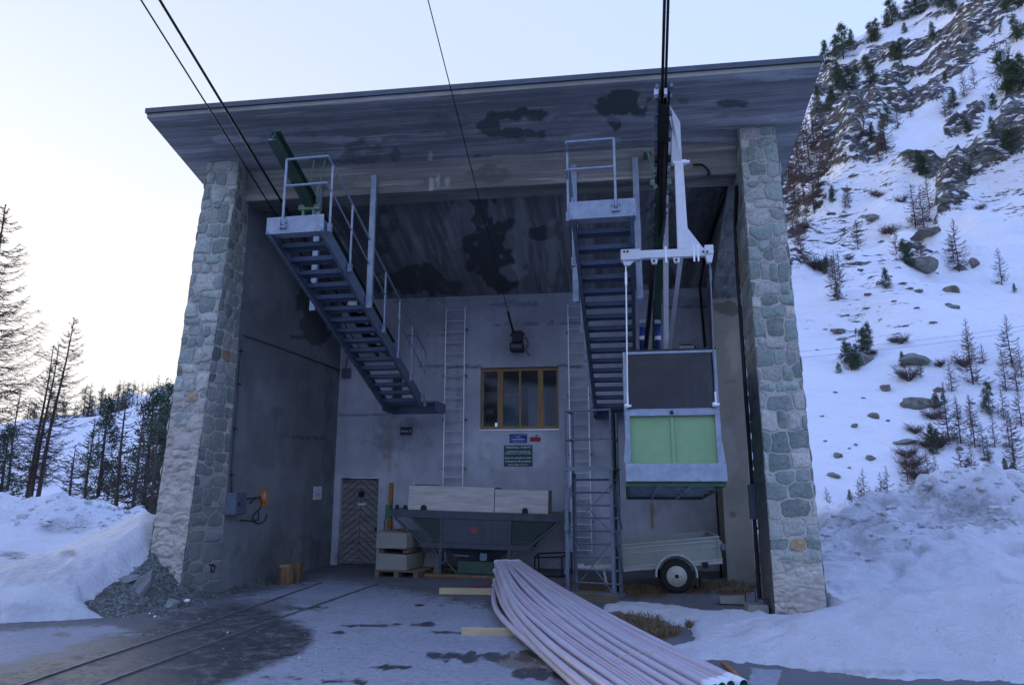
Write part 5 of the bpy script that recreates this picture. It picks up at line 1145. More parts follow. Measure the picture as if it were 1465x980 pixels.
for k, (x, y) in enumerate(((-.25, .1), (.28, .1))):
    mb = MB(); mb.box(-.06, .06, 0, .8, 0, .085); single('spacer_block', mb, m_pallet, ['left short timber wedged between the two concrete blocks', 'right short timber wedged between the two concrete blocks'][k], 'timber', loc=Matrix.Rotation(byaw, 3, 'Z') @ Vector((x, y, 0)) + Vector((bx - .30, by, .47)), rot=(0, 0, byaw), bevel=.005)
block(.557, 'upper of the two rough concrete blocks on the pallet, with a bent lifting loop', -.01)

# darker clutter behind: small concrete foot, steel frame
mb = MB(); mb.hexa([(-.22, 0, 0), (.22, 0, 0), (.22, .3, 0), (-.22, .3, 0), (-.12, .05, .42), (.12, .05, .42), (.12, .25, .42), (-.12, .25, .42)]); single('concrete_cone', mb, m_plain, 'tapered concrete cone in the shade between the pallet and the freight carrier', 'concrete cone', loc=(-3.78, 14.9, 0), bevel=.01)
T = Thing('steel_crate', 'low open black steel crate standing on the floor behind the pipe bundle', 'steel crate', (-1.55, 14.6, 0))
mb = MB()
for (a, b) in (((0, 0, 0), (0, 0, .38)), ((.55, 0, 0), (.55, 0, .40)), ((0, 0, .38), (.55, 0, .40)), ((0, .8, 0), (0, .8, .38)), ((.7, .8, 0), (.7, .8, .42)), ((0, .8, .38), (.7, .8, .42)), ((0, 0, .38), (0, .8, .38)), ((.55, 0, .4), (.7, .8, .42)), ((0, 0, .03), (.55, 0, .03)), ((.55, 0, .03), (.7, .8, .03))): mb.bar(a, b, .03, .03)
T.part('tubes', mb, m_black)

# ================================================================== trailer
T = Thing('trailer', 'old pale grey-green car trailer with one visible wheel, standing behind the cabin', 'trailer', (1.07, 13.02, 0), (0, 0, R(1.5)))
Mt = Matrix.Translation((0, 0, .30)) @ Matrix.Rotation(R(-5.2), 4, 'Y')
def tb(mb, *a): mb.box(*a, Mt); return mb
bx0, bx1, bz0, bz1, bd = -.86, .86, .17, .58, 1.25
for (n_, y0_, y1_) in (('side_board', 0, .025), ('side_board', bd, bd + .025)):
    mb = MB(); tb(mb, bx0, bx1, y0_, y1_, bz0, bz1); s_ = T.part(n_, mb, m_trail, bevel=.004)
    if y0_ == 0:
        mb = MB()
        for z in (bz1 - .02, bz1 - .085, bz1 - .17, bz0 + .005): tb(mb, bx0 - .005, bx1 + .005, -.014, -.001, z, z + .016)
        tb(mb, bx0, bx1, -.022, -.015, bz1 - .13, bz1 - .12); T.part('pressing', mb, m_trailw, s_)
        mb = MB()
        for x in (bx0 + .02, bx1 - .05): tb(mb, x, x + .03, -.03, -.0145, bz0 + .02, bz1 - .01)
        T.part('stake', mb, m_trail, s_)
mb = MB(); tb(mb, bx0, bx0 + .025, .026, bd - .001, bz0, bz1); T.part('front_board', mb, m_trail)
mb = MB(); tb(mb, bx1 - .025, bx1, .026, bd - .001, bz0, bz1); tb(mb, bx1 + .001, bx1 + .05, .05, .09, bz1 - .2, bz1 - .1); T.part('tailboard', mb, m_trail)
mb = MB(); tb(mb, bx0 + .026, bx1 - .026, .026, bd - .001, bz0, bz0 + .02); T.part('bed', mb, m_plydark)
mb = MB(); tb(mb, bx0, bx1, .02, .06, bz0 - .06, bz0 - .001); tb(mb, bx0, bx1, bd - .06, bd - .02, bz0 - .06, bz0 - .001); tb(mb, -.05, .05, .0, bd, .0, .05); T.part('chassis', mb, m_trailw)
mb = MB(); tb(mb, bx0 - .75, bx0, .58, .66, bz0 - .05, bz0 + .02); tb(mb, bx0 - .82, bx0 - .70, .56, .68, bz0 - .04, bz0 + .06); mb.bar(Mt @ Vector((bx0 - .35, .62, bz0)), (bx0 - .30, .62, 0), .04, .04); mb.bar(Mt @ Vector((bx0 - .5, .62, bz0 + .03)), Mt @ Vector((bx0 - .3, .62, bz0 + .18)), .02, .02); T.part('drawbar', mb, m_trailw)
for k, y in enumerate((-.16, bd + .02)):
    wc = (.03, y + .075, .285)
    mb = MB(); mb.lathe([(.17, -.075), (.25, -.085), (.28, -.06), (.285, 0), (.28, .06), (.25, .085), (.17, .075)], wc, 'y', 32); wh = T.part('wheel', mb, m_rubber, smooth=True)
    mb = MB(); mb.lathe([(.172, -.085), (.175, -.07), (.155, -.055), (.12, -.05), (.10, -.065), (.055, -.07), (.05, -.045), (.05, .0)], wc, 'y', 28); T.part('rim', mb, m_wheel, wh, smooth=True)
    mb = MB(); mb.lathe([(.035, -.09), (.04, -.07)], wc, 'y', 12)
    for a in range(5): an = a * 2 * math.pi / 5; mb.lathe([(.009, -.085), (.009, -.07)], (wc[0] + .075 * math.cos(an), wc[1], wc[2] + .075 * math.sin(an)), 'y', 6)
    T.part('hub', mb, m_black, wh)
    mb = MB(); n = 18; ri, ro = .335, .36; vs = []; fs = []
    for i in range(n + 1):
        an = R(-6 + 192 * i / n); ca, sa = math.cos(an), math.sin(an)
        for (r_, yy) in ((ri, y - .02), (ro, y - .02), (ro, y + .17), (ri, y + .17)): vs.append((wc[0] + r_ * ca, yy, wc[2] + .02 + r_ * sa * .97))
    for i in range(n):
        for j in range(4): fs.append((i * 4 + j, i * 4 + (j + 1) % 4, (i + 1) * 4 + (j + 1) % 4, (i + 1) * 4 + j))
    fs += [(0, 1, 2, 3), (n * 4 + 3, n * 4 + 2, n * 4 + 1, n * 4)]; mb.add(vs, fs)
    for i in range(n):   # outer lip
        pass
    T.part('mudguard', mb, m_trailw)
mb = MB(); tb(mb, .50, .60, -.05, -.02, bz0 - .11, bz0 - .01); mb.box(.42, .44, -.15, 0.0, .12, .30); T.part('mud_flap', mb, m_rubber)
mb = MB(); c = Mt @ Vector((bx1 + .03, .0, bz0 + .22)); mb.box(c.x - .02, c.x + .05, -.04, .04, c.z - .05, c.z + .05); T.part('latch', mb, m_galv)

# ================================================================== white plastic pipes
def pipe_mesh(pts, r, roll):
    n = 12; angs = [roll + a for a in (0, .14, .75, 1.35, 1.95, 2.5, math.pi, math.pi + .14, 3.9, 4.5, 5.1, 5.7)]
    vs = []; fs = []; mi = []; up = Vector((0, 0, 1)); k = len(pts)
    for i, p in enumerate(pts):
        d = (pts[min(i + 1, k - 1)] - pts[max(i - 1, 0)]).normalized(); a = d.cross(up).normalized(); b = a.cross(d)
        for t in angs: vs.append(p + (a * math.cos(t + .35 * i / k) + b * math.sin(t + .35 * i / k)) * r)
    for i in range(k - 1):
        for j in range(n): fs.append((i * n + j, i * n + (j + 1) % n, (i + 1) * n + (j + 1) % n, (i + 1) * n + j)); mi.append(1 if j in (0, 6) else 0)
    mb = MB(); mb.v = [tuple(v) for v in vs]; mb.f = fs; mb.m = mi; return mb
rnd = random.Random(4); r = .038; rowsb = 6
back = Vector((-1.92, 12.45, 0)); NP = 54
ends_cols = 15
lab = {0: 'leftmost white plastic pipe, bottom of the bundle next to the bare yard', 53: 'white plastic pipe on the right edge of the bundle, ending in a green-lined socket'}
for k in range(NP):
    layer = 0 if k < 22 else (1 if k < 41 else 2)
    ui = k if layer == 0 else (k - 22 + 1.2 if layer == 1 else (k - 41) * 1.45 + 2.0); u = min(1, ui / 21.0)
    # rear cluster: six wide, up to six high
    jb = k % 6; lb = k // 6
    ux = u * .50 + rnd.uniform(-.02, .02)
    SL = [atz(697, 850, .06), atz(716, 884, .06), atz(765, 936, .05), atz(905, 1050, .05)]
    SR = [aty(738, 809, 12.5), atz(822, 856, .2), atz(935, 920, .15), atz(1062, 979, .09)]
    SR[0].z = .06
    P0, mid, near, E = [SL[q] * (1 - u) + SR[q] * u for q in range(4)]
    col_ = u * .46; P0 = Vector((SL[0].x + .04 + col_, 12.45 - .10 * rnd.random() + .10 * u, .10 + r + (.080 * (k % 3) if layer == 0 else .080 * (3 + (k % 2)) if layer == 1 else .080 * 5 - .02)))
    mid.z = .10 + r + layer * .066 + .05 * (k % 2) * (layer == 0) + .08 * math.sin(math.pi * u) ; near.z = r + .05 + layer * .064 + .03 * math.sin(math.pi * u); E.z = r + .006 + layer * .062
    E = E + Vector((rnd.uniform(-.02, .02), rnd.uniform(-.10, .10), 0))
    ctrl = [P0, mid, near, E]
    def cat(t, C=ctrl):
        n = len(C) - 1; s = min(int(t * n), n - 1); f = t * n - s
        p0 = C[s - 1] if s > 0 else C[0] * 2 - C[1]; p1, p2 = C[s], C[s + 1]; p3 = C[s + 2] if s + 2 <= n else C[n] * 2 - C[n - 1]
        return 0.5 * ((2 * p1) + (p2 - p0) * f + (2 * p0 - 5 * p1 + 4 * p2 - p3) * f * f + (3 * p1 - p0 - 3 * p2 + p3) * f ** 3)
    wob = rnd.uniform(-.05, .05)
    pts = [cat(i / 30) + Vector((wob * math.sin(math.pi * i / 30 * 2), 0, 0)) for i in range(31)]
    T = Thing('plastic_pipe', lab.get(k, 'long white plastic pipe with thin red stripes in the middle of the big bundle'), 'pipe', pts[0], group='white pipes with red stripes in the bundle', world=True)
    mb = pipe_mesh(pts, r, rnd.uniform(.3, 2.9)); T.part('tube', mb, [m_pvc, m_red], smooth=True)
    d0 = (pts[0] - pts[1]).normalized(); a_ = pts[0]
    mb = MB(); mb.tube([a_ - d0 * .03, a_ + d0 * .02, a_ + d0 * .045, a_ + d0 * .055], r * 1.10, 12); T.part('end_cap', mb, m_alu if k % 3 else m_white, smooth=True)
    d1 = (pts[-1] - pts[-2]).normalized(); e_ = pts[-1]
    mb = MB(); n = 20; vs = []; a1 = d1.cross(Vector((0, 0, 1))).normalized(); b1 = a1.cross(d1)
    prof = [(r, 0), (r * 1.25, .03), (r * 1.28, .16), (r * 1.12, .162), (r * 1.08, .03), (0.001, .02)]
    for (rr, hh) in prof:
        for j in range(n): t = 2 * math.pi * j / n; vs.append(e_ + d1 * (hh - .05) + (a1 * math.cos(t) + b1 * math.sin(t)) * rr)
    fs = [(i * n + j, i * n + (j + 1) % n, (i + 1) * n + (j + 1) % n, (i + 1) * n + j) for i in range(len(prof) - 1) for j in range(n)]
    mb.add(vs, fs); mb.m = [1 if f // n >= 3 else 0 for f in range(len(fs))]
    T.part('socket', mb, [m_white, m_ingreen], smooth=True)
# yellow string tying the near end
mb = MB(); mb.tube([atz(880, 990) + Vector((0, 0, .27)), atz(893, 985) + Vector((0, 0, .29)), atz(915, 975) + Vector((0, 0, .27)), atz(950, 968) + Vector((0, 0, .24))], .004, 5)
single('string', mb, m_timber, 'thin yellow string lying over the near end of the pipe bundle', 'string')
# planks the bundle rests on
for (P, Q, label) in (((628, 850), (706, 851), 'pale squared timber under the far end of the pipe bundle'), ((660, 909), (775, 911), 'pale squared timber under the middle of the pipe bundle, nearer the camera')):
    a, b = atz(*P), atz(*Q); d = (b - a).normalized(); L_ = (b - a).length + .6; ang = math.atan2(d.y, d.x)
    mb = MB(); mb.box(0, L_, 0, .10, 0, .10 if P[1] < 900 else .085); single('squared_timber', mb, m_timber, label, 'timber', loc=a, rot=(0, 0, ang), bevel=.004)
mb = MB(); a = atz(670, 845); mb.tube([a + Vector((0, .2, .03)), a + Vector((.15, .22, .03)), a + Vector((.30, .28, .06)), a + Vector((.42, .26, .16))], .014, 8); mb.tube([a + Vector((.02, .19, .03)), a + Vector((.14, .215, .03))], .028, 8)
single('strap', mb, m_dred, 'crumpled red strap on the ground beside the far timber', 'strap', smooth=True)

# ================================================================== railway track
T = Thing('narrow_gauge_track', 'pair of narrow rusty rails set flush in the yard, leading into the hall', 'rails', (-5.1, 9, 0), world=True)
def rail(pts):
    mb = MB(); P = [atz(*p) for p in pts]
    for a, b in zip(P[:-1], P[1:]): mb.bar(a + Vector((0, 0, .0)), b + Vector((0, 0, .0)), .035, .045)
    T.part('rail', mb, m_rail)
rail([(460, 834), (330, 880), (120, 950), (20, 985)]); rail([(540, 836), (400, 885), (170, 970), (130, 986)])
mb = MB(); a = atz(1035, 951); b = atz(1060, 975); mb.bar(a + Vector((0, 0, .02)), b + Vector((0, 0, .02)), .05, .03); single('iron_bar', mb, m_rust, 'short rusty iron bar on the asphalt at the edge of the right snow bank', 'iron bar')

# ================================================================== fixtures on the left wall
T = Thing('switch_cabinet', 'small blue-grey switch cabinet on the left wall beside the stone pillar', 'switch cabinet', (lx(11.75), 11.75, 1.36), world=True)
xw = lx(11.75); mb = MB(); mb.box(xw - .01, xw + .20, 11.50, 11.86, 1.33, 1.70); T.part('case', mb, m_box, bevel=.008)
mb = MB(); mb.box(xw + .201, xw + .212, 11.52, 11.84, 1.35, 1.68); mb.box(xw + .05, xw + .07, 11.488, 11.50, 1.48, 1.54); T.part('door', mb, m_box)
mb = MB(); mb.box(xw + .212, xw + .235, 11.57, 11.60, 1.49, 1.53); T.part('lock', mb, m_black)
T = Thing('conduit', 'thin grey conduit rising from the switch cabinet and running back along the left wall', 'conduit', (xw + .03, 11.6, 1.7), world=True)
c0 = atx(345, 478, -6.56); mb = MB(); mb.tube([(xw + .04, 11.62, 1.70), (xw + .035, 11.6, 2.1), (xw + .03, 11.62, c0.z - .06), (xw + .03, 11.66, c0.z), (lx(13) + .03, 13, c0.z + .02), (lx(15.99) + .03, 15.97, c0.z + .03)], .016, 8); T.part('tube', mb, m_pipeg, smooth=True)
mb = MB()
for z in (2.0, 2.8, 3.6, 4.2): mb.box(xw + .0, xw + .055, 11.58, 11.65, z, z + .02)
T.part('clip', mb, m_black)
mb = MB(); p = aty(496, 533, 15.98); mb.box(p.x - .10, p.x + .10, 15.90, 16.046, p.z - .12, p.z + .10); T2 = Thing('junction_box', 'small grey junction box on the back wall at the end of the conduit', 'junction box', (p.x, 15.95, p.z - .12), world=True); T2.part('case', mb, m_box, bevel=.01)
mb = MB(); mb.tube([(p.x - .02, 15.95, p.z + .10), (p.x - .0, 15.97, p.z + .35), (p.x + .08, 15.99, p.z + .36)], .01, 6); T2.part('cable', mb, m_black)
# hose rack
T = Thing('hose_rack', 'black bent iron rack with a loose black hose on the left wall', 'rack', (-6.5, 12.4, 1.3), world=True)
def lw(px, py, out=.04): p = atx(px, py, -6.53); return Vector((lx(p.y) + out, p.y, p.z))
mb = MB(); mb.tube([lw(347, 714), lw(360, 712, .10), lw(372, 711, .04)], .013, 6); mb.tube([lw(344, 744), lw(356, 745, .10), lw(370, 743, .04)], .013, 6); mb.tube([lw(347, 712, .08), lw(349, 717, .02)], .014, 6); mb.tube([lw(362, 712, .09), lw(359, 720, .01)], .012, 6); mb.tube([lw(370, 730, .02), lw(370, 744, .03)], .007, 6)
T.part('bracket', mb, m_black)
mb = MB(); mb.tube([lw(371, 711), lw(373.5, 718), lw(372, 727), lw(366, 732), lw(361, 738), lw(361.5, 744), lw(366, 748), lw(372, 748.5), lw(378, 744), lw(380, 736)], .010, 6); T.part('hose', mb, m_black, smooth=True)
def wall_sign_left(name, x0, y0, x1, y1, mat, label, cat):
    a, b = atx(x0, y0, -6.53), atx(x1, y1, -6.53); xa_ = lx(a.y); T = Thing(name, label, cat, (xa_, a.y, b.z), world=True)
    mb = MB(); mb.hexa([(lx(a.y) + .004, a.y, b.z), (lx(a.y) + .010, a.y, b.z), (lx(b.y) + .010, b.y, b.z), (lx(b.y) + .004, b.y, b.z), (lx(a.y) + .004, a.y, a.z), (lx(a.y) + .010, a.y, a.z), (lx(b.y) + .010, b.y, a.z), (lx(b.y) + .004, b.y, a.z)]); pl = T.part('plate', mb, mat)
    return T, pl, a, b
T, pl, a, b = wall_sign_left('warning_sign', 374, 700, 383, 723, m_orange, 'orange warning plate with a round prohibition sign on the left wall', 'sign')
yd = (Vector((lx(b.y), b.y, 0)) - Vector((lx(a.y), a.y, 0))).normalized(); cx_ = Vector((lx((a.y + b.y) / 2) + .013, (a.y + b.y) / 2, 0)); nrm = yd.cross(Vector((0, 0, 1)))
def disc(c, rad, mat, off, T=T, pl=pl, nm='disc'):
    mb = MB(); n = 24; cc = c + nrm * off; mb.add([cc + yd * rad * math.cos(2 * math.pi * i / n) + Vector((0, 0, rad * math.sin(2 * math.pi * i / n))) for i in range(n)], [tuple(range(n))]); T.part(nm, mb, mat, pl)
cz = a.z - .115; disc(cx_ + Vector((0, 0, cz)), .062, m_letter, .001); disc(cx_ + Vector((0, 0, cz)), .050, m_dred, .002); disc(cx_ + Vector((0, 0, cz)), .036, m_letter, .003)
text_mesh('C', .06, cx_ + Vector((0, 0, cz)) + nrm * .005, m_letterd, T, pl, 'emblem', xdir=yd, ydir=(0, 0, 1))
mb = MB(); yy0 = cx_ - yd * .08; yy1 = cx_ + yd * .08; mb.add([yy0 + nrm * .001 + Vector((0, 0, b.z + .04)), yy1 + nrm * .001 + Vector((0, 0, b.z + .04)), yy1 + nrm * .001 + Vector((0, 0, a.z - .22)), yy0 + nrm * .001 + Vector((0, 0, a.z - .22))], [(0, 1, 2, 3)]); T.part('dark_panel', mb, m_rust, pl)
T, pl, a, b = wall_sign_left('notice_sheet', 446, 696, 456, 714, m_letter, 'small white notice sheet with a diagonal line, on the left wall near the door', 'notice')
cx_ = Vector((lx((a.y + b.y) / 2) + .013, (a.y + b.y) / 2, 0)); wv = (b.y - a.y)
mb = MB(); mb.bar(cx_ - yd * wv * .38 + Vector((0, 0, a.z - .13)), cx_ + yd * wv * .32 + Vector((0, 0, a.z - .05)), .002, .018, nrm); T.part('line', mb, m_letterd, pl)
text_mesh('17', .045, cx_ - yd * wv * .25 + Vector((0, 0, a.z - .035)), m_letterd, T, pl, xdir=yd); text_mesh('ATUD', .085, cx_ + Vector((0, 0, a.z - .175)), m_letterd, T, pl, xdir=yd, sx=1.1)
mb = MB(); mb.add([cx_ - yd * wv * .36 + Vector((0, 0, a.z - .235)), cx_ + yd * wv * .36 + Vector((0, 0, a.z - .235)), cx_ + yd * wv * .36 + Vector((0, 0, a.z - .225)), cx_ - yd * wv * .36 + Vector((0, 0, a.z - .225))], [(0, 1, 2, 3)]); T.part('small_print', mb, m_letterd, pl)
# ring and drain on the pillar
mb = MB(); c = atx(305, 813, -6.52); mb.tube([(lx(c.y) + .07, c.y + .055 * math.cos(t), c.z + .055 * math.sin(t)) for t in [2 * math.pi * i / 14 for i in range(15)]], .012, 6); mb.box(lx(c.y) + .0, lx(c.y) + .08, c.y - .015, c.y + .015, c.z + .04, c.z + .07)
single('iron_ring', mb, m_black, 'black iron ring low on the inner side of the left pillar', 'iron ring')
# log stump with a block beside it
T = Thing('log_stump', 'short log stump of split brown wood standing against the left wall', 'log', (-6.10, 12.98, 0)); n = 20; mb = MB(); prof = []
vs = []; 
for i, (z, rr) in enumerate(((0, .155), (.06, .15), (.30, .142), (.305, .13))):
    for j in range(n): t = 2 * math.pi * j / n; q_ = rr * (1 + .06 * math.sin(3 * t + 1) + .03 * math.sin(7 * t)); vs.append((q_ * math.cos(t), q_ * math.sin(t), z + (.01 * math.sin(2 * t) if i > 1 else 0)))
fs = [(i * n + j, i * n + (j + 1) % n, (i + 1) * n + (j + 1) % n, (i + 1) * n + j) for i in range(3) for j in range(n)]; mb.add(vs, fs); T.part('bark', mb, m_log)
mb = MB(); mb.add(vs[3 * n:], [tuple(range(n))]); T.part('cut_face', mb, m_logend)
mb = MB(); mb.prism([(-.09, -.07, .31), (.10, -.06, .31), (.09, .07, .31), (-.07, .06, .31)], (0.0, 0, .045)); single('wood_offcut', mb, m_logend, 'flat wood offcut lying on the log stump', 'wood', loc=(-6.10, 12.98, 0), bevel=.004)
mb = MB(); mb.box(-.07, .13, .0, .2, 0, .37); single('rusty_board', mb, m_log, 'brown board leaning on the wall right behind the log stump', 'board', loc=(-6.06, 13.2, 0), rot=(R(-4), 0, R(10)), bevel=.004)

# ================================================================== signs on the back wall
def back_sign(name, x0, y0, x1, y1, mat, label, border=None, z_=YB):
    a, b = aty(x0, y0, z_), aty(x1, y1, z_); T = Thing(name, label, 'sign', (a.x, z_ - .02, b.z), world=True)
    mb = MB(); mb.box(a.x, b.x, z_ - .016, z_ - .004, b.z, a.z); pl = T.part('plate', mb, border or mat, bevel=.002)
    if border is not None: g = .018; mb = MB(); mb.box(a.x + g, b.x - g, z_ - .019, z_ - .0165, b.z + g, a.z - g); T.part('face', mb, mat, pl)
    return T, pl, a, b, Vector(((a.x + b.x) / 2, z_ - .021, (a.z + b.z) / 2)), b.x - a.x, a.z - b.z
T, pl, a, b, c, w_, h_ = back_sign('company_sign', 729, 621, 754, 633.5, m_blue, 'blue sign with white swoosh and lettering, left one under the window')
text_mesh('GARAVENTA', h_ * .22, c + Vector((0, 0, -h_ * .10)), m_letter, T, pl, sx=1.2, bold=.002); text_mesh('SEILBAHNEN AG', h_ * .13, c + Vector((0, 0, -h_ * .40)), m_letter, T, pl, sx=1.3)
mb = MB(); mb.add([c + Vector((-w_ * .48, -.001, -h_ * .265)), c + Vector((w_ * .48, -.001, -h_ * .265)), c + Vector((w_ * .48, -.001, -h_ * .245)), c + Vector((-w_ * .48, -.001, -h_ * .245))], [(0, 1, 2, 3)]); T.part('line', mb, m_letter, pl)
mb = MB(); P = [c + Vector((w_ * x, -.002, h_ * y)) for x, y in ((-.46, .12), (-.30, .22), (-.1, .28), (.15, .34), (.46, .40))]; mb.tube(P, .003, 4)
for rr in (.25, .17, .09): mb.tube([c + Vector((rr * h_ * math.cos(t), -.002, rr * h_ * math.sin(t) + h_ * .06)) for t in [math.pi * i / 10 for i in range(11)]], .003, 4)
T.part('emblem', mb, m_letter, pl)
T, pl, a, b, c, w_, h_ = back_sign('company_sign', 757, 620.5, 775, 633, m_dred, 'dark red sign with a white border and white lettering, right one under the window', m_letter)
mb = MB(); mb.box(a.x + .02, b.x - .02, YB - .0205, YB - .0195, c.z + h_ * .08, c.z + h_ * .40); T.part('top_band', mb, m_letterd, pl)
text_mesh('FREY AG', h_ * .34, c + Vector((0, -.001, h_ * .23)), m_letter, T, pl, sx=1.15, bold=.004)
T, pl, a, b, c, w_, h_ = back_sign('regulation_sign', 721, 637, 762, 667, m_sgreen, 'dark green sign with white French text about the cable car load, below the company signs')
for (txt, fy, fs_, fw_) in (('Téléphérique . Arolla-P.4', .40, .105, .88), ('Autorisé pour le transport de', .21, .085, .82), ('personnes que de service du téléph.', .11, .078, .92), ('Charge max. admissible par cabine', -.10, .08, .94), ('2 tonnes ou 10 personnes', -.26, .105, .9), ('dans la cabine couverte', -.42, .082, .68)):
    o = text_mesh(txt, h_ * fs_ * 1.15, c + Vector((0, 0, h_ * fy)), m_letter, T, pl, bold=.0012)
    xs_ = [v.co.x for v in o.data.vertices]; wc_ = max(xs_) - min(xs_); k_ = w_ * fw_ / wc_; mx_ = (max(xs_) + min(xs_)) / 2; tx = c.x - T.off.x
    for v in o.data.vertices: v.co.x = tx + (v.co.x - mx_) * k_
T, pl, a, b, c, w_, h_ = back_sign('track_sign', 572.5, 610.5, 590, 623, m_navy, 'small navy sign with a pale border and lettering under the left staircase', m_box)
text_mesh('Voie 2', h_ * .40, c, m_letter, T, pl, sx=1.15)
# floodlight on the back wall above the cabin
T = Thing('floodlight', 'small grey floodlight with a bent pipe on the back wall, above the cabin roof', 'floodlight', aty(982, 502, 15.8), world=True)
c = aty(982, 499, 15.8); mb = MB(); mb.box(c.x - .16, c.x + .16, 15.7, 15.95, c.z - .08, c.z + .06); T.part('housing', mb, m_alu, bevel=.01)
mb = MB(); mb.box(c.x - .12, c.x + .12, 15.690, 15.70, c.z - .05, c.z + .04); T.part('lens', mb, m_white)
mb = MB(); mb.tube([(c.x - .1, 15.9, c.z + .06), (c.x - .1, 15.98, c.z + .12), (c.x + .15, 16.0, c.z + .13), (c.x + .24, 16.0, c.z + .05)], .014, 6); T.part('pipe', mb, m_black)
# hooks on the beam
T = Thing('beam_hook', 'bent iron hook on the front beam near the right pillar', 'hook', aty(1005, 245, 11.3), world=True); mb = MB(); mb.tube([aty(992, 236, 11.30), aty(1004, 236, 11.26), aty(1010, 240, 11.26), aty(1014, 246, 11.28)], .02, 6); mb.tube([aty(1014, 244, 11.30), aty(1014, 251, 11.28)], .022, 6); T.part('bar', mb, m_grease)
# black pipes along the right side
T = Thing('cable_pipe', 'black vertical pipe running down beside the inner face of the right pillar', 'pipe', (2.2, 11.9, 0), world=True)
mb = MB(); p0 = aty(1051, 262, 11.28); mb.tube([(2.24, 11.32, 6.75), (2.265, 11.8, 6.2), (2.27, 11.9, 5.5), (2.28, 11.9, .1)], .035, 8); T.part('tube', mb, m_black)
mb = MB(); mb.box(2.22, 2.35, 11.84, 11.98, 1.3, 1.85); T.part('switch_box', mb, m_box, bevel=.006)
mb = MB(); mb.tube([(2.28, 11.83, 1.3), (2.27, 11.8, 1.22), (2.30, 11.8, 1.15)], .014, 6); T.part('handle', mb, m_black)
T = Thing('cable_pipe', 'pair of black pipes in the ceiling corner running back above the cabin on the right', 'pipe', (2.1, 12, 6.8), world=True)
mb = MB(); mb.tube([(2.10, 11.9, z_sof(11.9) - .55), (2.12, 14.3, z_sof(14.3) - .10), (2.18, 15.95, z_sof(15.95) - .05), (2.25, 15.97, 3.6)], .03, 8); mb.tube([(2.17, 11.9, z_sof(11.9) - .45), (2.16, 14.3, z_sof(14.3) - .04)], .03, 8); T.part('tube', mb, m_black)
mb = MB(); a = aty(1034, 700, 15.9); mb.box(2.14, 2.18, 15.0, 15.04, .0, 1.9); single('corner_angle', mb, m_black, 'dark steel angle standing against the column behind the trailer', 'steel angle')
# slab and concrete box near the right pillar
mb = MB(); a = atz(1050, 866); mb.hexa([(-.20, 0, 0), (.20, 0, 0), (.18, .2, 0), (-.2, .2, 0), (-.21, .05, .11), (.19, .02, .13), (.17, .22, .12), (-.21, .23, .11)]); single('concrete_slab', mb, m_plain, 'small tilted concrete slab lying in front of the dry grass', 'concrete slab', loc=(a.x, a.y, .02), rot=(R(-6), 0, R(-4)), bevel=.008)
T = Thing('counterweight', 'grey concrete weight with two black wire handles at the foot of the right pillar', 'weight', atz(1084, 878), (0, 0, R(6)))
mb = MB(); mb.box(-.14, .17, 0, .2, 0, .12); T.part('block', mb, m_plain, bevel=.012)
for x in (-.08, .10): mb = MB(); mb.tube([(x - .07, .05, .16), (x - .07, .05, .30 - .1 * (x > 0)), (x + .08, .05, .31 - .1 * (x > 0)), (x + .08, .05, .16)], .009, 6); T.part('handle', mb, m_black)

# ================================================================== stones, grass, needles
def rock_mesh(seed, sx, sy, sz, n=3, amp=.35, flat=True):
    import bmesh
    bm = bmesh.new(); bmesh.ops.create_icosphere(bm, subdivisions=n, radius=1)
    V = np.array([v.co[:] for v in bm.verts]); d = (fbm(V[:, 0] * 1.1 + seed, V[:, 1] * 1.1, V[:, 2] * 1.1, seed, 3) - .5) * amp * 2.4
    pl = np.random.RandomState(seed)
    for k in range(13):
        nv = pl.normal(size=3); nv /= np.linalg.norm(nv); lim = pl.uniform(.42, .78); dd = V @ nv; over = np.maximum(0, dd - lim); V -= over[:, None] * nv[None] * .92
    V = V * (1 + d[:, None]); V += (fbm(V[:, 0] * 3.5, V[:, 1] * 3.5, V[:, 2] * 3.5, seed + 2, 3) - .5)[:, None] * .20; V = V * np.array([sx, sy, sz])
    F_ = [tuple(v.index for v in f.verts) for f in bm.faces]; bm.free()
    return V, F_
def rock(name, seed, loc, s, rot, mat, label, cat='rock', group=None, n=3):
    V, F_ = rock_mesh(seed, s[0], s[1], s[2], n); me = bpy.data.meshes.new(name); me.from_pydata([tuple(v) for v in V], [], F_); me.materials.append(mat); me.update()
    o = bpy.data.objects.new(name, me); COL.objects.link(o); o.location = loc; o.rotation_euler = rot; tag(o, label, cat, group); return o
def gz(px, py, zf):
    r_ = ray(px, py)
    t = 4.0
    for _ in range(4000):
        p = Vector((r_.x * t, r_.y * t, H + r_.z * t))
        if p.z <= float(zf(np.array([p.x]), np.array([p.y]))[0]): return p
        t *= 1.003
    return p
p = gz(200, 850, g_left); rock('boulder', 3, p + Vector((-.02, .05, .10)), (.17, .19, .40), (R(12), R(28), R(20)), m_rockl, 'upright slab of grey rock standing in the gravel left of the left pillar')
p = gz(184, 832, g_left); rock('boulder', 5, p + Vector((0, .05, .03)), (.19, .16, .08), (R(5), R(-10), R(30)), m_rockl, 'small grey rock overhanging a hollow in the gravel bank')
p = gz(244, 868, g_left); rock('boulder', 8, p + Vector((0, .03, .03)), (.17, .11, .075), (0, R(6), R(-15)), m_rockl, 'pale blue-grey flat rock at the foot of the left pillar')
p = gz(268, 861, g_left); rock('stone', 9, p + Vector((0, 0, .02)), (.05, .04, .04), (0, 0, 1), m_letter, 'small round white stone at the corner of the left pillar', 'stone')
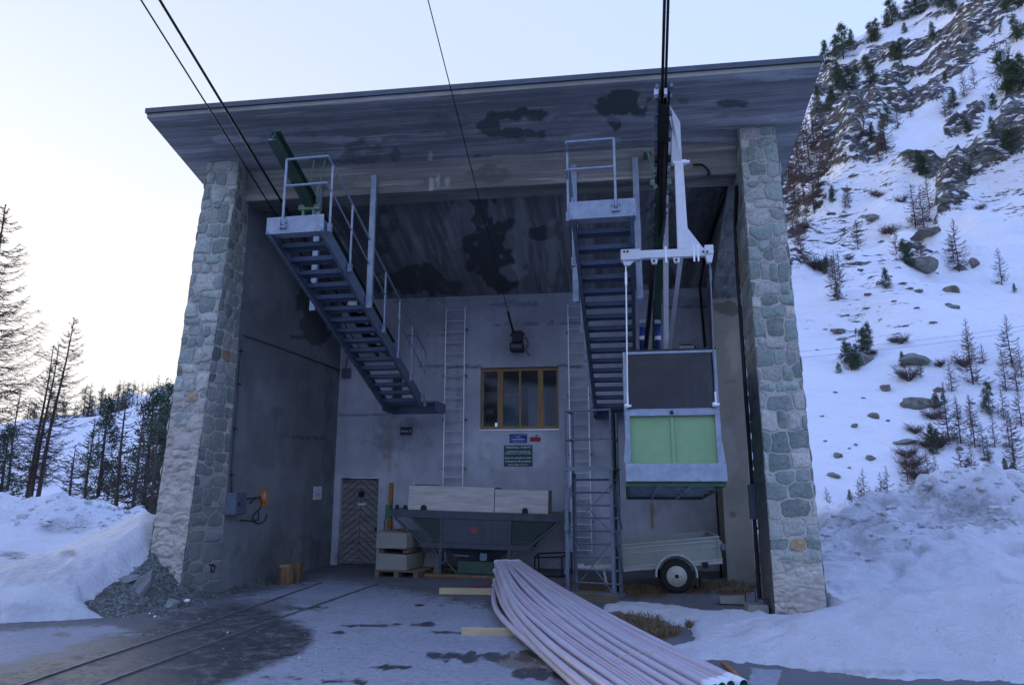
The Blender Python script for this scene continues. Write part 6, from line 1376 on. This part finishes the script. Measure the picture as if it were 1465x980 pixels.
p = gz(160, 817, g_left); rock('stone', 12, p + Vector((0, 0, .02)), (.06, .05, .03), (0, 0, .5), m_rockl, 'lone pale stone high on the gravel bank', 'stone')
# loose gravel: thousands of small stones as one object
rs = np.random.RandomState(3); Vs = []; Fs = []; base_v = np.array([(1, 0, 0), (-1, 0, 0), (0, 1, 0), (0, -1, 0), (0, 0, 1), (0, 0, -1)], float); base_f = np.array([(0, 2, 4), (2, 1, 4), (1, 3, 4), (3, 0, 4), (2, 0, 5), (1, 2, 5), (3, 1, 5), (0, 3, 5)])
N = 9000; X = rs.uniform(-9.6, -5.8, N); Y = rs.uniform(9.0, 12.2, N); Z = g_left(X, Y); ok = (Z > -.03) & (X < -6.25)
px, py = px_of(np.stack([X, Y, Z], 1)); ok &= (sdpoly(px, py, [(212, 765), (160, 812), (112, 850), (128, 866), (165, 886), (270, 884), (300, 872), (270, 840), (215, 760)]) > -3); X, Y, Z = X[ok], Y[ok], np.maximum(Z[ok], 0)
N2 = 2600; i_ = 0; X2 = rs.uniform(-8, 1.5, N2); Y2 = rs.uniform(6.2, 12.5, N2); px, py = px_of(np.stack([X2, Y2, X2 * 0], 1)); g_ = blobs(px, py, [(320, 900, 90, 22, 1), (200, 925, 90, 22, 1), (140, 965, 120, 18, 1), (400, 930, 120, 35, .9), (770, 950, 80, 22, 1), (240, 885, 120, 9, 1)], .05, 31) > .5
X, Y, Z = np.concatenate([X, X2[g_]]), np.concatenate([Y, Y2[g_]]), np.concatenate([Z, X2[g_] * 0 + .004]); n_ = len(X)
sz = (.005 + .018 * rs.uniform(0, 1, n_) ** 3.5); sz[len(X) - g_.sum():] *= .6
A = rs.normal(size=(n_, 3, 3)) * .25 + np.eye(3) * np.array([1, .8, .6]); vv = np.einsum('nij,kj->nki', A, base_v) * sz[:, None, None] + np.stack([X, Y, Z + sz * .3], 1)[:, None, :]
ff = base_f[None] + np.arange(n_)[:, None, None] * 6
tag(fast_mesh('loose_gravel', vv.reshape(-1, 3), ff.reshape(-1, 3), [m_rock, m_rockl, m_letter], False, mi=np.repeat(rs.choice(3, n_, p=[.5, .46, .04]), 8)), 'loose grey gravel scattered over the bank and along the rails', 'gravel', kind='stuff')
# dry grass
def grass(n, regions, zf, hmin, hmax, seed):
    rs = np.random.RandomState(seed); P = []
    for (cx_, cy_, rx_, ry_, wgt) in regions:
        m = int(n * wgt); a_ = rs.uniform(0, 2 * np.pi, m); rr = np.sqrt(rs.uniform(0, 1, m)); P += [(cx_ + rx_ * r1 * math.cos(t), cy_ + ry_ * r1 * math.sin(t)) for t, r1 in zip(a_, rr)]
    W_ = np.array([atz(*p)[:] for p in P]); n_ = len(W_); W_[:, 2] = zf
    h = rs.uniform(hmin, hmax, n_); an = rs.uniform(0, 6.28, n_); ln = rs.uniform(.2, 1.6, n_) * h; w = .0035
    d = np.stack([np.cos(an), np.sin(an), an * 0], 1); s = np.stack([-np.sin(an), np.cos(an), an * 0], 1) * w
    t1 = W_ + d * ln[:, None] * .4 + np.array([0, 0, 1]) * h[:, None] * .7; t2 = W_ + d * ln[:, None] + np.array([0, 0, 1]) * (h * .75)[:, None]
    V = np.stack([W_ - s, W_ + s, t1 + s * .8, t1 - s * .8, t2], 1).reshape(-1, 3); b_ = np.arange(n_)[:, None] * 5
    F3 = np.concatenate([b_ + np.array([[0, 1, 2]]), b_ + np.array([[0, 2, 3]]), b_ + np.array([[3, 2, 4]])])
    return V, F3
V, F3 = grass(5200, [(1040, 842, 45, 9, .34), (1010, 838, 30, 5, .1), (915, 846, 30, 7, .08), (850, 848, 30, 6, .04), (905, 893, 45, 13, .22), (945, 905, 30, 9, .14), (990, 897, 10, 3, .04), (1055, 820, 18, 10, .04)], 0.0, .03, .13, 5)
tag(fast_mesh('dry_grass', V, F3, m_drygrass, False), 'dry brown grass by the column and in the hollow beside the pipes', 'grass', kind='stuff')

# broken snow clods thrown up by the plough
def clods(n, region, zf, seed, smin, smax, label):
    rs = np.random.RandomState(seed); Vs = []; Fs = []; o = 0; protos = [rock_mesh(300 + i, 1, .8, .65, 2) for i in range(5)]
    x0, x1, y0, y1 = region; X = rs.uniform(x0, x1, n); Y = rs.uniform(y0, y1, n); Z = zf(X, Y); S_ = smin + (smax - smin) * rs.uniform(0, 1, n) ** 3
    for i in range(n):
        if Z[i] < .1: continue
        V, F_ = protos[i % 5]; a = rs.uniform(0, 6.28); c_, s_ = math.cos(a), math.sin(a); Rm = np.array([[c_, -s_, 0], [s_, c_, 0], [0, 0, 1]])
        V = (V @ Rm.T) * S_[i] + np.array([X[i], Y[i], Z[i] + S_[i] * .15]); Vs.append(V); Fs.append(np.array(F_) + o); o += len(V)
    V = np.concatenate(Vs); tag(fast_mesh('snow_clods', V, np.concatenate(Fs), m_snow, False, {'dirt': np.repeat(rs.uniform(0, .35, len(V) // len(protos[0][0])), len(protos[0][0]))}), label, 'snow clods', kind='stuff')
clods(900, (3.2, 14, 13.6, 17.2), snow_right, 5, .025, .13, 'broken clods of snow along the crest of the right snow bank')
clods(500, (-24, -10.5, 17.5, 20.5), snow_left, 6, .03, .16, 'broken clods of snow on the far left snow bank')

# ================================================================== trees
class TB:      # thin tubes gathered as arrays
    def __init__(s): s.v = []; s.f = []; s.n = 0
    def tube(s, P, r0, r1, k=3):
        P = np.asarray(P, float); m = len(P); D = np.gradient(P, axis=0); D /= (np.linalg.norm(D, axis=1, keepdims=True) + 1e-9)
        up = np.where(np.abs(D[:, 2:3]) > .9, np.array([[1., 0, 0]]), np.array([[0, 0, 1.]])); A = np.cross(D, up); A /= np.linalg.norm(A, axis=1, keepdims=True); B_ = np.cross(A, D)
        t = np.arange(k) * 2 * np.pi / k; rr = np.linspace(r0, r1, m)
        V = P[:, None, :] + (A[:, None, :] * np.cos(t)[None, :, None] + B_[:, None, :] * np.sin(t)[None, :, None]) * rr[:, None, None]
        s.v.append(V.reshape(-1, 3)); o = s.n
        for i in range(m - 1):
            for j in range(k): s.f.append((o + i * k + j, o + i * k + (j + 1) % k, o + (i + 1) * k + (j + 1) % k, o + (i + 1) * k + j))
        s.n += m * k
    def mesh(s, name, mat):
        V = np.concatenate(s.v); o = fast_mesh(name, V, np.array(s.f), mat, True); return o
def bare_larch(seed, h, nb, twigs, rad=.16, spread=.26, lean=0.0, tw=.006, cr0=.12, label='', cat='tree', group=None, mat=None, name='larch_tree'):
    rs = np.random.RandomState(seed); T = Thing(name, label, cat, (0, 0, 0), group=group)
    tr = TB(); zs = np.linspace(0, h, 10); tx = lean * zs + .04 * h * .1 * np.sin(zs * 2 / h * 3 + seed); tr.tube(np.stack([tx, 0 * zs + .03 * np.sin(zs), zs], 1), rad, rad * .12, 8)
    o = tr.mesh('trunk', m_bark if h > 4 else mat or m_twig); o.parent = T.root
    cr = TB()
    for i in range(nb):
        f = cr0 + (1 - cr0) * (i + rs.rand()) / nb; z = f * h; x0 = np.interp(z, zs, tx); a = rs.uniform(0, 2 * np.pi)
        L = h * spread * ((1 - f) ** .75 + .05) * rs.uniform(.55, 1.1) * (1.0 if f > .3 else .75 + rs.rand() * .3)
        if rs.rand() < .12: L *= .35
        n = 6; t = np.linspace(0, 1, n); drop = rs.uniform(.05, .35) * (1 - f) + .02; zz_ = z + L * (-drop * np.sin(t * 2.6) + .22 * t ** 2.2 * (1 + f))
        wob = rs.normal(size=n) * .02 * L; P = np.stack([x0 + (L * t) * math.cos(a) - wob * math.sin(a), (L * t) * math.sin(a) + wob * math.cos(a), zz_], 1)
        cr.tube(P, max(tw * 1.3, rad * .18 * (L / (h * spread))), tw * .6, 3)
        for k in range(int(twigs * (.4 + L / (h * spread)))):
            q = rs.uniform(.15, 1.0); p = np.array([np.interp(q, t, P[:, c]) for c in range(3)]); a2 = a + rs.choice([-1, 1]) * rs.uniform(.5, 1.3); l2 = L * rs.uniform(.12, .34) * (1.15 - q * .6)
            dz = rs.uniform(-.45, .25); e = p + np.array([math.cos(a2), math.sin(a2), dz]) * l2; m_ = (p + e) / 2 + np.array([0, 0, -.08 * l2]); cr.tube([p, m_, e], tw * .9, tw * .5, 3)
    o = cr.mesh('crown', mat or m_twig); o.parent = T.root
    return T
def conifer(seed, h, nb, clumps, spread=.2, label='', group=None, leaf=.09, cr0=.05, round_=.6, name='pine_tree', dens=1.0):
    rs = np.random.RandomState(seed); T = Thing(name, label, 'tree', (0, 0, 0), group=group)
    tr = TB(); zs = np.linspace(0, h * .95, 6); tr.tube(np.stack([0 * zs, 0 * zs, zs], 1), h * .018, h * .004, 6)
    pts = []; dirs = []
    for i in range(nb):
        f = cr0 + (1 - cr0) * ((i + rs.rand()) / nb) ** .9; a = rs.uniform(0, 2 * np.pi); L = h * spread * ((1 - f) ** round_) * rs.uniform(.6, 1.15) + h * .015
        tip = np.array([math.cos(a) * L, math.sin(a) * L, f * h + L * rs.uniform(-.25, .25)]); b0 = np.array([0, 0, f * h])
        tr.tube([b0, (b0 + tip) / 2 - np.array([0, 0, .05 * L]), tip], h * .004, h * .001, 3)
        for k in range(int(clumps * (.5 + L / (h * spread)))):
            q = rs.uniform(.25, 1.05); c = b0 + (tip - b0) * q + rs.normal(size=3) * L * np.array([.13, .13, .09]); pts.append(c); d = (tip - b0) * .6 + rs.normal(size=3) * L * .5 + np.array([0, 0, .35 * L]); dirs.append(d / (np.linalg.norm(d) + 1e-9))
    o = tr.mesh('trunk', m_bark); o.parent = T.root
    P = np.array(pts); D = np.array(dirs); n = len(P); m = 6
    P = np.repeat(P, m, 0) + rs.normal(size=(n * m, 3)) * leaf * h / 8 * .8; D = np.repeat(D, m, 0) + rs.normal(size=(n * m, 3)) * .55; D /= np.linalg.norm(D, axis=1, keepdims=True)
    S_ = np.cross(D, rs.normal(size=D.shape)); S_ /= np.linalg.norm(S_, axis=1, keepdims=True); ln = (leaf * h / 8 * rs.uniform(.7, 1.6, n * m))[:, None]
    V = np.stack([P - S_ * ln * .13, P + S_ * ln * .13, P + D * ln + S_ * ln * .05, P + D * ln - S_ * ln * .05], 1).reshape(-1, 3); b_ = np.arange(n * m)[:, None] * 4
    o = fast_mesh('crown', V, b_ + np.array([[0, 1, 2, 3]]), m_pine, False); o.parent = T.root
    return T
def place(T, x, y, z, s=1.0, rz=0.0, tilt=0): T.root.location = (x, y, z); T.root.scale = (s, s, s); T.root.rotation_euler = (tilt, 0, rz)
def put_px(px_, ybase, Y, z=None): p = aty(px_, ybase, Y); return p.x, Y, p.z if z is None else z
# left: big larch at the frame edge and the group of three
def at_left(px_, ytop, Y):                         # returns x and height for a top pixel
    p = aty(px_, ytop, Y); return p
p = at_left(8, 298, 27); T = bare_larch(11, p.z + .5, 170, 30, .18, .27, 0.0, .014, .22, 'tall bare larch at the left edge of the picture, its branches reaching in'); place(T, p.x, 27, -.3)
p = at_left(-40, 380, 24); T = bare_larch(12, p.z + .5, 90, 22, .2, .3, 0.0, .014, .3, 'bare larch just outside the left edge, only its branch tips showing'); place(T, p.x, 24, -.3)
for (sd_, pxt, yt, Y, ln, lab_) in ((21, 106, 456, 31, -.085, 'tallest and rightmost of the three bare leaning larches on the left'), (22, 84, 495, 31.5, -.06, 'middle of the three bare leaning larches on the left'), (23, 77, 496, 32.2, -.05, 'leftmost of the three bare leaning larches on the left')):
    p = at_left(pxt, yt, Y); h_ = p.z + .5; T = bare_larch(sd_, h_, 130 if sd_ == 21 else 80, 24, .12, .24 if sd_ == 21 else .18, 0.0, .013, .22, lab_, group='three leaning larches beyond the snow bank'); place(T, p.x + ln * h_, Y, -.4, 1, 0); T.root.rotation_euler = (0, -math.atan(-ln) if False else math.atan(-ln), 0)
for (sd_, pxt, yt, Y, sp, lab_) in ((31, 29, 560, 34, .2, 'small thin bare larch left of the three leaning larches'), (32, 183, 555, 27, .2, 'slim bare larch in front of the dark conifers, left of the pillar'), (33, 135, 600, 33, .25, 'low bare larch between the leaning larches and the conifers'),
                                    (34, 205, 590, 26, .28, 'bare purple-brown larch close to the left pillar'), (35, 108, 640, 36, .3, 'bushy bare larch low behind the three leaning larches'), (36, 228, 600, 25, .25, 'bare larch partly hidden behind the left pillar')):
    p = at_left(pxt, yt, Y); T = bare_larch(sd_, p.z + .5, 70, 22, .10, sp, 0, .014, .1, lab_); place(T, p.x, Y, -.4, 1, sd_)
for (sd_, pxt, yt, Y, sp, lab_) in ((41, 14, 612, 26, .34, 'dark green bushy pine at the left edge, below the big larch'), (42, -15, 660, 25, .36, 'low dark pine cut by the left edge of the picture'), (43, 156, 572, 31, .22, 'dark conifer right of the three leaning larches'), (44, 222, 560, 28, .26, 'broad dark conifer beside the left pillar'),
                                    (46, 243, 552, 31, .26, 'dark conifer half hidden by the left pillar'), (48, 238, 585, 36, .24, 'dark conifer at the back, close to the left pillar')):
    p = at_left(pxt, yt, Y); T = conifer(sd_, p.z + .6, 70, 13, sp, lab_, None, .16, .04, .75); place(T, p.x, Y, -.5, 1, sd_)
# far wood on the left hill and behind: variants copied
far_l = [bare_larch(60 + i, 7.0, 50, 16, .12, .25, 0, .028, .12, 'bare larch in the thin wood on the left hill', group='bare larches on the left hill') for i in range(2)]
far_p = [conifer(64 + i, 6.5, 30, 8, .24, 'dark conifer in the wood on the left hill', 'dark conifers on the left hill', .26, .04, .8) for i in range(2)]
index_kids(); rs = np.random.RandomState(8); used = set()
def scatter(proto, x, y, z, s, rz, lab=None, grp=None):
    c = copy_tree(proto.root); used.add(proto)
    c.location = (x, y, z); c.scale = (s, s, s * rs.uniform(.85, 1.15)); c.rotation_euler = (0, 0, rz)
    if lab: c['label'] = lab
    if grp: c['group'] = grp
    return c
for i in range(120):
    px_ = rs.uniform(35, 262); Y = rs.uniform(62, 150) if i > 22 else rs.uniform(42, 60); r_ = ray(px_, 600); x = r_.x / r_.y * Y
    z = float(lhill_z(np.array([x]), np.array([Y]))[0]) if Y > 58 else -.2
    scatter((far_l if rs.rand() < .62 else far_p)[i % 2], x, Y, z - .2, rs.uniform(.55, .95) if Y > 60 else rs.uniform(.4, .6), rs.uniform(0, 6.28))

# ------------------------------------------------------------------ trees, shrubs and boulders on the mountain
from mathutils.bvhtree import BVHTree
mo = bpy.data.objects['mountain']; bvh = BVHTree.FromPolygons([v.co[:] for v in mo.data.vertices], [p.vertices[:] for p in mo.data.polygons])
def on_hill(px_, py_):
    r_ = ray(px_, py_).normalized(); hit = bvh.ray_cast(Vector((0, 0, H)), r_)
    return hit[0]
mp = [conifer(80 + i, 8.0, 46, 12, .26 + .03 * i, 'dark pine on the rocky upper part of the mountain', 'dark pines on the mountain', .30, .03, .55) for i in range(3)]
ml = [bare_larch(90 + i, 8.0, 85, 22, .10, .29, 0, .026, .06, 'bare larch on the snowy mountain slope', group='bare larches on the mountain', mat=m_twigh) for i in range(3)]
ms = []
for i in range(2):
    rs2 = np.random.RandomState(100 + i); T = Thing('shrub', 'leafless shrub on the snowy mountain slope', 'shrub', group='leafless shrubs on the mountain'); tb_ = TB()
    for k in range(70):
        a = rs2.uniform(0, 6.28); l = rs2.uniform(.6, 1.5); e = np.array([math.cos(a) * l * .8, math.sin(a) * l * .8, l * rs2.uniform(.35, .9)]); tb_.tube([(0, 0, -.1), e * .5 + np.array([0, 0, .15]), e], .018, .009, 3)
        for m in range(3): q = e * rs2.uniform(.4, .9); tb_.tube([q, q + rs2.normal(size=3) * .3 + np.array([0, 0, .2])], .014, .008, 3)
    o = tb_.mesh('branches', m_twigh); o.parent = T.root; ms.append(T)
index_kids()
def hill_put(proto, px_, ybase, hpx, lab=None, nat=8.0):
    p = on_hill(px_, ybase)
    if p is None: return
    dist = (p - Vector((0, 0, H))).length; s = hpx / F * dist / nat
    c = scatter(proto, p.x, p.y, p.z - .02 * nat * s, s, rs.uniform(0, 6.28))
    if lab: c['label'] = lab
    return c
PINES = [(1182, 92, 30), (1197, 82, 30), (1207, 85, 42), (1218, 66, 20), (1247, 62, 30), (1255, 60, 26), (1270, 40, 22), (1277, 35, 40), (1300, 28, 25), (1312, 22, 30), (1322, 18, 28), (1340, 10, 30), (1352, 12, 34), (1362, 14, 25), (1440, 14, 20), (1455, 10, 24), (1295, 48, 14), (1335, 55, 18), (1336, 60, 14),
         (1240, 105, 28), (1247, 122, 30), (1198, 118, 30), (1205, 135, 32), (1215, 128, 30), (1190, 145, 24), (1225, 118, 22), (1187, 162, 22), (1280, 88, 24), (1288, 85, 22), (1170, 158, 30), (1353, 120, 14), (1440, 135, 50), (1450, 122, 30), (1462, 128, 50), (1455, 60, 30), (1422, 158, 20), (1365, 155, 26),
         (1270, 178, 26), (1263, 185, 20), (1248, 200, 20), (1385, 192, 18), (1420, 188, 18), (1440, 215, 26), (1447, 222, 30), (1316, 245, 28), (1322, 250, 26), (1388, 252, 14), (1396, 225, 10), (1191, 290, 20),
         (1295, 378, 30), (1302, 382, 26), (1268, 413, 28), (1183, 392, 24), (1198, 425, 18), (1210, 520, 34), (1218, 530, 40), (1236, 510, 38), (1243, 512, 42), (1226, 525, 28), (1200, 535, 16), (1292, 525, 18), (1416, 592, 34), (1340, 585, 16), (1335, 650, 32), (1342, 640, 22), (1452, 695, 24), (1440, 680, 18), (1430, 692, 16), (1386, 672, 16), (1216, 715, 12), (1225, 478, 8), (1350, 578, 14), (1452, 418, 10)]
PL_LAB = {(1277, 35, 40): 'tallest dark pine on the skyline of the mountain', (1207, 85, 42): 'dark pine on the skyline just right of the roof corner', (1268, 413, 28): 'lone small dark pine with a rock at its left, mid slope', (1295, 378, 30): 'dark pine in front of brown rocks below the larch group', (1416, 592, 34): 'solitary dark green pine low on the slope near the right edge',
          (1243, 512, 42): 'taller right one of the two dark pines growing on the big boulder', (1210, 520, 34): 'left one of the two dark pines by the big boulder', (1440, 135, 50): 'large dark pine near the right edge on the upper slope', (1191, 290, 20): 'single small dark pine left of the small rocks, upper middle slope'}
for i, q_ in enumerate(PINES):
    c = hill_put(mp[i % 3], q_[0], q_[1], q_[2], PL_LAB.get(q_))
    if c and q_ not in PL_LAB and q_[1] > 260: c['label'] = 'small dark pine on the lower snowy part of the mountain slope'; c['group'] = 'dark pines on the lower slope'
LARCH = [(1138, 300, 70), (1150, 290, 90), (1165, 300, 80), (1145, 260, 90), (1158, 240, 80), (1172, 270, 70), (1135, 340, 60), (1142, 350, 60), (1150, 210, 60), (1165, 210, 70), (1180, 250, 60), (1130, 270, 90), (1178, 200, 50), (1155, 330, 50), (1176, 252, 30), (1146, 362, 50), (1188, 225, 40), (1140, 225, 80),
         (1237, 195, 50), (1262, 215, 45), (1268, 220, 55), (1258, 232, 40), (1285, 185, 36), (1303, 168, 20), (1380, 140, 36), (1395, 128, 30), (1353, 168, 34), (1360, 165, 30), (1430, 110, 50), (1445, 100, 40), (1310, 325, 66), (1323, 335, 60), (1330, 300, 50), (1318, 370, 40), (1228, 357, 50), (1210, 298, 30), (1214, 290, 30), (1283, 365, 40), (1372, 388, 70), (1365, 375, 40),
         (1198, 430, 66), (1192, 400, 40), (1202, 405, 40), (1434, 408, 44), (1450, 215, 40), (1392, 550, 80), (1386, 500, 40), (1448, 525, 66), (1362, 560, 44), (1407, 520, 30), (1318, 540, 24), (1358, 632, 70), (1346, 600, 30), (1375, 634, 60), (1395, 640, 60), (1408, 652, 40), (1376, 680, 50), (1392, 678, 40), (1424, 640, 40), (1420, 690, 40), (1415, 660, 30), (1445, 640, 50), (1452, 660, 60), (1440, 560, 50), (1456, 560, 50), (1437, 600, 40), (1462, 540, 40),
         (1232, 740, 46), (1240, 738, 56), (1247, 735, 30), (1222, 742, 40), (1272, 720, 44), (1262, 715, 36), (1256, 728, 30), (1185, 742, 44), (1340, 690, 40), (1432, 720, 40), (1446, 722, 50), (1460, 725, 50), (1456, 700, 60), (1300, 700, 50), (1310, 690, 44), (1330, 700, 50), (1462, 610, 50), (1390, 610, 36), (1370, 600, 30)]
LL = {(1372, 388, 70): 'widest bare larch standing on brown rocks at the right of the slope', (1198, 430, 66): 'bare larch with dark clumps at mid slope near the pillar', (1448, 525, 66): 'tall bare larch near the right edge at mid height of the slope', (1392, 550, 80): 'tallest bare larch in the lower right part of the slope', (1228, 357, 50): 'single bare larch above the lone small pine', (1434, 408, 44): 'lone bare larch on open snow near the right edge'}
for i, q_ in enumerate(LARCH):
    c = hill_put(ml[i % 3], q_[0], q_[1], q_[2] * .95, LL.get(q_))
    if c and q_ not in LL:
        if q_[0] < 1195 and q_[1] < 370: c['label'] = 'bare larch in the dense stand just right of the roof edge'; c['group'] = 'dense bare larches beside the roof edge'
        elif q_[1] > 590: c['label'] = 'thin bare larch low on the slope, above the right snow bank'; c['group'] = 'thin bare larches above the snow bank'
        elif q_[1] < 240: c['label'] = 'bare larch high on the slope among the rock bands'; c['group'] = 'bare larches among the rock bands'
for i, (a, b, c) in enumerate([(1268, 335, 16), (1275, 335, 18), (1165, 385, 26), (1175, 388, 26), (1215, 372, 12), (1290, 290, 14), (1258, 282, 12), (1250, 280, 10), (1345, 525, 14), (1300, 545, 26), (1280, 490, 14), (1290, 492, 16), (1305, 670, 30), (1298, 655, 24), (1312, 685, 26), (1325, 640, 20), (1310, 620, 18), (1380, 525, 24), (1345, 640, 30), (1228, 740, 24), (1265, 730, 30), (1336, 600, 22), (1402, 300, 12)]):
    hill_put(ms[i % 2], a, b, c, None, 1.6)
BR = [(1232, 508, 40, 34, 'big grey-green boulder between the two dark pines'), (1312, 512, 52, 18, 'long flat grey boulder right of the pine boulder'), (1203, 470, 30, 13, 'flat pale green boulder above the pine boulder'), (1358, 410, 24, 20, 'pointed grey-green boulder at the right of the slope'), (1360, 436, 22, 10, 'wedge shaped boulder just below the pointed one'), (1310, 575, 60, 20, 'dark long rock outcrop low on the slope'), (1340, 572, 18, 26, 'pale upright boulder at the right end of the dark outcrop'), (1264, 552, 20, 14, 'smooth grey boulder in open snow'), (1341, 556, 18, 12, 'half buried boulder above the dark outcrop'),
      (1250, 592, 20, 12, 'light brown boulder in open snow'), (1198, 649, 18, 14, 'brownish boulder near the right pillar, low on the slope'), (1245, 653, 16, 9, 'small dark boulder right of the brownish one'), (1192, 677, 24, 9, 'flat dark stone near the right pillar'), (1293, 630, 34, 9, 'flat dark rock among the shrubs'), (1260, 404, 12, 10, 'small grey boulder beside the lone pine'), (1246, 308, 26, 14, 'brown boulder left of the larch group'), (1328, 330, 44, 14, 'brown rock under the larch group'), (1312, 372, 46, 26, 'brown earthy outcrop behind the small pine'), (1372, 380, 24, 18, 'rock at the foot of the widest larch'), (1393, 375, 16, 14, 'small rock right of the widest larch'),
      (1242, 420, 18, 5, 'thin flat stone left of the lone pine'), (1222, 608, 12, 7, 'small stone in open snow above the pillar boulder'), (1168, 500, 8, 4, None), (1176, 594, 8, 5, None), (1224, 634, 10, 6, None), (1180, 630, 9, 4, None), (1215, 640, 8, 4, None), (1210, 270, 26, 10, None), (1222, 250, 20, 8, None), (1175, 260, 16, 8, None), (1150, 320, 24, 10, None), (1195, 560, 8, 4, None), (1240, 440, 14, 4, None), (1300, 412, 16, 5, None), (1315, 415, 20, 6, None), (1290, 405, 14, 4, None), (1275, 395, 10, 4, None), (1350, 285, 20, 9, None), (1280, 430, 10, 3, None), (1390, 575, 10, 5, None), (1372, 640, 14, 10, None), (1408, 655, 16, 8, None), (1235, 568, 8, 4, None), (1215, 668, 8, 4, None), (1270, 600, 10, 5, None), (1310, 440, 12, 4, None), (1335, 460, 12, 4, None), (1212, 450, 10, 4, None), (1230, 385, 12, 5, None), (1205, 350, 14, 5, None), (1260, 345, 12, 5, None), (1180, 470, 10, 4, None)]
for i, (a, b, w, h, lab_) in enumerate(BR):
    p = on_hill(a, b + h * .3)
    if p is None: continue
    k = (p - Vector((0, 0, H))).length / F; rock('boulder', 200 + i, p + Vector((0, .0, -h * k * .02)), (w * k * (.50 if lab_ else .42), w * k * .40, h * k * (.56 if lab_ else .42)), (0, 0, i * .7), m_rock, lab_ or 'small dark stone poking out of the snow on the mountain slope', 'rock', None if lab_ else 'small stones on the mountain slope', 3)
# thin wires crossing in front of the slope
for k, (y0_, y1_, lab_) in enumerate(((505, 459, 'upper of the two thin wires strung across the snowy slope'), (514, 464, 'lower of the two thin wires strung across the snowy slope'))):
    a, b = aty(1120, y0_, 30), aty(1700, y1_ - 38, 34); n = 20; mb = MB(); mb.tube([a + (b - a) * (i / n) - Vector((0, 0, .35 * math.sin(math.pi * i / n))) for i in range(n + 1)], .006, 4); single('overhead_wire', mb, m_galv, lab_, 'wire')

for t_ in used:
    for c_ in list(t_.root.children): bpy.data.objects.remove(c_)
    bpy.data.objects.remove(t_.root)
